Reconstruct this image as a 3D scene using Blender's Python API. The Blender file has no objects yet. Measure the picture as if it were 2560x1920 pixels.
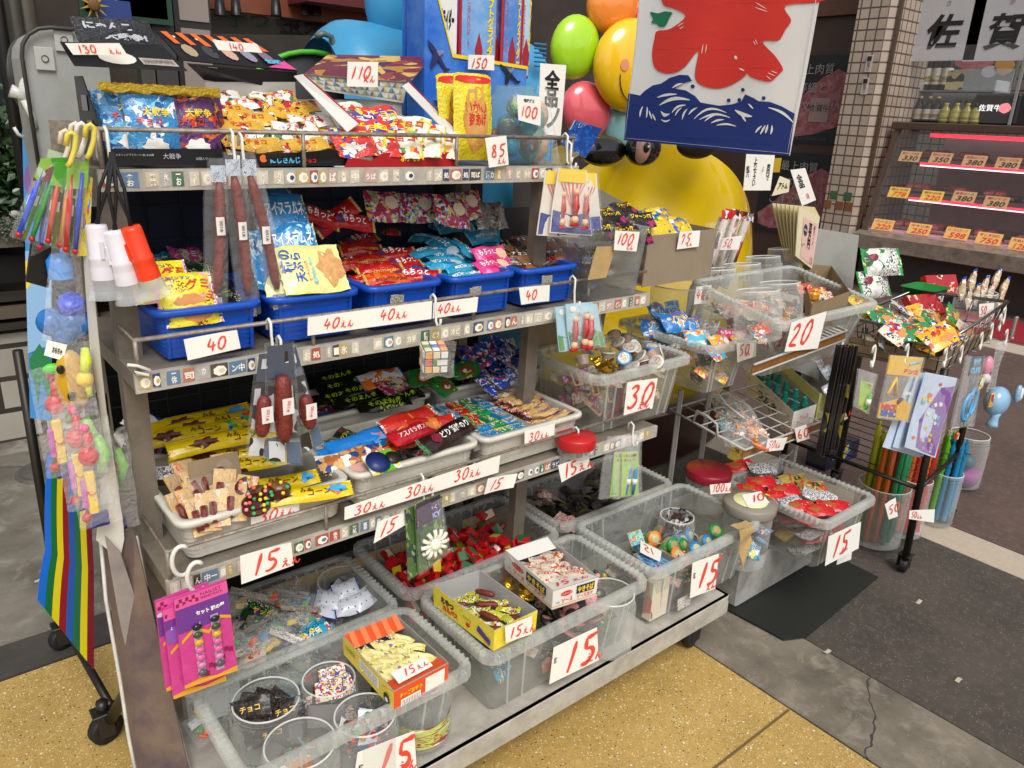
import bpy, math, random
from mathutils import Vector as V, Matrix, noise
R=math.radians; rnd=random.Random(7)
S=bpy.context.scene; COL=S.collection
# ---------------- camera ----------------
F=1923.0; YAW,PIT,ROL=R(50),R(19.3),R(2.6); CAM=V((0,0,1.5))
fw=V((math.cos(YAW)*math.cos(PIT),math.sin(YAW)*math.cos(PIT),-math.sin(PIT)))
rt=V((math.sin(YAW),-math.cos(YAW),0)); up=rt.cross(fw)
rt2=rt*math.cos(ROL)+up*math.sin(ROL); up2=up*math.cos(ROL)-rt*math.sin(ROL)
cd=bpy.data.cameras.new('camera'); co=bpy.data.objects.new('camera',cd); COL.objects.link(co)
co.matrix_world=Matrix(((rt2.x,up2.x,-fw.x,CAM.x),(rt2.y,up2.y,-fw.y,CAM.y),(rt2.z,up2.z,-fw.z,CAM.z),(0,0,0,1)))
cd.sensor_width=36; cd.lens=F/2560*36; cd.clip_start=.01; cd.clip_end=200; S.camera=co
# ---------------- daylight under a covered street ----------------
W=bpy.data.worlds.new("World"); S.world=W; W.use_nodes=True; nt=W.node_tree
sky=nt.nodes.new('ShaderNodeTexSky'); sky.sky_type='NISHITA'; sky.sun_disc=False
SEL,SAZ=R(52),R(-112)       # sun elevation, direction it comes from (x axis = along the stand)
sky.sun_elevation=SEL; sky.sun_rotation=R(90)-SAZ; sky.air_density=1; sky.dust_density=3
hs=nt.nodes.new('ShaderNodeHueSaturation'); hs.inputs['Saturation'].default_value=0
bg=nt.nodes['Background']; bg.inputs[1].default_value=.125
nt.links.new(sky.outputs[0],hs.inputs['Color']); nt.links.new(hs.outputs[0],bg.inputs[0])
sl=bpy.data.lights.new('sun','SUN'); sl.energy=1.5; sl.angle=R(28); sl.color=(1,.965,.9)
so=bpy.data.objects.new('sun',sl); COL.objects.link(so)
sd=V((math.cos(SAZ)*math.cos(SEL),math.sin(SAZ)*math.cos(SEL),math.sin(SEL)))
so.rotation_euler=sd.to_track_quat('Z','Y').to_euler()
S.view_settings.view_transform='Standard'; S.view_settings.look='None'; S.view_settings.gamma=1
S.view_settings.exposure=.3
S.render.engine='CYCLES'; S.cycles.transparent_max_bounces=20; S.cycles.max_bounces=8
S.cycles.use_denoising=True
# ---------------- helpers ----------------
def at(px,py,x=None,y=None,z=None):
    "world point where the sight line of photo pixel px,py meets one axis plane"
    d=rt2*((px-1280)/F)-up2*((py-960)/F)+fw
    if x is not None: t=(x-CAM.x)/d.x
    elif y is not None: t=(y-CAM.y)/d.y
    else: t=(z-CAM.z)/d.z
    return CAM+d*t
def lin(h):
    h=h.lstrip('#'); c=[int(h[i:i+2],16)/255 for i in(0,2,4)]
    return tuple((x/12.92 if x<=.04045 else ((x+.055)/1.055)**2.4) for x in c)+(1,)
def N(nt,t,**k):
    n=nt.nodes.new(t)
    for a,b in k.items(): setattr(n,a,b)
    return n
MC={}
def mat(name,col='808080',rough=.5,metal=0,bump=0,bs=60,var=0,vs=6,vcol=None,emit=0,coat=0,sub=0):
    if name in MC: return MC[name]
    m=bpy.data.materials.new(name); m.use_nodes=True; nt=m.node_tree; p=nt.nodes['Principled BSDF']; L=nt.links.new
    c=lin(col) if isinstance(col,str) else col
    p.inputs['Base Color'].default_value=c; p.inputs['Roughness'].default_value=rough; p.inputs['Metallic'].default_value=metal
    if coat: p.inputs['Coat Weight'].default_value=coat; p.inputs['Coat Roughness'].default_value=.08
    if emit: p.inputs['Emission Color'].default_value=c; p.inputs['Emission Strength'].default_value=emit
    if var or bump:
        g=N(nt,'ShaderNodeNewGeometry')
    if var:
        n=N(nt,'ShaderNodeTexNoise'); n.inputs['Scale'].default_value=vs; n.inputs['Detail'].default_value=8; n.inputs['Roughness'].default_value=.7
        L(g.outputs['Position'],n.inputs['Vector'])
        r=N(nt,'ShaderNodeMapRange'); r.inputs[1].default_value=.42; r.inputs[2].default_value=.72; r.inputs[4].default_value=var
        L(n.outputs[0],r.inputs[0]); mx=N(nt,'ShaderNodeMix',data_type='RGBA'); L(r.outputs[0],mx.inputs[0])
        mx.inputs[6].default_value=c; mx.inputs[7].default_value=lin(vcol) if vcol else tuple(x*.4 for x in c[:3])+(1,)
        L(mx.outputs[2],p.inputs['Base Color'])
    if bump:
        n=N(nt,'ShaderNodeTexNoise'); n.inputs['Scale'].default_value=bs; n.inputs['Detail'].default_value=5
        L(g.outputs['Position'],n.inputs['Vector']); b=N(nt,'ShaderNodeBump'); b.inputs['Strength'].default_value=bump; b.inputs['Distance'].default_value=.004
        L(n.outputs[0],b.inputs['Height']); L(b.outputs[0],p.inputs['Normal'])
    MC[name]=m; return m
def clear(name,col='ffffff',a=.12,rough=.08,bump=.0,bs=40,dirt=0,fk=.3):
    "thin see-through plastic"
    if name in MC: return MC[name]
    m=bpy.data.materials.new(name); m.use_nodes=True; nt=m.node_tree; L=nt.links.new; p=nt.nodes['Principled BSDF']
    p.inputs['Base Color'].default_value=lin(col); p.inputs['Roughness'].default_value=rough
    t=N(nt,'ShaderNodeBsdfTransparent'); lw=N(nt,'ShaderNodeLayerWeight'); lw.inputs[0].default_value=.25
    ad=N(nt,'ShaderNodeMath',operation='MULTIPLY_ADD',use_clamp=True); ad.inputs[1].default_value=fk; ad.inputs[2].default_value=a
    L(lw.outputs['Facing'],ad.inputs[0]); mx=N(nt,'ShaderNodeMixShader')
    src=ad.outputs[0]
    g=N(nt,'ShaderNodeNewGeometry')
    if dirt:
        n=N(nt,'ShaderNodeTexNoise'); n.inputs['Scale'].default_value=14; n.inputs['Detail'].default_value=6; L(g.outputs['Position'],n.inputs['Vector'])
        r=N(nt,'ShaderNodeMapRange'); r.inputs[1].default_value=.5; r.inputs[2].default_value=.75; r.inputs[3].default_value=0; r.inputs[4].default_value=dirt
        L(n.outputs[0],r.inputs[0]); a2=N(nt,'ShaderNodeMath',operation='ADD',use_clamp=True); L(src,a2.inputs[0]); L(r.outputs[0],a2.inputs[1]); src=a2.outputs[0]
    if bump:
        n=N(nt,'ShaderNodeTexNoise'); n.inputs['Scale'].default_value=bs; n.inputs['Detail'].default_value=3; L(g.outputs['Position'],n.inputs['Vector'])
        b=N(nt,'ShaderNodeBump'); b.inputs['Strength'].default_value=bump; b.inputs['Distance'].default_value=.01; L(n.outputs[0],b.inputs['Height']); L(b.outputs[0],p.inputs['Normal'])
    L(src,mx.inputs[0]); L(t.outputs[0],mx.inputs[1]); L(p.outputs[0],mx.inputs[2]); L(mx.outputs[0],nt.nodes['Material Output'].inputs[0])
    if col!='ffffff':
        c=lin(col); t.inputs[0].default_value=tuple(.35+.65*x for x in c[:3])+(1,)
    MC[name]=m; return m
def prt(name,base=None,cols=None,sc=3.,rough=.22,metal=0,mask=.5,txt=.5,seed=0,tc='222222',bump=.35,patt='v'):
    "printed wrapper: patches of print colour, bands of small type, film wrinkles; varies per object"
    if name in MC: return MC[name]
    m=bpy.data.materials.new(name); m.use_nodes=True; nt=m.node_tree; L=nt.links.new; p=nt.nodes['Principled BSDF']
    p.inputs['Roughness'].default_value=rough; p.inputs['Metallic'].default_value=metal; p.inputs['Coat Weight'].default_value=.35; p.inputs['Coat Roughness'].default_value=.1
    uv=N(nt,'ShaderNodeTexCoord'); oi=N(nt,'ShaderNodeObjectInfo')
    w=N(nt,'ShaderNodeMath',operation='MULTIPLY_ADD'); w.inputs[1].default_value=37; w.inputs[2].default_value=seed; L(oi.outputs['Random'],w.inputs[0])
    vo=N(nt,'ShaderNodeTexVoronoi',voronoi_dimensions='4D',distance='MINKOWSKI'); vo.inputs['Exponent'].default_value=3; vo.inputs['Scale'].default_value=sc*5; L(uv.outputs['UV'],vo.inputs['Vector']); L(w.outputs[0],vo.inputs['W'])
    rp=N(nt,'ShaderNodeValToRGB'); rp.color_ramp.interpolation='CONSTANT'; e=rp.color_ramp.elements
    while len(e)<len(cols): e.new(.5)
    for i,c in enumerate(cols): e[i].position=i/len(cols); e[i].color=lin(c)
    sp=N(nt,'ShaderNodeSeparateColor'); L(vo.outputs['Color'],sp.inputs[0]); L(sp.outputs[0],rp.inputs[0])
    no=N(nt,'ShaderNodeTexNoise',noise_dimensions='4D'); no.inputs['Scale'].default_value=sc*1.5; no.inputs['Detail'].default_value=1.5; no.inputs['Distortion'].default_value=1.2; L(uv.outputs['UV'],no.inputs['Vector']); L(w.outputs[0],no.inputs['W'])
    mk=N(nt,'ShaderNodeMath',operation='GREATER_THAN'); mk.inputs[1].default_value=mask+.05; L(no.outputs[0],mk.inputs[0])
    m1=N(nt,'ShaderNodeMix',data_type='RGBA'); m1.inputs[6].default_value=lin(base); L(mk.outputs[0],m1.inputs[0]); L(rp.outputs[0],m1.inputs[7])
    # small type: stretched fine noise inside rows
    mp=N(nt,'ShaderNodeMapping'); mp.inputs['Scale'].default_value=(34,26,1); L(uv.outputs['UV'],mp.inputs[0])
    n2=N(nt,'ShaderNodeTexNoise',noise_dimensions='4D'); n2.inputs['Scale'].default_value=1; n2.inputs['Detail'].default_value=0; L(mp.outputs[0],n2.inputs['Vector']); L(w.outputs[0],n2.inputs['W'])
    g2=N(nt,'ShaderNodeMath',operation='GREATER_THAN'); g2.inputs[1].default_value=.56; L(n2.outputs[0],g2.inputs[0])
    n3=N(nt,'ShaderNodeTexNoise',noise_dimensions='4D'); n3.inputs['Scale'].default_value=2.3; n3.inputs['Detail'].default_value=0; L(uv.outputs['UV'],n3.inputs['Vector']); L(w.outputs[0],n3.inputs['W'])
    g3=N(nt,'ShaderNodeMath',operation='GREATER_THAN'); g3.inputs[1].default_value=1-txt; L(n3.outputs[0],g3.inputs[0])
    mu=N(nt,'ShaderNodeMath',operation='MULTIPLY'); L(g2.outputs[0],mu.inputs[0]); L(g3.outputs[0],mu.inputs[1])
    m2=N(nt,'ShaderNodeMix',data_type='RGBA'); L(mu.outputs[0],m2.inputs[0]); L(m1.outputs[2],m2.inputs[6]); m2.inputs[7].default_value=lin(tc)
    L(m2.outputs[2],p.inputs['Base Color'])
    n4=N(nt,'ShaderNodeTexNoise',noise_dimensions='4D'); n4.inputs['Scale'].default_value=8; n4.inputs['Detail'].default_value=4; n4.inputs['Distortion'].default_value=1.2; L(uv.outputs['UV'],n4.inputs['Vector']); L(w.outputs[0],n4.inputs['W'])
    b=N(nt,'ShaderNodeBump'); b.inputs['Strength'].default_value=bump*1.7; b.inputs['Distance'].default_value=.006; L(n4.outputs[0],b.inputs['Height']); L(b.outputs[0],p.inputs['Normal'])
    MC[name]=m; return m
def tag(o,label=None,cat=None,group=None,kind=None):
    if label: o['label']=label
    if cat: o['category']=cat
    if group: o['group']=group
    if kind: o['kind']=kind
    return o
def thing(name,label,cat,loc=(0,0,0),rz=0,group=None):
    o=bpy.data.objects.new(name,None); COL.objects.link(o); o.location=loc; o.rotation_euler=(0,0,rz); o.empty_display_size=.05
    return tag(o,label,cat,group)
class M:
    def __init__(s): s.v=[];s.f=[];s.mi=[];s.sm=[];s.mats=[];s.fu=[]
    def k(s,m):
        if m not in s.mats: s.mats.append(m)
        return s.mats.index(m)
    def add(s,vs,fs,m,smooth=False,T=None,uv=None):
        b=len(s.v); s.v+=[(T@V(p)) if T else V(p) for p in vs]; k=s.k(m)
        for f in fs:
            s.f.append([b+i for i in f]); s.mi.append(k); s.sm.append(smooth); s.fu.append([uv[i] for i in f] if uv else None)
        return s
    def box(s,c,d,m,T=None,bev=0):
        x,y,z=c; a,b,h=d[0]/2,d[1]/2,d[2]/2
        if bev:
            e=min(bev,a*.9,b*.9,h*.9); P=[]
            for sx in(-1,1):
                for sy in(-1,1):
                    for sz in(-1,1):
                        P+=[(x+sx*(a-e),y+sy*(b-e),z+sz*h),(x+sx*(a-e),y+sy*b,z+sz*(h-e)),(x+sx*a,y+sy*(b-e),z+sz*(h-e))]
            def q(i,j,k,t): return (i*4+j*2+k)*3+t
            fs=[]
            for k in(0,1): f=[q(0,0,k,0),q(1,0,k,0),q(1,1,k,0),q(0,1,k,0)]; fs.append(f if k else f[::-1])
            for j in(0,1): f=[q(0,j,0,1),q(1,j,0,1),q(1,j,1,1),q(0,j,1,1)]; fs.append(f[::-1] if j else f)
            for i in(0,1): f=[q(i,0,0,2),q(i,1,0,2),q(i,1,1,2),q(i,0,1,2)]; fs.append(f if i else f[::-1])
            for j in(0,1):
                for k in(0,1): f=[q(0,j,k,0),q(1,j,k,0),q(1,j,k,1),q(0,j,k,1)]; fs.append(f if j==k else f[::-1])
            for i in(0,1):
                for k in(0,1): f=[q(i,0,k,0),q(i,0,k,2),q(i,1,k,2),q(i,1,k,0)]; fs.append(f if i==k else f[::-1])
            for i in(0,1):
                for j in(0,1): f=[q(i,j,0,1),q(i,j,0,2),q(i,j,1,2),q(i,j,1,1)]; fs.append(f if i!=j else f[::-1])
            for i in(0,1):
                for j in(0,1):
                    for k in(0,1): f=[q(i,j,k,0),q(i,j,k,1),q(i,j,k,2)]; fs.append(f if (i+j+k)%2==0 else f[::-1])
            return s.add(P,fs,m,False,T)
        P=[(x+i*a,y+j*b,z+k*h) for i in(-1,1) for j in(-1,1) for k in(-1,1)]
        return s.add(P,[(0,1,3,2),(4,6,7,5),(0,4,5,1),(2,3,7,6),(0,2,6,4),(1,5,7,3)],m,False,T)
    def tube(s,pts,r,m,n=8,closed=False,T=None,cap=True):
        pts=[V(p) for p in pts]; rs=r if isinstance(r,(list,tuple)) else [r]*len(pts); L=len(pts); P=[];fs=[]
        u=None
        for i,p in enumerate(pts):
            a=pts[(i-1)%L] if (i or closed) else p; b=pts[(i+1)%L] if (i<L-1 or closed) else p
            d=(b-a).normalized() if (b-a).length>1e-9 else V((0,0,1))
            if u is None: u=d.orthogonal().normalized()
            u=(u-d*u.dot(d)); u=u.normalized() if u.length>1e-6 else d.orthogonal().normalized(); w=d.cross(u)
            for k in range(n): t=2*math.pi*k/n; P.append(p+(u*math.cos(t)+w*math.sin(t))*rs[i])
        for i in range(L if closed else L-1):
            for k in range(n): a=i*n+k; b=i*n+(k+1)%n; c=((i+1)%L)*n+(k+1)%n; d=((i+1)%L)*n+k; fs.append((a,b,c,d))
        if cap and not closed: fs+=[tuple(range(n))[::-1],tuple((L-1)*n+k for k in range(n))]
        return s.add(P,fs,m,True,T)
    def lathe(s,prof,m,n=28,T=None,c=(0,0,0),cap=False,smooth=True):
        P=[(c[0]+r*math.cos(2*math.pi*k/n),c[1]+r*math.sin(2*math.pi*k/n),c[2]+z) for r,z in prof for k in range(n)]
        fs=[(i*n+k,i*n+(k+1)%n,(i+1)*n+(k+1)%n,(i+1)*n+k) for i in range(len(prof)-1) for k in range(n)]
        uv=[(k/n,i/max(1,len(prof)-1)) for i in range(len(prof)) for k in range(n)]
        if cap: fs.append(tuple(range((len(prof)-1)*n,len(prof)*n)))
        return s.add(P,fs,m,smooth,T,uv)
    def grid(s,fn,nx,ny,m,smooth=True,T=None,th=0):
        "surface fn(u,v)->point; th adds a back sheet"
        P=[fn(i/nx,j/ny) for j in range(ny+1) for i in range(nx+1)]; uv=[(i/nx,j/ny) for j in range(ny+1) for i in range(nx+1)]
        fs=[(j*(nx+1)+i,j*(nx+1)+i+1,(j+1)*(nx+1)+i+1,(j+1)*(nx+1)+i) for j in range(ny) for i in range(nx)]
        s.add(P,fs,m,smooth,T,uv)
        if th:
            P=[V(p) for p in P]; nn=(P[1]-P[0]).cross(P[nx+1]-P[0]).normalized()*th
            s.add([p-nn for p in P],[f[::-1] for f in fs],m,smooth,T,uv)
            ring=[i for i in range(nx+1)]+[(j)*(nx+1)+nx for j in range(1,ny+1)]+[ny*(nx+1)+i for i in range(nx-1,-1,-1)]+[j*(nx+1) for j in range(ny-1,0,-1)]
            Q=[P[i] for i in ring]+[P[i]-nn for i in ring]; k=len(ring)
            s.add(Q,[(i,i+k,(i+1)%k+k,(i+1)%k) for i in range(k)],m,False,T)
        return s
    def poly(s,pts,m,T=None,uv=None): return s.add(pts,[tuple(range(len(pts)))],m,False,T,uv)
    def prism(s,pts,d,m,T=None,ms=None):
        "outline (ccw seen from +d) extruded by vector d, centred faces"
        pts=[V(p) for p in pts]; d=V(d); n=len(pts)
        s.add([p+d for p in pts],[tuple(range(n))],m,False,T); s.add(pts,[tuple(range(n))[::-1]],m,False,T)
        return s.add(pts+[p+d for p in pts],[(i,(i+1)%n,(i+1)%n+n,i+n) for i in range(n)],ms or m,False,T)
    def ball(s,c,r,m,n=16,k=10,sc=(1,1,1),T=None):
        P=[];fs=[]
        for j in range(k+1):
            a=math.pi*j/k
            for i in range(n): b=2*math.pi*i/n; P.append((c[0]+r*sc[0]*math.sin(a)*math.cos(b),c[1]+r*sc[1]*math.sin(a)*math.sin(b),c[2]-r*sc[2]*math.cos(a)))
        for j in range(k):
            for i in range(n): fs.append((j*n+i,j*n+(i+1)%n,(j+1)*n+(i+1)%n,(j+1)*n+i))
        return s.add(P,fs,m,True,T,[(i/n,j/k) for j in range(k+1) for i in range(n)])
    def mesh(s,name,org=V((0,0,0))):
        me=bpy.data.meshes.new(name); me.from_pydata([tuple(p-org) for p in s.v],[],s.f)
        for m in s.mats: me.materials.append(m)
        me.polygons.foreach_set('material_index',s.mi); me.polygons.foreach_set('use_smooth',s.sm)
        ul=me.uv_layers.new(name='UVMap').data; i=0; buf=[]
        for f,u in zip(s.f,s.fu):
            if u: buf+=[c for q in u for c in q]
            else:
                a,b,c=s.v[f[0]],s.v[f[1]],s.v[f[2]]; n=(b-a).cross(c-a); x,y,z=abs(n.x),abs(n.y),abs(n.z)
                for q in f:
                    p=s.v[q]; buf+= [p.x,p.y] if z>=x and z>=y else ([p.y,p.z] if x>=y else [p.x,p.z])
        ul.foreach_set('uv',buf); me.update(); return me
    def build(s,name,parent=None,local=False):
        "local: coordinates already relative to the parent (or to the origin)"
        if local: org=V((0,0,0))
        elif parent: org=V(parent.location)+(V(parent.parent.location) if parent.parent else V((0,0,0)))
        else:
            n=len(s.v); org=V((sum(p.x for p in s.v)/n,sum(p.y for p in s.v)/n,min(p.z for p in s.v)))
        o=bpy.data.objects.new(name,s.mesh(name,org)); COL.objects.link(o)
        if parent: o.parent=parent
        elif not local: o.location=org
        return o
# ---------------- lettering ----------------
TC={}
def glyphs(t,bold=0,vert=False):
    key=(t,bold,vert)
    if key in TC: return TC[key]
    c=bpy.data.curves.new('txt','FONT'); c.body='\n'.join(t) if vert else t; c.size=1; c.resolution_u=2; c.offset=bold; c.align_x='CENTER' if vert else 'LEFT'
    if vert: c.space_line=.82
    o=bpy.data.objects.new('txt',c); COL.objects.link(o); dg=bpy.context.evaluated_depsgraph_get(); me=bpy.data.meshes.new_from_object(o.evaluated_get(dg))
    P=[v.co.copy() for v in me.vertices]; fs=[tuple(p.vertices) for p in me.polygons]
    bpy.data.objects.remove(o); bpy.data.curves.remove(c); bpy.data.meshes.remove(me)
    if not P: TC[key]=([],[],1,1); return TC[key]
    x0,x1=min(p.x for p in P),max(p.x for p in P); y0,y1=min(p.y for p in P),max(p.y for p in P)
    P=[(p.x-(x0+x1)/2,p.y-(y0+y1)/2) for p in P]; TC[key]=(P,fs,x1-x0,y1-y0); return TC[key]
def text(mm,t,fn,cx,cy,m,w=None,h=None,rot=0,bold=0,vert=False,sx=1,shear=0):
    "print t centred at cx,cy on the surface fn(x,y); w or h is the size of the whole inscription"
    P,fs,tw,th=glyphs(t,bold,vert); s=(w/tw) if w else (h/th); sy=s if not(w and h) else h/th
    ca,sa=math.cos(rot),math.sin(rot); Q=[]
    for x,y in P: a=(x*sx+y*shear)*s; b=y*sy; Q.append(fn(cx+a*ca-b*sa,cy+a*sa+b*ca))
    mm.add(Q,fs,m,True)
GL={ '0':[[(.32+.25*math.cos(a)+.1*math.sin(a),.5+.48*math.sin(a)) for a in [1.4+i*math.pi/9 for i in range(19)]]],
 '1':[[(.42,1),(.34,.6),(.2,0)]],'2':[[(.1,.75),(.2,.93),(.42,.98),(.55,.82),(.48,.6),(.25,.3),(.04,.04),(.3,.06),(.6,.02)]],
 '3':[[(.12,.86),(.3,.99),(.52,.92),(.5,.72),(.25,.55),(.48,.5),(.56,.28),(.4,.06),(.18,0),(.02,.12)]],
 '4':[[(.3,1),(.18,.7),(.02,.38),(.3,.38),(.62,.44)],[(.48,.72),(.4,.35),(.34,0)]],
 '5':[[(.22,.95),(.16,.55),(.38,.58),(.52,.42),(.46,.18),(.25,.02),(.04,.06)],[(.22,.95),(.42,.96),(.66,1.02)]],
 '6':[[(.48,1),(.22,.72),(.08,.36),(.16,.06),(.38,0),(.52,.2),(.42,.42),(.22,.42),(.12,.25)]],
 '7':[[(.12,.72),(.16,.92),(.58,.96),(.42,.5),(.3,0)]],
 '8':[[(.52,.86),(.34,.99),(.16,.84),(.26,.62),(.5,.38),(.5,.12),(.28,0),(.08,.14),(.16,.38),(.42,.62),(.52,.86)]],
 'え':[[(.2,1),(.42,.9)],[(.06,.62),(.5,.7),(.3,.42),(.04,.06),(.28,.36),(.42,.3),(.46,.08),(.8,.06)]],
 'ん':[[(.38,.98),(.22,.55),(.02,.02),(.2,.4),(.36,.42),(.42,.08),(.58,.04),(.82,.4)]],
 '¥':[[(.05,1),(.3,.55),(.55,1)],[(.3,.55),(.3,0)],[(.1,.5),(.5,.5)],[(.1,.3),(.5,.3)]]}
def brush(mm,t,fn,x,y,h,m,w=.13,slant=.12,eps=1.0,aspect=1.0):
    "hand-written figures: x,y lower left, h height in surface units; えん written small"
    zo=0
    for ch in t:
        k=.64 if ch in 'えん' else 1.; g=GL.get(ch)
        if ch==' ': x+=h*.5*aspect; continue
        j=[rnd.uniform(-.03,.03) for _ in range(4)]; top=0
        for st in g:
            pts=[(x+((a+j[0])*1.05+b*slant)*h*k*aspect,y+(b+j[1]*.6)*h*k-(0 if k==1 else .02*h)) for a,b in st]
            # resample
            q=[]
            for (a,b),(c,d) in zip(pts,pts[1:]):
                for i in range(2): q.append((a+(c-a)*i/2,b+(d-b)*i/2))
            q.append(pts[-1]); q=q if k<1 else [q[0]]+[((q[i-1][0]+2*q[i][0]+q[i+1][0])/4,(q[i-1][1]+2*q[i][1]+q[i+1][1])/4) for i in range(1,len(q)-1)]+[q[-1]]
            zo+=1; P=[]; L=len(q); hw=h*w*(.56 if k==1 else .38)
            for i,(a,b) in enumerate(q):
                p0=q[max(0,i-1)]; p1=q[min(L-1,i+1)]; dx,dy=(p1[0]-p0[0])/aspect,p1[1]-p0[1]; l=math.hypot(dx,dy) or 1
                r=hw*(.62 if i in(0,L-1) else 1+.22*math.sin(i*1.3+x*90)); P+=[fn(a-dy/l*r*aspect,b+dx/l*r,zo),fn(a+dy/l*r*aspect,b-dx/l*r,zo)]
            mm.add(P,[(2*i,2*i+1,2*i+3,2*i+2) for i in range(L-1)],m)
        x+=h*k*aspect*(.86 if ch!='1' else .62)*(1.25 if k<1 else 1)
PAPER=mat('card_paper','efece4',.8,var=.1,vs=9,vcol='cfc8b8'); RED=mat('red_marker','e0402e',.6,var=.35,vs=60,vcol='f08070'); INK=mat('black_marker','1c1a1c',.6)
def card(label,cs,txt,plane,group='handwritten price cards',paper=None,extra=None,curl=.004,name='price_card',out=None,lift=0,cat='price card'):
    "sheet of card whose corners (TL,TR,BR,BL) stand at photo pixels on a plane; txt=[(string,x,y,h)] in card-height units"
    C=[at(px,py,**plane) for px,py in cs]; TL,TR,BR,BL=C
    n=(BR-BL).cross(TL-BL).normalized()
    if n.dot(CAM-BL)<0: n=-n
    H=((TL-BL).length+(TR-BR).length)/2; Wd=((TR-TL).length+(BR-BL).length)/2; A=Wd/H; sd=rnd.random()*9
    def fn(x,y,k=0,e=.0011):
        u=x/A; v=y; p=BL.lerp(BR,u).lerp(TL.lerp(TR,u),v); c=curl*((2*u-1)**2*.6+(1-v)*math.sin(u*3+sd)*.7)
        return p+n*(c+lift+e+k*.00012)
    mm=M(); flip=(BR-BL).cross(TL-BL).dot(n)<0
    g=(lambda u,v: fn(u*A,v,0,0)) if not flip else (lambda u,v: fn((1-u)*A,v,0,0))
    mm.grid(g,8,4,paper or PAPER,True,None,.0006)
    for t in txt: brush(mm,t[0],fn,t[1],t[2],t[3],t[4] if len(t)>4 else RED)
    if extra: extra(mm,fn,A)
    o=mm.build(name); tag(o,label,cat,group); return o
# ================= SETTING =================
def gmat(name,c1,c2,c3,sc,bump=.4,crack=0,rough=.8,aggr=None):
    m=bpy.data.materials.new(name); m.use_nodes=True; nt=m.node_tree; L=nt.links.new; p=nt.nodes['Principled BSDF']; p.inputs['Roughness'].default_value=rough
    g=N(nt,'ShaderNodeNewGeometry')
    def no(s,d=8,r=.65,di=0):
        n=N(nt,'ShaderNodeTexNoise'); n.inputs['Scale'].default_value=s; n.inputs['Detail'].default_value=d; n.inputs['Roughness'].default_value=r; n.inputs['Distortion'].default_value=di; L(g.outputs['Position'],n.inputs['Vector']); return n
    a=no(sc[0]); b=no(sc[1],6,.7,.4)
    r=N(nt,'ShaderNodeMapRange'); r.inputs[1].default_value=.4; r.inputs[2].default_value=.62; L(a.outputs[0],r.inputs[0])
    m1=N(nt,'ShaderNodeMix',data_type='RGBA'); m1.inputs[6].default_value=lin(c1); m1.inputs[7].default_value=lin(c2); L(r.outputs[0],m1.inputs[0])
    r2=N(nt,'ShaderNodeMapRange'); r2.inputs[1].default_value=.5; r2.inputs[2].default_value=.7; L(b.outputs[0],r2.inputs[0])
    m2=N(nt,'ShaderNodeMix',data_type='RGBA'); m2.inputs[7].default_value=lin(c3); L(m1.outputs[2],m2.inputs[6]); L(r2.outputs[0],m2.inputs[0]); out=m2.outputs[2]
    if aggr:
        for s,lo,col,th in aggr:
            vo=N(nt,'ShaderNodeTexVoronoi'); vo.inputs['Scale'].default_value=s; L(g.outputs['Position'],vo.inputs['Vector'])
            sp=N(nt,'ShaderNodeSeparateColor'); L(vo.outputs['Color'],sp.inputs[0])
            c1_=N(nt,'ShaderNodeMath',operation='LESS_THAN'); c1_.inputs[1].default_value=lo; L(vo.outputs['Distance'],c1_.inputs[0])
            c2_=N(nt,'ShaderNodeMath',operation='GREATER_THAN'); c2_.inputs[1].default_value=th; L(sp.outputs[0],c2_.inputs[0])
            mu=N(nt,'ShaderNodeMath',operation='MULTIPLY'); L(c1_.outputs[0],mu.inputs[0]); L(c2_.outputs[0],mu.inputs[1])
            mx=N(nt,'ShaderNodeMix',data_type='RGBA'); L(mu.outputs[0],mx.inputs[0]); L(out,mx.inputs[6]); mx.inputs[7].default_value=lin(col); out=mx.outputs[2]
    if crack:
        vo=N(nt,'ShaderNodeTexVoronoi',feature='DISTANCE_TO_EDGE'); vo.inputs['Scale'].default_value=crack; 
        dn=no(3,4); mv=N(nt,'ShaderNodeMix',data_type='VECTOR'); mv.inputs[0].default_value=.12; L(g.outputs['Position'],mv.inputs[4]); L(dn.outputs['Color'],mv.inputs[5]); L(mv.outputs[1],vo.inputs['Vector'])
        c=N(nt,'ShaderNodeMath',operation='LESS_THAN'); c.inputs[1].default_value=.0022; L(vo.outputs['Distance'],c.inputs[0])
        mx=N(nt,'ShaderNodeMix',data_type='RGBA'); L(c.outputs[0],mx.inputs[0]); L(out,mx.inputs[6]); mx.inputs[7].default_value=lin('3a3835'); out=mx.outputs[2]
    L(out,p.inputs['Base Color'])
    n=no(sc[2],5); bm=N(nt,'ShaderNodeBump'); bm.inputs['Strength'].default_value=bump; bm.inputs['Distance'].default_value=.003; L(n.outputs[0],bm.inputs['Height']); L(bm.outputs[0],p.inputs['Normal'])
    return m
ASPH=gmat('asphalt_surface','4e4740','3e3933','5e564c',(3,40,300),.7,0,.85,[(160,.25,'8a867e',.86)])
ROADM=gmat('brown_road_surface','5c4a44','4e3e38','6a5850',(2,30,260),.6,0,.8,[(140,.2,'7d6a64',.9)])
CONC=gmat('worn_concrete','7c7365','5c554a','92897a',(3.5,12,160),.6,1.3,.85,[(90,.16,'9a948a',.9)])
CONL=gmat('stained_concrete','7e786c','58544c','948e82',(2.2,7,120),.4,.9,.7)
TERR=gmat('yellow_terrazzo','b89857','a88a4c','c2a264',(4,40,200),.15,0,.38,[(150,.33,'dccba2',.78),(120,.28,'6a5434',.86),(230,.36,'cbb074',.6),(260,.32,'8a6a38',.66),(85,.2,'38342e',.92),(80,.26,'dcd2b8',.93)])
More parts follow.
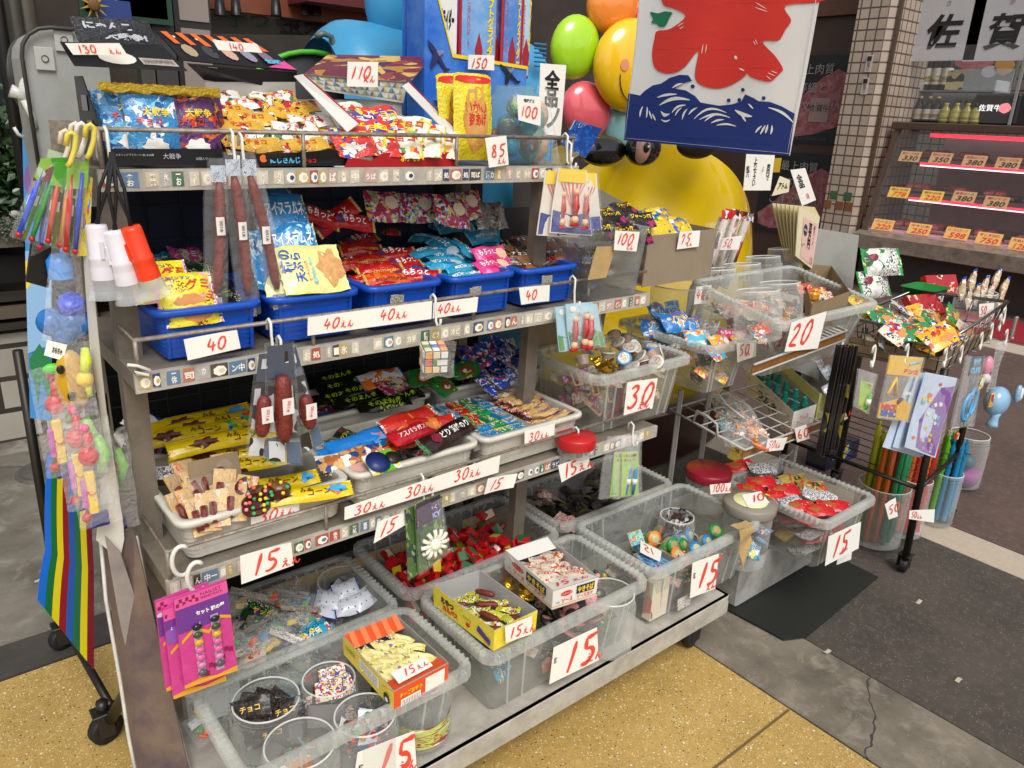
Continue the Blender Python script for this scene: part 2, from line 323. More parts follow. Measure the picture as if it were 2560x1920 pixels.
def sheet(name,pts,z,m,kind='structure',th=.02):
    q=M(); q.prism([(x,y,z-th) for x,y in pts],(0,0,th),m); o=q.build(name); tag(o,kind=kind); return o
G=M(); G.poly([(-30,-30,-.03),(40,-30,-.03),(40,40,-.03),(-30,40,-.03)],ASPH); tag(G.build('ground'),kind='structure')
sheet('asphalt_lane',[(2.02,-12),(2.98,-12),(2.98,20),(2.02,20)],0,ASPH)
sheet('concrete_strip',[(1.712,-12),(2.016,-12),(2.016,2.14),(1.712,2.14)],0,CONC)
sheet('terrazzo_floor',[(-4,-6),(1.705,-6),(1.705,2.14),(-4,2.14)],0,TERR)
q=M()
for x in(-1.9,-.72,.47): q.box((x,-1.9,.0012),(.008,8.0,.0025),mat('terrazzo_joint','6a5530',.7))
q.box((-1.17,.79,.0012),(5.74,.006,.0025),mat('terrazzo_joint')); 
tag(q.build('floor_joints'),kind='structure')
sheet('kerb_strip',[(-4,2.146),(2.016,2.146),(2.016,2.30),(-4,2.30)],.004,mat('dark_kerb','45403c',.7,var=.6,vs=9,vcol='2b2826',bump=.3))
sheet('pavement',[(-6,2.306),(2.016,2.306),(2.016,8),(-6,8)],0,CONL)
sheet('road_marking',[(2.985,-12),(3.17,-12),(3.17,20),(2.985,20)],.0,mat('road_white','b9ab9a',.75,var=.35,vs=30,vcol='8d8073',bump=.4,bs=200))
sheet('road',[(3.176,-12),(16,-12),(16,20),(3.176,20)],0,ROADM)
q=M(); mc=at(118,1180,z=0); q.lathe([(0,.012),(.085,.012),(.088,.009),(.095,.009),(.098,.012),(.112,.012),(.116,0)],mat('manhole_iron','5b5852',.6,metal=.2,var=.4,vs=20,bump=.3),32,None,(mc.x,mc.y,0.001)); tag(q.build('manhole_cover'),'round concrete coloured manhole cover set in the grey pavement','manhole cover')
# tiles
def tilem(name,tile,grout,w,h,off=0,mort=.004,rough=.25,var='000000',vf=0):
    m=bpy.data.materials.new(name); m.use_nodes=True; nt=m.node_tree; L=nt.links.new; p=nt.nodes['Principled BSDF']
    uv=N(nt,'ShaderNodeTexCoord'); b=N(nt,'ShaderNodeTexBrick'); b.offset=off; b.squash=1
    b.inputs['Scale'].default_value=1; b.inputs['Brick Width'].default_value=w; b.inputs['Row Height'].default_value=h; b.inputs['Mortar Size'].default_value=mort; b.inputs['Mortar Smooth'].default_value=.1
    b.inputs['Color1'].default_value=lin(tile); b.inputs['Color2'].default_value=tuple(x*.86 for x in lin(tile)[:3])+(1,); b.inputs['Mortar'].default_value=lin(grout); L(uv.outputs['UV'],b.inputs['Vector'])
    n=N(nt,'ShaderNodeTexNoise'); n.inputs['Scale'].default_value=5; n.inputs['Detail'].default_value=6; L(uv.outputs['UV'],n.inputs['Vector'])
    r=N(nt,'ShaderNodeMapRange'); r.inputs[1].default_value=.4; r.inputs[2].default_value=.75; r.inputs[4].default_value=.3; L(n.outputs[0],r.inputs[0])
    mx=N(nt,'ShaderNodeMix',data_type='RGBA'); L(r.outputs[0],mx.inputs[0]); L(b.outputs[0],mx.inputs[6]); mx.inputs[7].default_value=lin('6b5d50'); L(mx.outputs[2],p.inputs['Base Color'])
    p.inputs['Roughness'].default_value=rough; bm=N(nt,'ShaderNodeBump'); bm.invert=True; bm.inputs['Strength'].default_value=.6; bm.inputs['Distance'].default_value=.004; L(b.outputs['Fac'],bm.inputs['Height']); L(bm.outputs[0],p.inputs['Normal']); return m
T1=tilem('cream_mosaic_tile','b6a494','5a4a42',.0475,.0475); T1b=tilem('grey_mosaic_tile','857b72','37302c',.05,.06)
# pillar
t=thing('tiled_pillar','cream mosaic tiled pillar with brown and green accent tiles beside the meat counter','pillar',(3.8,2.02,0))
q=M(); q.prism([(3.8,2.105,0),(3.8,1.955,0),(3.835,1.925,0),(4.3,1.925,0),(4.3,2.105,0)],(0,0,3),T1); q.build('shaft',t)
q=M(); q.box((3.835,1.915,1.5),(.018,.016,3),mat('bronze_trim','6b5848',.4,metal=.5)); q.build('corner_trim',t)
q=M()
for yy,zz,c in((2.06,1.185,'3f5d43'),(1.985,1.185,'3f5d43'),(2.085,1.137,'7a4f30'),(2.02,1.137,'7a4f30'),(1.97,1.137,'7a4f30')): q.box((3.799,yy,zz),(.006,.04,.04),mat('tile_'+c,c,.3),None,.001)
q.build('accent_tile',t)
q=M()
for pz in(1.80,1.70):
    q.box((3.797,2.0,pz),(.004,.03,.075),mat('sticker_white','b8b0a8',.6)); q.box((3.794,2.0,pz+.022),(.003,.02,.02),INK)
    text(q,'御用心',lambda x,y:V((3.794,2.0-x,pz-.012+y)),0,0,mat('plum','6a3048',.6),h=.04,vert=True)
q.build('sticker',t)
# meat counter
CB=mat('counter_brown','5f4d42',.35,metal=.3,var=.3,vs=12); MARB=mat('marble','84786c',.3,var=.9,vs=14,vcol='4d4540')
t=thing('meat_counter','brown framed glass meat counter glowing pink with price tags on three shelves','display case',(4.1,1,0))
q=M(); q.box((4.2,.45,.47),(.66,2.9,.94),mat('counter_base_stone','3c3632',.6,var=.5,vs=18)); q.build('base',t)
q=M(); q.prism([(3.78,1.895,.945),(3.74,1.895,.955),(3.74,1.895,1.02),(3.8,1.895,1.035),(4.5,1.895,1.035),(4.5,1.895,.945)],(0,-2.9,0),MARB); q.build('marble_ledge',t)
q=M(); q.box((4.2,.45,1.53),(.54,2.9,.035),CB,None,.004); q.build('top_frame',t)
q=M()
for yy in(1.885,.98):
    q.prism([(3.8,yy,1.037),(3.835,yy,1.037),(3.975,yy,1.512),(3.94,yy,1.512)],(0,-.022,0),CB)
q.box((4.52,.45,1.27),(.02,2.85,.47),mat('case_back','c09a9c',.5,var=.3)); q.build('frame',t)
q=M(); q.poly([(3.805,1.86,1.04),(3.805,1.0,1.04),(3.945,1.0,1.51),(3.945,1.86,1.51)],clear('counter_glass','ffffff',.03,.03)); q.build('glass_front',t)
PINKL=mat('pink_shelf','d8a8ac',.35); 
for k,(zz,x0) in enumerate(((1.375,3.92),(1.215,3.875))):
    q=M(); q.box(((x0+4.5)/2,.45,zz),(4.5-x0,2.82,.012),mat('steel_shelf','7a6464',.3,metal=.6)); q.build('shelf',t)
q=M(); q.box((4.16,.45,1.04),(.68,2.82,.01),PINKL); q.build('deck',t)
RL=mat('red_led','ff2a3c',.5,emit=1.8); WL=mat('white_led','ffb8c4',.5,emit=2.4)
for zz,x0,y1,y0 in((1.495,3.96,1.72,1.22),(1.362,3.915,1.72,1.24),(1.202,3.87,1.72,1.22)):
    q=M(); q.box((x0+.012,(y1+y0)/2,zz),(.022,y1-y0,.010),RL); q.box((x0+.012,(y1+y0)/2,zz-.008),(.014,y1-y0,.005),WL if zz<1.49 else RL); q.build('light_strip',t)
MEAT=mat('raw_meat','b5525a',.35,var=.7,vs=26,vcol='e0b0a8',bump=.6,bs=90); TRAY=mat('steel_tray','b0a4a4',.25,metal=.7)
for i,(zz,x) in enumerate(((1.384,4.2),(1.224,4.12),(1.048,4.02))):
    for j in range(5):
        y=1.78-j*.19
        g=thing('meat_tray','tray of pink meat, %s, on the %s shelf of the counter'%(['first from the pillar','second from the pillar','third from the pillar','fourth from the pillar','fifth from the pillar'][j],['top','middle','bottom'][i]),'meat tray',(x,y,zz),0,'meat trays inside the counter')
        q=M(); q.box((0,0,.008),(.2,.155,.014),TRAY,None,.004); q.build('tray',g,True)
        q=M()
        for k in range(5):
            a=rnd.random(); q.ball((rnd.uniform(-.06,.06),rnd.uniform(-.05,.05),.022),.038,MEAT,10,6,(1,.7,.45))
        q.build('meat',g,True)
def tagcard(px,py,zx,w,h,num,bgc,nc,sub):
    p=at(px,py,x=zx); m=mat('tag_'+bgc,bgc,.5); q=M(); n=V((-.9,0,.43)).normalized(); u=V((0,-1,0)); v=n.cross(u)*-1
    v=V((.43,0,.9)).normalized(); fn=lambda x,y,k=0: p+u*x+v*y+n*(.0015+k*.0001)
    q.grid(lambda a,b:p+u*((a-.5)*w)+v*((b-.5)*h),1,1,m,False,None,.002)
    text(q,num,fn,.006,-h*.17,mat('tagnum'+nc,nc,.5),h=h*.46,w=w*.68,shear=.2,bold=.02); text(q,sub,fn,0,h*.28,mat('tagsub','a03028' if nc!='e0301e' else '3a3020',.5),h=h*.22,bold=.01,w=w*.8)
    tag(q.build('price_tag'),'%s meat price tag reading %s inside the meat counter'%('yellow' if bgc!='c99a6a' else 'tan',num) if num not in('380','220') else '%s meat price tag reading %s, %s'%('yellow' if bgc!='c99a6a' else 'tan',num,{1085:'third on the top shelf',2300:'fourth on the top shelf'}.get(px,'%s row, %s'%('top' if py<420 else 'middle' if py<540 else 'bottom','nearer the pillar' if px<2450 else 'farther from the pillar'))),'price tag','price tags in the meat counter')
A_='c99a6a'; Y_='e8c040'; O_='f0b860'
for px,py,x,num,c,nc,sb in((2275,391,3.915,'330',A_,'241c18','豚ロース切身'),(2352,395,3.915,'350',A_,'241c18','豚ひき肉'),(2436,402,3.915,'380',A_,'241c18','黒豚ロース'),(2520,408,3.915,'380',A_,'241c18','豚ロース切身'),
  (2247,481,3.868,'778',Y_,'e0301e','鶏もも肉'),(2330,490,3.868,'220',Y_,'e0301e','鶏むね肉'),(2410,492,3.868,'380',A_,'241c18','豚肩ロース'),(2490,505,3.868,'380',A_,'241c18','豚バラ'),
  (2207,562,3.83,'220',O_,'e0301e','ベーコン'),(2298,573,3.83,'250',O_,'e0301e','牛すじ肉'),(2392,584,3.83,'598',O_,'e0301e','ローストビーフ'),(2472,597,3.83,'750',O_,'e0301e','牛こま切れ'),(2556,612,3.83,'1280',O_,'e0301e','牛肩ロース')):
    tagcard(px,py,x,.098 if py<540 else .103,.052 if py<540 else .056,num,c,nc,sb)
# hanging white calligraphy signs over the counter
for i,(x0,x1,ch) in enumerate(((2286,2436,'佐'),(2436,2600,'賀'))):
    a=at(x0,10,x=4.06); b=at(x1,150,x=4.06); q=M(); yb0,yb1=a.y,b.y; z0,z1=b.z,a.z+.05
    q.box((4.06,(yb0+yb1)/2,(z0+z1)/2),(.004,abs(yb0-yb1)-.004,z1-z0),mat('sign_paper','b8b6b8',.6,var=.15,vs=5))
    fn=lambda x,y,k=0:V((4.056,(yb0+yb1)/2-x,(z0+z1)/2-.02+y))
    text(q,ch,fn,0,-.005,INK,h=.15,bold=.03,shear=.12); text(q,'さ' if i==0 else 'が',fn,.0,.115,mat('dull_red','8a4040',.6),h=.022)
    text(q,'とことん、プレミアム' if i==0 else '和牛',fn,0,.15,INK,h=.02)
    tag(q.build('hanging_sign'),'white hanging sign with one bold black brush character '+('next to the tiled pillar' if i==0 else 'cut off by the right picture edge'),'sign','calligraphy signs over the meat counter')
# wall behind the counter
q=M(); q.box((5.0,.6,1.6),(.05,4.2,3.2),T1b); tag(q.build('tiled_wall'),'grey mosaic tiled wall at the back of the meat shop','wall')
t=thing('framed_picture','silver framed poster of raw beef, garlic and yellow pepper hanging on the tiles','picture',(4.9,1.95,1.85))
a=at(2370,140,x=4.9); b=at(2530,212,x=4.9); q=M(); q.box((4.9,(a.y+b.y)/2,(a.z+b.z)/2+.03),(.02,a.y-b.y+.02,a.z-b.z+.08),mat('silver_frame','8a8884',.4,metal=.6)); q.build('frame',t)
q=M(); cy,cz=(a.y+b.y)/2,(a.z+b.z)/2+.03; q.box((4.888,cy,cz),(.006,a.y-b.y,a.z-b.z+.06),mat('poster_dark','221c26',.4))
def blob(q,cy,cz,ry,rz,m,x,n=26,rot=0,w=.12,ph=1):
    P=[(x,cy-(ry*math.cos(2*math.pi*i/n)*math.cos(rot)-rz*math.sin(2*math.pi*i/n)*math.sin(rot))*(1+w*math.sin(i*1.7+ph)*.5),cz+(ry*math.cos(2*math.pi*i/n)*math.sin(rot)+rz*math.sin(2*math.pi*i/n)*math.cos(rot))*(1+w*math.sin(i*1.3+ph)*.5)) for i in range(n)]
    q.poly(P,m)
MT=mat('poster_meat','a5525c',.4,var=.6,vs=14,vcol='c89088')
blob(q,cy+.06,cz+.03,.13,.055,MT,4.883,rot=-.2); blob(q,cy-.06,cz-.04,.04,.03,mat('poster_white','b8b4b8',.5),4.881); blob(q,cy-.13,cz-.01,.05,.05,mat('poster_yellow','c08420',.5),4.881); q.build('poster',t)
# bottles and notices on the counter top shelf
t=thing('bottle_shelf','clear shelf rack standing on the left end of the meat counter','shelf',(4.25,1.8,1.55))
q=M(); q.box((4.28,1.75,1.7),(.16,.36,.006),mat('rack_grey','8a8a88',.4)); q.box((4.37,1.75,1.68),(.006,.36,.26),clear('rack_acrylic','e8eef0',.2)); 
for yy in(1.925,1.575): q.box((4.28,yy,1.65),(.16,.006,.2),clear('rack_acrylic'))
q.build('rack',t)
def bottle(p,h,r,lc,cap,label,cat='bottle',liq='140c0a',grp='sauce bottles on the meat counter'):
    t=thing('sauce_bottle',label,cat,p,0,grp); q=M(); q.lathe([(0,0),(r,0),(r,h*.62),(r*.9,h*.68),(r*.38,h*.84),(r*.36,h*.92)],mat('liq'+liq,liq,.12),16); q.build('glass_body',t,True)
    q=M(); q.lathe([(r*.42,h*.92),(r*.44,h),(0,h)],mat('cap'+cap,cap,.3),14); q.build('cap',t,True)
    q=M(); q.lathe([(r*1.02,h*.14),(r*1.02,h*.52)],mat('lab'+lc,lc,.6),16); q.lathe([(r*1.03,h*.2),(r*1.03,h*.34)],prt('labp'+lc,lc,['6f9030','c8b040','a03028'],2,.5,0,.4,.5),16); q.build('label',t,True)
nm=['nearest the pillar','second from the pillar','third from the pillar','farthest from the pillar']
for i,px in enumerate((2287,2310,2334,2358)):
    p=at(px,232,x=4.26); bottle((4.26,p.y,1.704),.2,.024,'c9c4b4','b8b8b8','tall dark sauce bottle with yellow fruit label, '+nm[i])
for i,px in enumerate((2265,2288,2311,2332)):
    p=at(px,318,x=4.2); bottle((4.2,p.y,1.549),.125,.021,'b8a8a4' if i<2 else 'cfc8bc','a08868' if i<2 else 'b08a40','short dark sauce bottle with %s label, %s'%(('mauve','left') if i%2==0 and i<2 else ('mauve','right') if i<2 else ('white','left') if i==2 else ('white','right')))
for i,px in enumerate((2354,2381,2408,2432)):
    p=at(px,322,x=4.18); bottle((4.18,p.y,1.549),.095,.024,'b0ac50','c9b23a','squat yellow capped oil bottle, '+nm[i],liq='9a9440')
q=M(); p=at(2492,295,x=4.22); q.box((4.24,p.y,1.62),(.14,.2,.14),mat('black_box','0e0d0f',.25),None,.01); q.box((4.168,p.y,1.62),(.004,.15,.09),mat('screen','1a1416',.2)); 
fs=lambda x,y,k=0:V((4.163,p.y-x,1.62+y)); text(q,'佐賀牛',fs,-.02,0.005,mat('lit_white','f0f0f0',.5,emit=1.2),h=.03); blob(q,p.y-.045,1.625,.026,.022,mat('lit_pink','e07880',.5,emit=.8),4.162)
tag(q.build('screen_box'),'black box with a small lit screen standing on the meat counter','monitor')
for i,(px,py,w,h,c) in enumerate(((2388,200,.1,.085,'b8a878'),(2520,265,.2,.05,'9a98a8'),(2408,262,.12,.05,'9a98a8'))):
    p=at(px,py,x=4.3 if i else 4.1); q=M(); q.box(tuple(p),(.003,w*.8,h),prt('notice'+c,c,['b05048','8a8070'],2,.5,0,.6,.6)); tag(q.build('shop_notice'),['cream notice with a meat picture hanging by the bottles','pale notice sheet behind the black box','pale notice sheet left of the black box'][i],'notice')
q=M(); p=at(2513,228,x=4.95); q.box(tuple(p),(.004,.05,.06),prt('notice9',('a09c90'),['707068'],2,.5,0,.7,.6)); tag(q.build('wall_notice'),'small white notice stuck on the grey tiled wall','notice')
q=M(); a=at(2435,60,x=3.95); q.tube([at(2350,330,x=3.98),at(2395,330,x=3.98),at(2372,90,x=3.98)],.0001,clear('counter_glass')); 
q=M(); q.grid(lambda u,v:V((3.98,1.9-u*.5,1.555+v*.33)),6,4,clear('splash_screen','ffffff',.05,.05)); q.box((3.98,1.4,1.72),(.012,.01,.34),mat('rack_grey')); tag(q.build('splash_screen'),'clear plastic splash screen hanging above the meat counter','screen')
# frames and dark shop right of the banner
q=M(); q.box((4.0,2.9,1.5),(.06,1.6,3.0),mat('shop_panel_brown','402c22',.5,var=.4,vs=5)); tag(q.build('shop_wall'),'dark brown shop wall behind the meat posters','wall')
q=M(); q.box((3.955,2.5,2.09),(.03,.8,.1),mat('wood_brown','5a3826',.5,var=.5,vs=10)); tag(q.build('wooden_beam'),'brown wooden beam above the dark meat posters','beam')
def poster(ytop,zb,label):
    q=M(); h=.44; yc=2.34; q.box((3.965,yc,zb+h/2),(.006,.52,h),mat('poster_black','17151a',.45)); X=3.96
    P=[(X,yc+.24,zb+.04),(X,yc+.16,zb+.02),(X,yc-.02,zb+.05),(X,yc-.17,zb+.1),(X,yc-.2,zb+.2),(X,yc-.21,zb+.32),(X,yc-.1,zb+.37),(X,yc-.02,zb+.33),(X,yc+.07,zb+.25),(X,yc+.17,zb+.16),(X,yc+.25,zb+.1)]
    q.poly(P[::-1],mat('poster_meat2','7e3a44',.45,var=.8,vs=12,vcol='a8807c'))
    q.box((3.958,yc-.03,zb+.17),(.003,.11,.12),mat('poster_label','8f7672',.6))
    f2=lambda x,y,k=0:V((3.955,yc-x,zb+y)); text(q,'佐賀牛',f2,.03,.18,INK,h=.035)
    g=mat('poster_grey_text','86827e',.6)
    for s,zz in(('最上肉質',.37),('等級と',.28),('ご注文下さい',.19)): text(q,s,lambda x,y,k=0:V((3.953,yc-x,zb+y)),-.03 if len(s)<6 else -.02,zz,g,h=.052)
    text(q,'TOKYO OSAKA KOBE',lambda x,y,k=0:V((3.953,yc-x,zb+y)),0,.025,mat('poster_dim','4a4648',.6),h=.014)
    tag(q.build('meat_poster'),label,'poster','meat posters on the dark wall')
poster(0,1.42,'upper black poster of raw meat with grey writing'); poster(0,.93,'lower black poster of raw meat with grey writing')
sheet('far_kerb',[(6.33,-9),(6.62,-9),(6.62,14),(6.33,14)],.004,mat('road_white'))
sheet('red_carpet',[(6.7,-3),(7.5,-3),(7.5,2.9),(6.7,2.6)],.004,mat('red_carpet_cloth','8a1220',.9,bump=.5,bs=300))
# shop interior at the back and left
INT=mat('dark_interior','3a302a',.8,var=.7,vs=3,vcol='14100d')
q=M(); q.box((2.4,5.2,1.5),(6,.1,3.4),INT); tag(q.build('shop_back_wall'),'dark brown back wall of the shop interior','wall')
t=thing('interior_sign','long pale sign with dark shop lettering inside the dark shop','sign',(1.9,3.92,1.8))
a=at(528,83,y=3.9); b=at(1062,83,y=3.9); q=M(); q.prism([(a.x,3.9,a.z),(b.x,3.9,b.z-.02),(b.x,3.9,b.z+.19),(a.x,3.9,a.z+.17)],(0,.03,0),mat('sign_dim','4a453c',.5,var=.3,vs=6,vcol='2c2822')); q.build('board',t)
q=M(); fn=lambda x,y,k=0:V((a.x+x,3.893,1.79+y)); text(q,'手づくり',fn,.28,.09,mat('sign_teal','24403e',.6),h=.1); text(q,'宝来食品',fn,.58,.09,mat('sign_ink','15130f',.6),h=.12,bold=.01); text(q,'くだもの',fn,.92,.1,mat('sign_teal'),h=.09); q.build('lettering',t)
q=M(); a=at(525,20,y=3.8); b=at(900,8,y=3.8); q.box(((a.x+b.x)/2,3.8,1.935),(b.x-a.x+.1,.06,.1),mat('orange_wood','7a4026',.5,var=.4,vs=9)); tag(q.build('wooden_beam'),'orange brown wooden beam over the interior sign','beam')
q=M(); a=at(800,10,y=3.7); q.box((a.x+.12,3.7,1.99),(.5,.3,.1),mat('dark_red_awning','571620',.6)); tag(q.build('awning'),'dark red awning edge over the interior sign','awning')
for i,px in enumerate((550,590,690,765,790)):
    p=at(px,25,y=3.7); t=thing('spotlight','small black spotlight, number %s from the left under the beam'%['first','second','third','fourth','fifth'][i] if 0 else ['leftmost black spotlight under the beam','wide white rimmed spotlight under the beam','middle black spotlight before the sign','slim black spotlight right of the lettering','rightmost spotlight before the sign'][i],'spotlight',p,0,'spotlights under the wooden beam')
    q=M(); q.lathe([(0,.05),(.018,.05),(.024,-.02),(.026,-.025),(.02,-.025),(0,-.01)],mat('spot_black','0d0d0e',.4),14); q.build('housing',t,True); q=M(); q.tube([(0,0,.05),(0,0,.12)],.004,mat('spot_black')); q.build('stem',t,True)
q=M(); a=at(828,20,y=3.85); b=at(885,170,y=3.85); q.box(((a.x+b.x)/2,3.85,(a.z+b.z)/2),(b.x-a.x,.01,a.z-b.z),mat('notice_dim','6a6862',.6)); q.box(((a.x+b.x)/2,3.843,a.z-.035),(b.x-a.x+.002,.006,.11),mat('notice_blue','1e2c44',.6))
fn=lambda x,y,k=0:V(((a.x+b.x)/2+x,3.838,(a.z+b.z)/2+y)); text(q,'新型コロナウイルス',fn,0,-.02,INK,w=.095,h=.02); text(q,'感染症対策実施中!',fn,0,-.05,INK,w=.095,h=.02); text(q,'♨',fn,0,.09,mat('notice_dim'),h=.04)
tag(q.build('covid_notice'),'white and blue notice about virus measures inside the dark shop','notice')
q=M(); a=at(1310,0,y=3.2); q.box((2.33,3.2,1.9),(.1,.1,.6),mat('grey_pipe_post','6c6a66',.5,var=.4)); q.box((2.37,3.14,1.86),(.12,.02,.24),mat('grey_pipe_post')); tag(q.build('meter_post'),'grey post with a meter box behind the blue ride','post')
for i,(px,w,c) in enumerate(((478,.1,'6e6a66'),(395,.09,'3f3d3a'),(350,.06,'4a4540'))):
    p=at(px,20,y=3.6); q=M(); q.box((p.x,3.6,1.4),(w,.06,2.8),mat('post_'+c,c,.5,var=.4)); 
    if i==0:
        q=M(); q.box((p.x,3.6,1.4),(w*1.5,.02,2.8),mat('partition_dark','24211f',.5)); 
        for k in range(6): q.box((p.x+.005,3.587,.4+k*.37+.1),(w*1.2,.006,.34),mat('partition_pane','8c8078',.5))
    tag(q.build('door_post'),['white panelled partition with dark bars behind the boxes','dark grey door post behind the display boxes','brown door post left of the dark grey one'][i],'post')
q=M(); a=at(330,30,y=3.55); q.box((a.x-.02,3.55,1.95),(.3,.03,.3),mat('teal_window','2c3a3a',.2)); fn=lambda x,y,k=0:V((a.x-.05+x,3.53,1.93+y)); text(q,'OLE',fn,-.04,0,mat('pale_letter','8aa090',.5),h=.09,w=.2,rot=R(90)); text(q,'suna',fn,-.12,0,mat('pale_letter'),h=.03,rot=R(90))
q.box((a.x-.02,3.545,1.95),(.34,.02,.34),mat('green_sign_back','1d3a2c',.4)); tag(q.build('green_sign'),'dark green sign with pale sideways letters and flowers at the upper left','sign')
q=M(); 
for i in range(9):
    aa=i*2*math.pi/9; q.poly([at(235,12,y=3.5)+V((math.cos(aa+j)*r,0,math.sin(aa+j)*r)) for j,r in((-.25,.02),(0,.055),(.25,.02))],mat('sunflower','b08a28',.6))
q.ball(at(235,12,y=3.49),.022,mat('sunflower_eye','6a4a20',.7),10,6,(1,.3,1)); tag(q.build('flower_decal'),'yellow flower picture above the white cabinet','decoration')
q=M(); p=at(285,25,y=3.52); q.box((p.x,3.52,p.z),(.12,.01,.07),mat('blue_cloth','223a78',.6)); tag(q.build('blue_cloth'),'blue cloth hanging behind the black display box','cloth')
# left: planter wall
WT=tilem('white_wall_tile','a8a398','35312c',.3,.148,.5,.012,.3)
q=M(); q.box((-.4,3.94,.25),(2.9,.1,.5),WT); tag(q.build('tiled_low_wall'),'low wall of large pale tiles under the planter at the left','wall')
q=M(); q.box((-.4,3.93,.54),(2.92,.16,.03),mat('rail_dark','2e2823',.5)); q.box((-.4,3.92,.60),(2.92,.14,.05),mat('rail_brown','5b5044',.5)); q.box((-.4,3.93,.655),(2.9,.12,.02),mat('rail_dark')); q.build('x') and bpy.data.objects.remove(bpy.data.objects['x'])
tag(q.build('wall_capping'),'dark and tan horizontal capping boards on the low wall','ledge')
t=thing('planter_shelf','pale planter box holding plants at the left edge','planter',(.2,4.0,.68))
q=M(); q.box((-.2,4.15,.92),(1.4,.3,.13),mat('planter_pale','77705f',.6,var=.3)); q.build('box',t)
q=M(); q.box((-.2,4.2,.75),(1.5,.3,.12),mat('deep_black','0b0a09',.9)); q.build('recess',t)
LF=mat('leaf_green','2f4a26',.4,var=.6,vs=14,vcol='16240f'); LF2=mat('leaf_grey','4a5547',.5,var=.5,vs=20,vcol='9aa090')
def foliage(name,label,c,sz,n,ls,m,extra=None):
    q=M()
    for i in range(n):
        p=V(c)+V((rnd.gauss(0,1)*sz[0]*.5,rnd.gauss(0,1)*sz[1]*.5,rnd.gauss(0,1)*sz[2]*.5)); a,b=rnd.random()*6.28,rnd.uniform(-1,1)
        d=V((math.cos(a)*math.cos(b),math.sin(a)*math.cos(b),math.sin(b))); s=d.orthogonal().normalized(); l=ls*rnd.uniform(.6,1.3); n_=d.cross(s)
        q.add([p,p+d*l*.4+s*l*.3+n_*l*.06,p+d*l,p+d*l*.4-s*l*.3+n_*l*.06],[(0,1,2,3)],m)
    if extra: extra(q)
    return tag(q.build(name),label,'plant')
a=at(40,400,y=4.05); foliage('leafy_plant','bushy green leafy plant above the pale planter',(a.x-.04,4.1,a.z-.03),(.2,.12,.22),1500,.05,LF)
a=at(55,500,y=4.05)
def fl(q):
    for i in range(7): q.ball((a.x+rnd.uniform(-.05,.07),3.97,a.z+rnd.uniform(-.08,.06)),.022,mat('white_bloom','a8aca0',.6),8,6,(1,.5,.7))
foliage('white_flower_plant','low plant with white blooms in the planter',(a.x,4.05,a.z-.02),(.14,.08,.08),300,.035,LF,fl)
a=at(60,565,y=3.95); foliage('silver_bush','silvery small leaved bush below the pale planter box',(a.x,3.97,a.z-.01),(.13,.06,.05),1500,.013,LF2)
q=M(); q.box((.1,4.5,1.7),(1.0,.05,1.6),mat('dim_window','34383a',.15,var=.4,vs=4)); tag(q.build('shop_window'),'dim shop window behind the plants','window')
for i,(px,py,w,c) in enumerate(((22,200,.03,'151413'),(60,200,.035,'4c4840'),(88,200,.05,'5c564c'))):
    p=at(px,py,y=3.7+i*.05); q=M(); q.tube([(p.x,3.7+i*.05,.4),(p.x,3.7+i*.05,3)],w*.8,mat('pole_'+c,c,.4,var=.3),12); tag(q.build('street_pole'),['black pole at the far left edge','slim grey pole beside the black one','wide beige pole behind the white cabinet'][i],'pole')
q=M(); p=at(35,50,y=4.3); q.box((p.x-.02,4.3,p.z),(.16,.02,.3),mat('pinkish_wall','7a5a52',.7)); q.box((p.x,4.28,p.z-.25),(.1,.02,.22),mat('bluish_pane','5a7088',.3)); tag(q.build('distant_facade'),'pink and blue bit of facade between the poles at the upper left','facade')
# ================= THE SWEET STAND =================
PT=mat('cream_paint','7d7467',.5,var=.6,vs=22,vcol='5c5247',bump=.25); RUST=mat('rusty_rod','9a9084',.5,metal=.3,var=.85,vs=70,vcol='4a3526'); PTW=mat('white_paint_worn','b5b0a6',.5,var=.55,vs=16,vcol='6e6455',bump=.2)
XL,XR=.300,1.40; SH=[(1.435,1.385,.033,1.388),(1.36,1.053,.033,1.62),(1.315,.665,.032,1.66)]  # front y, deck top z, lip, right end x
t=stand=thing('sweet_stand','rusty cream metal display stand with three sticker covered shelves on casters','display stand',(.85,1.5,0))
STK=['d8d0bc','2c4070','b04a40','d8d0bc','3c6a50','c8a49c','d8d0bc','5a7ca0','d8d0bc','3a3430','c0a860','b87058','b0b0ac','c8bea8']; KS='中華茶氷冷麺焼そばラーメン寿司うどん丼酒休お食事処カレー祭半額'
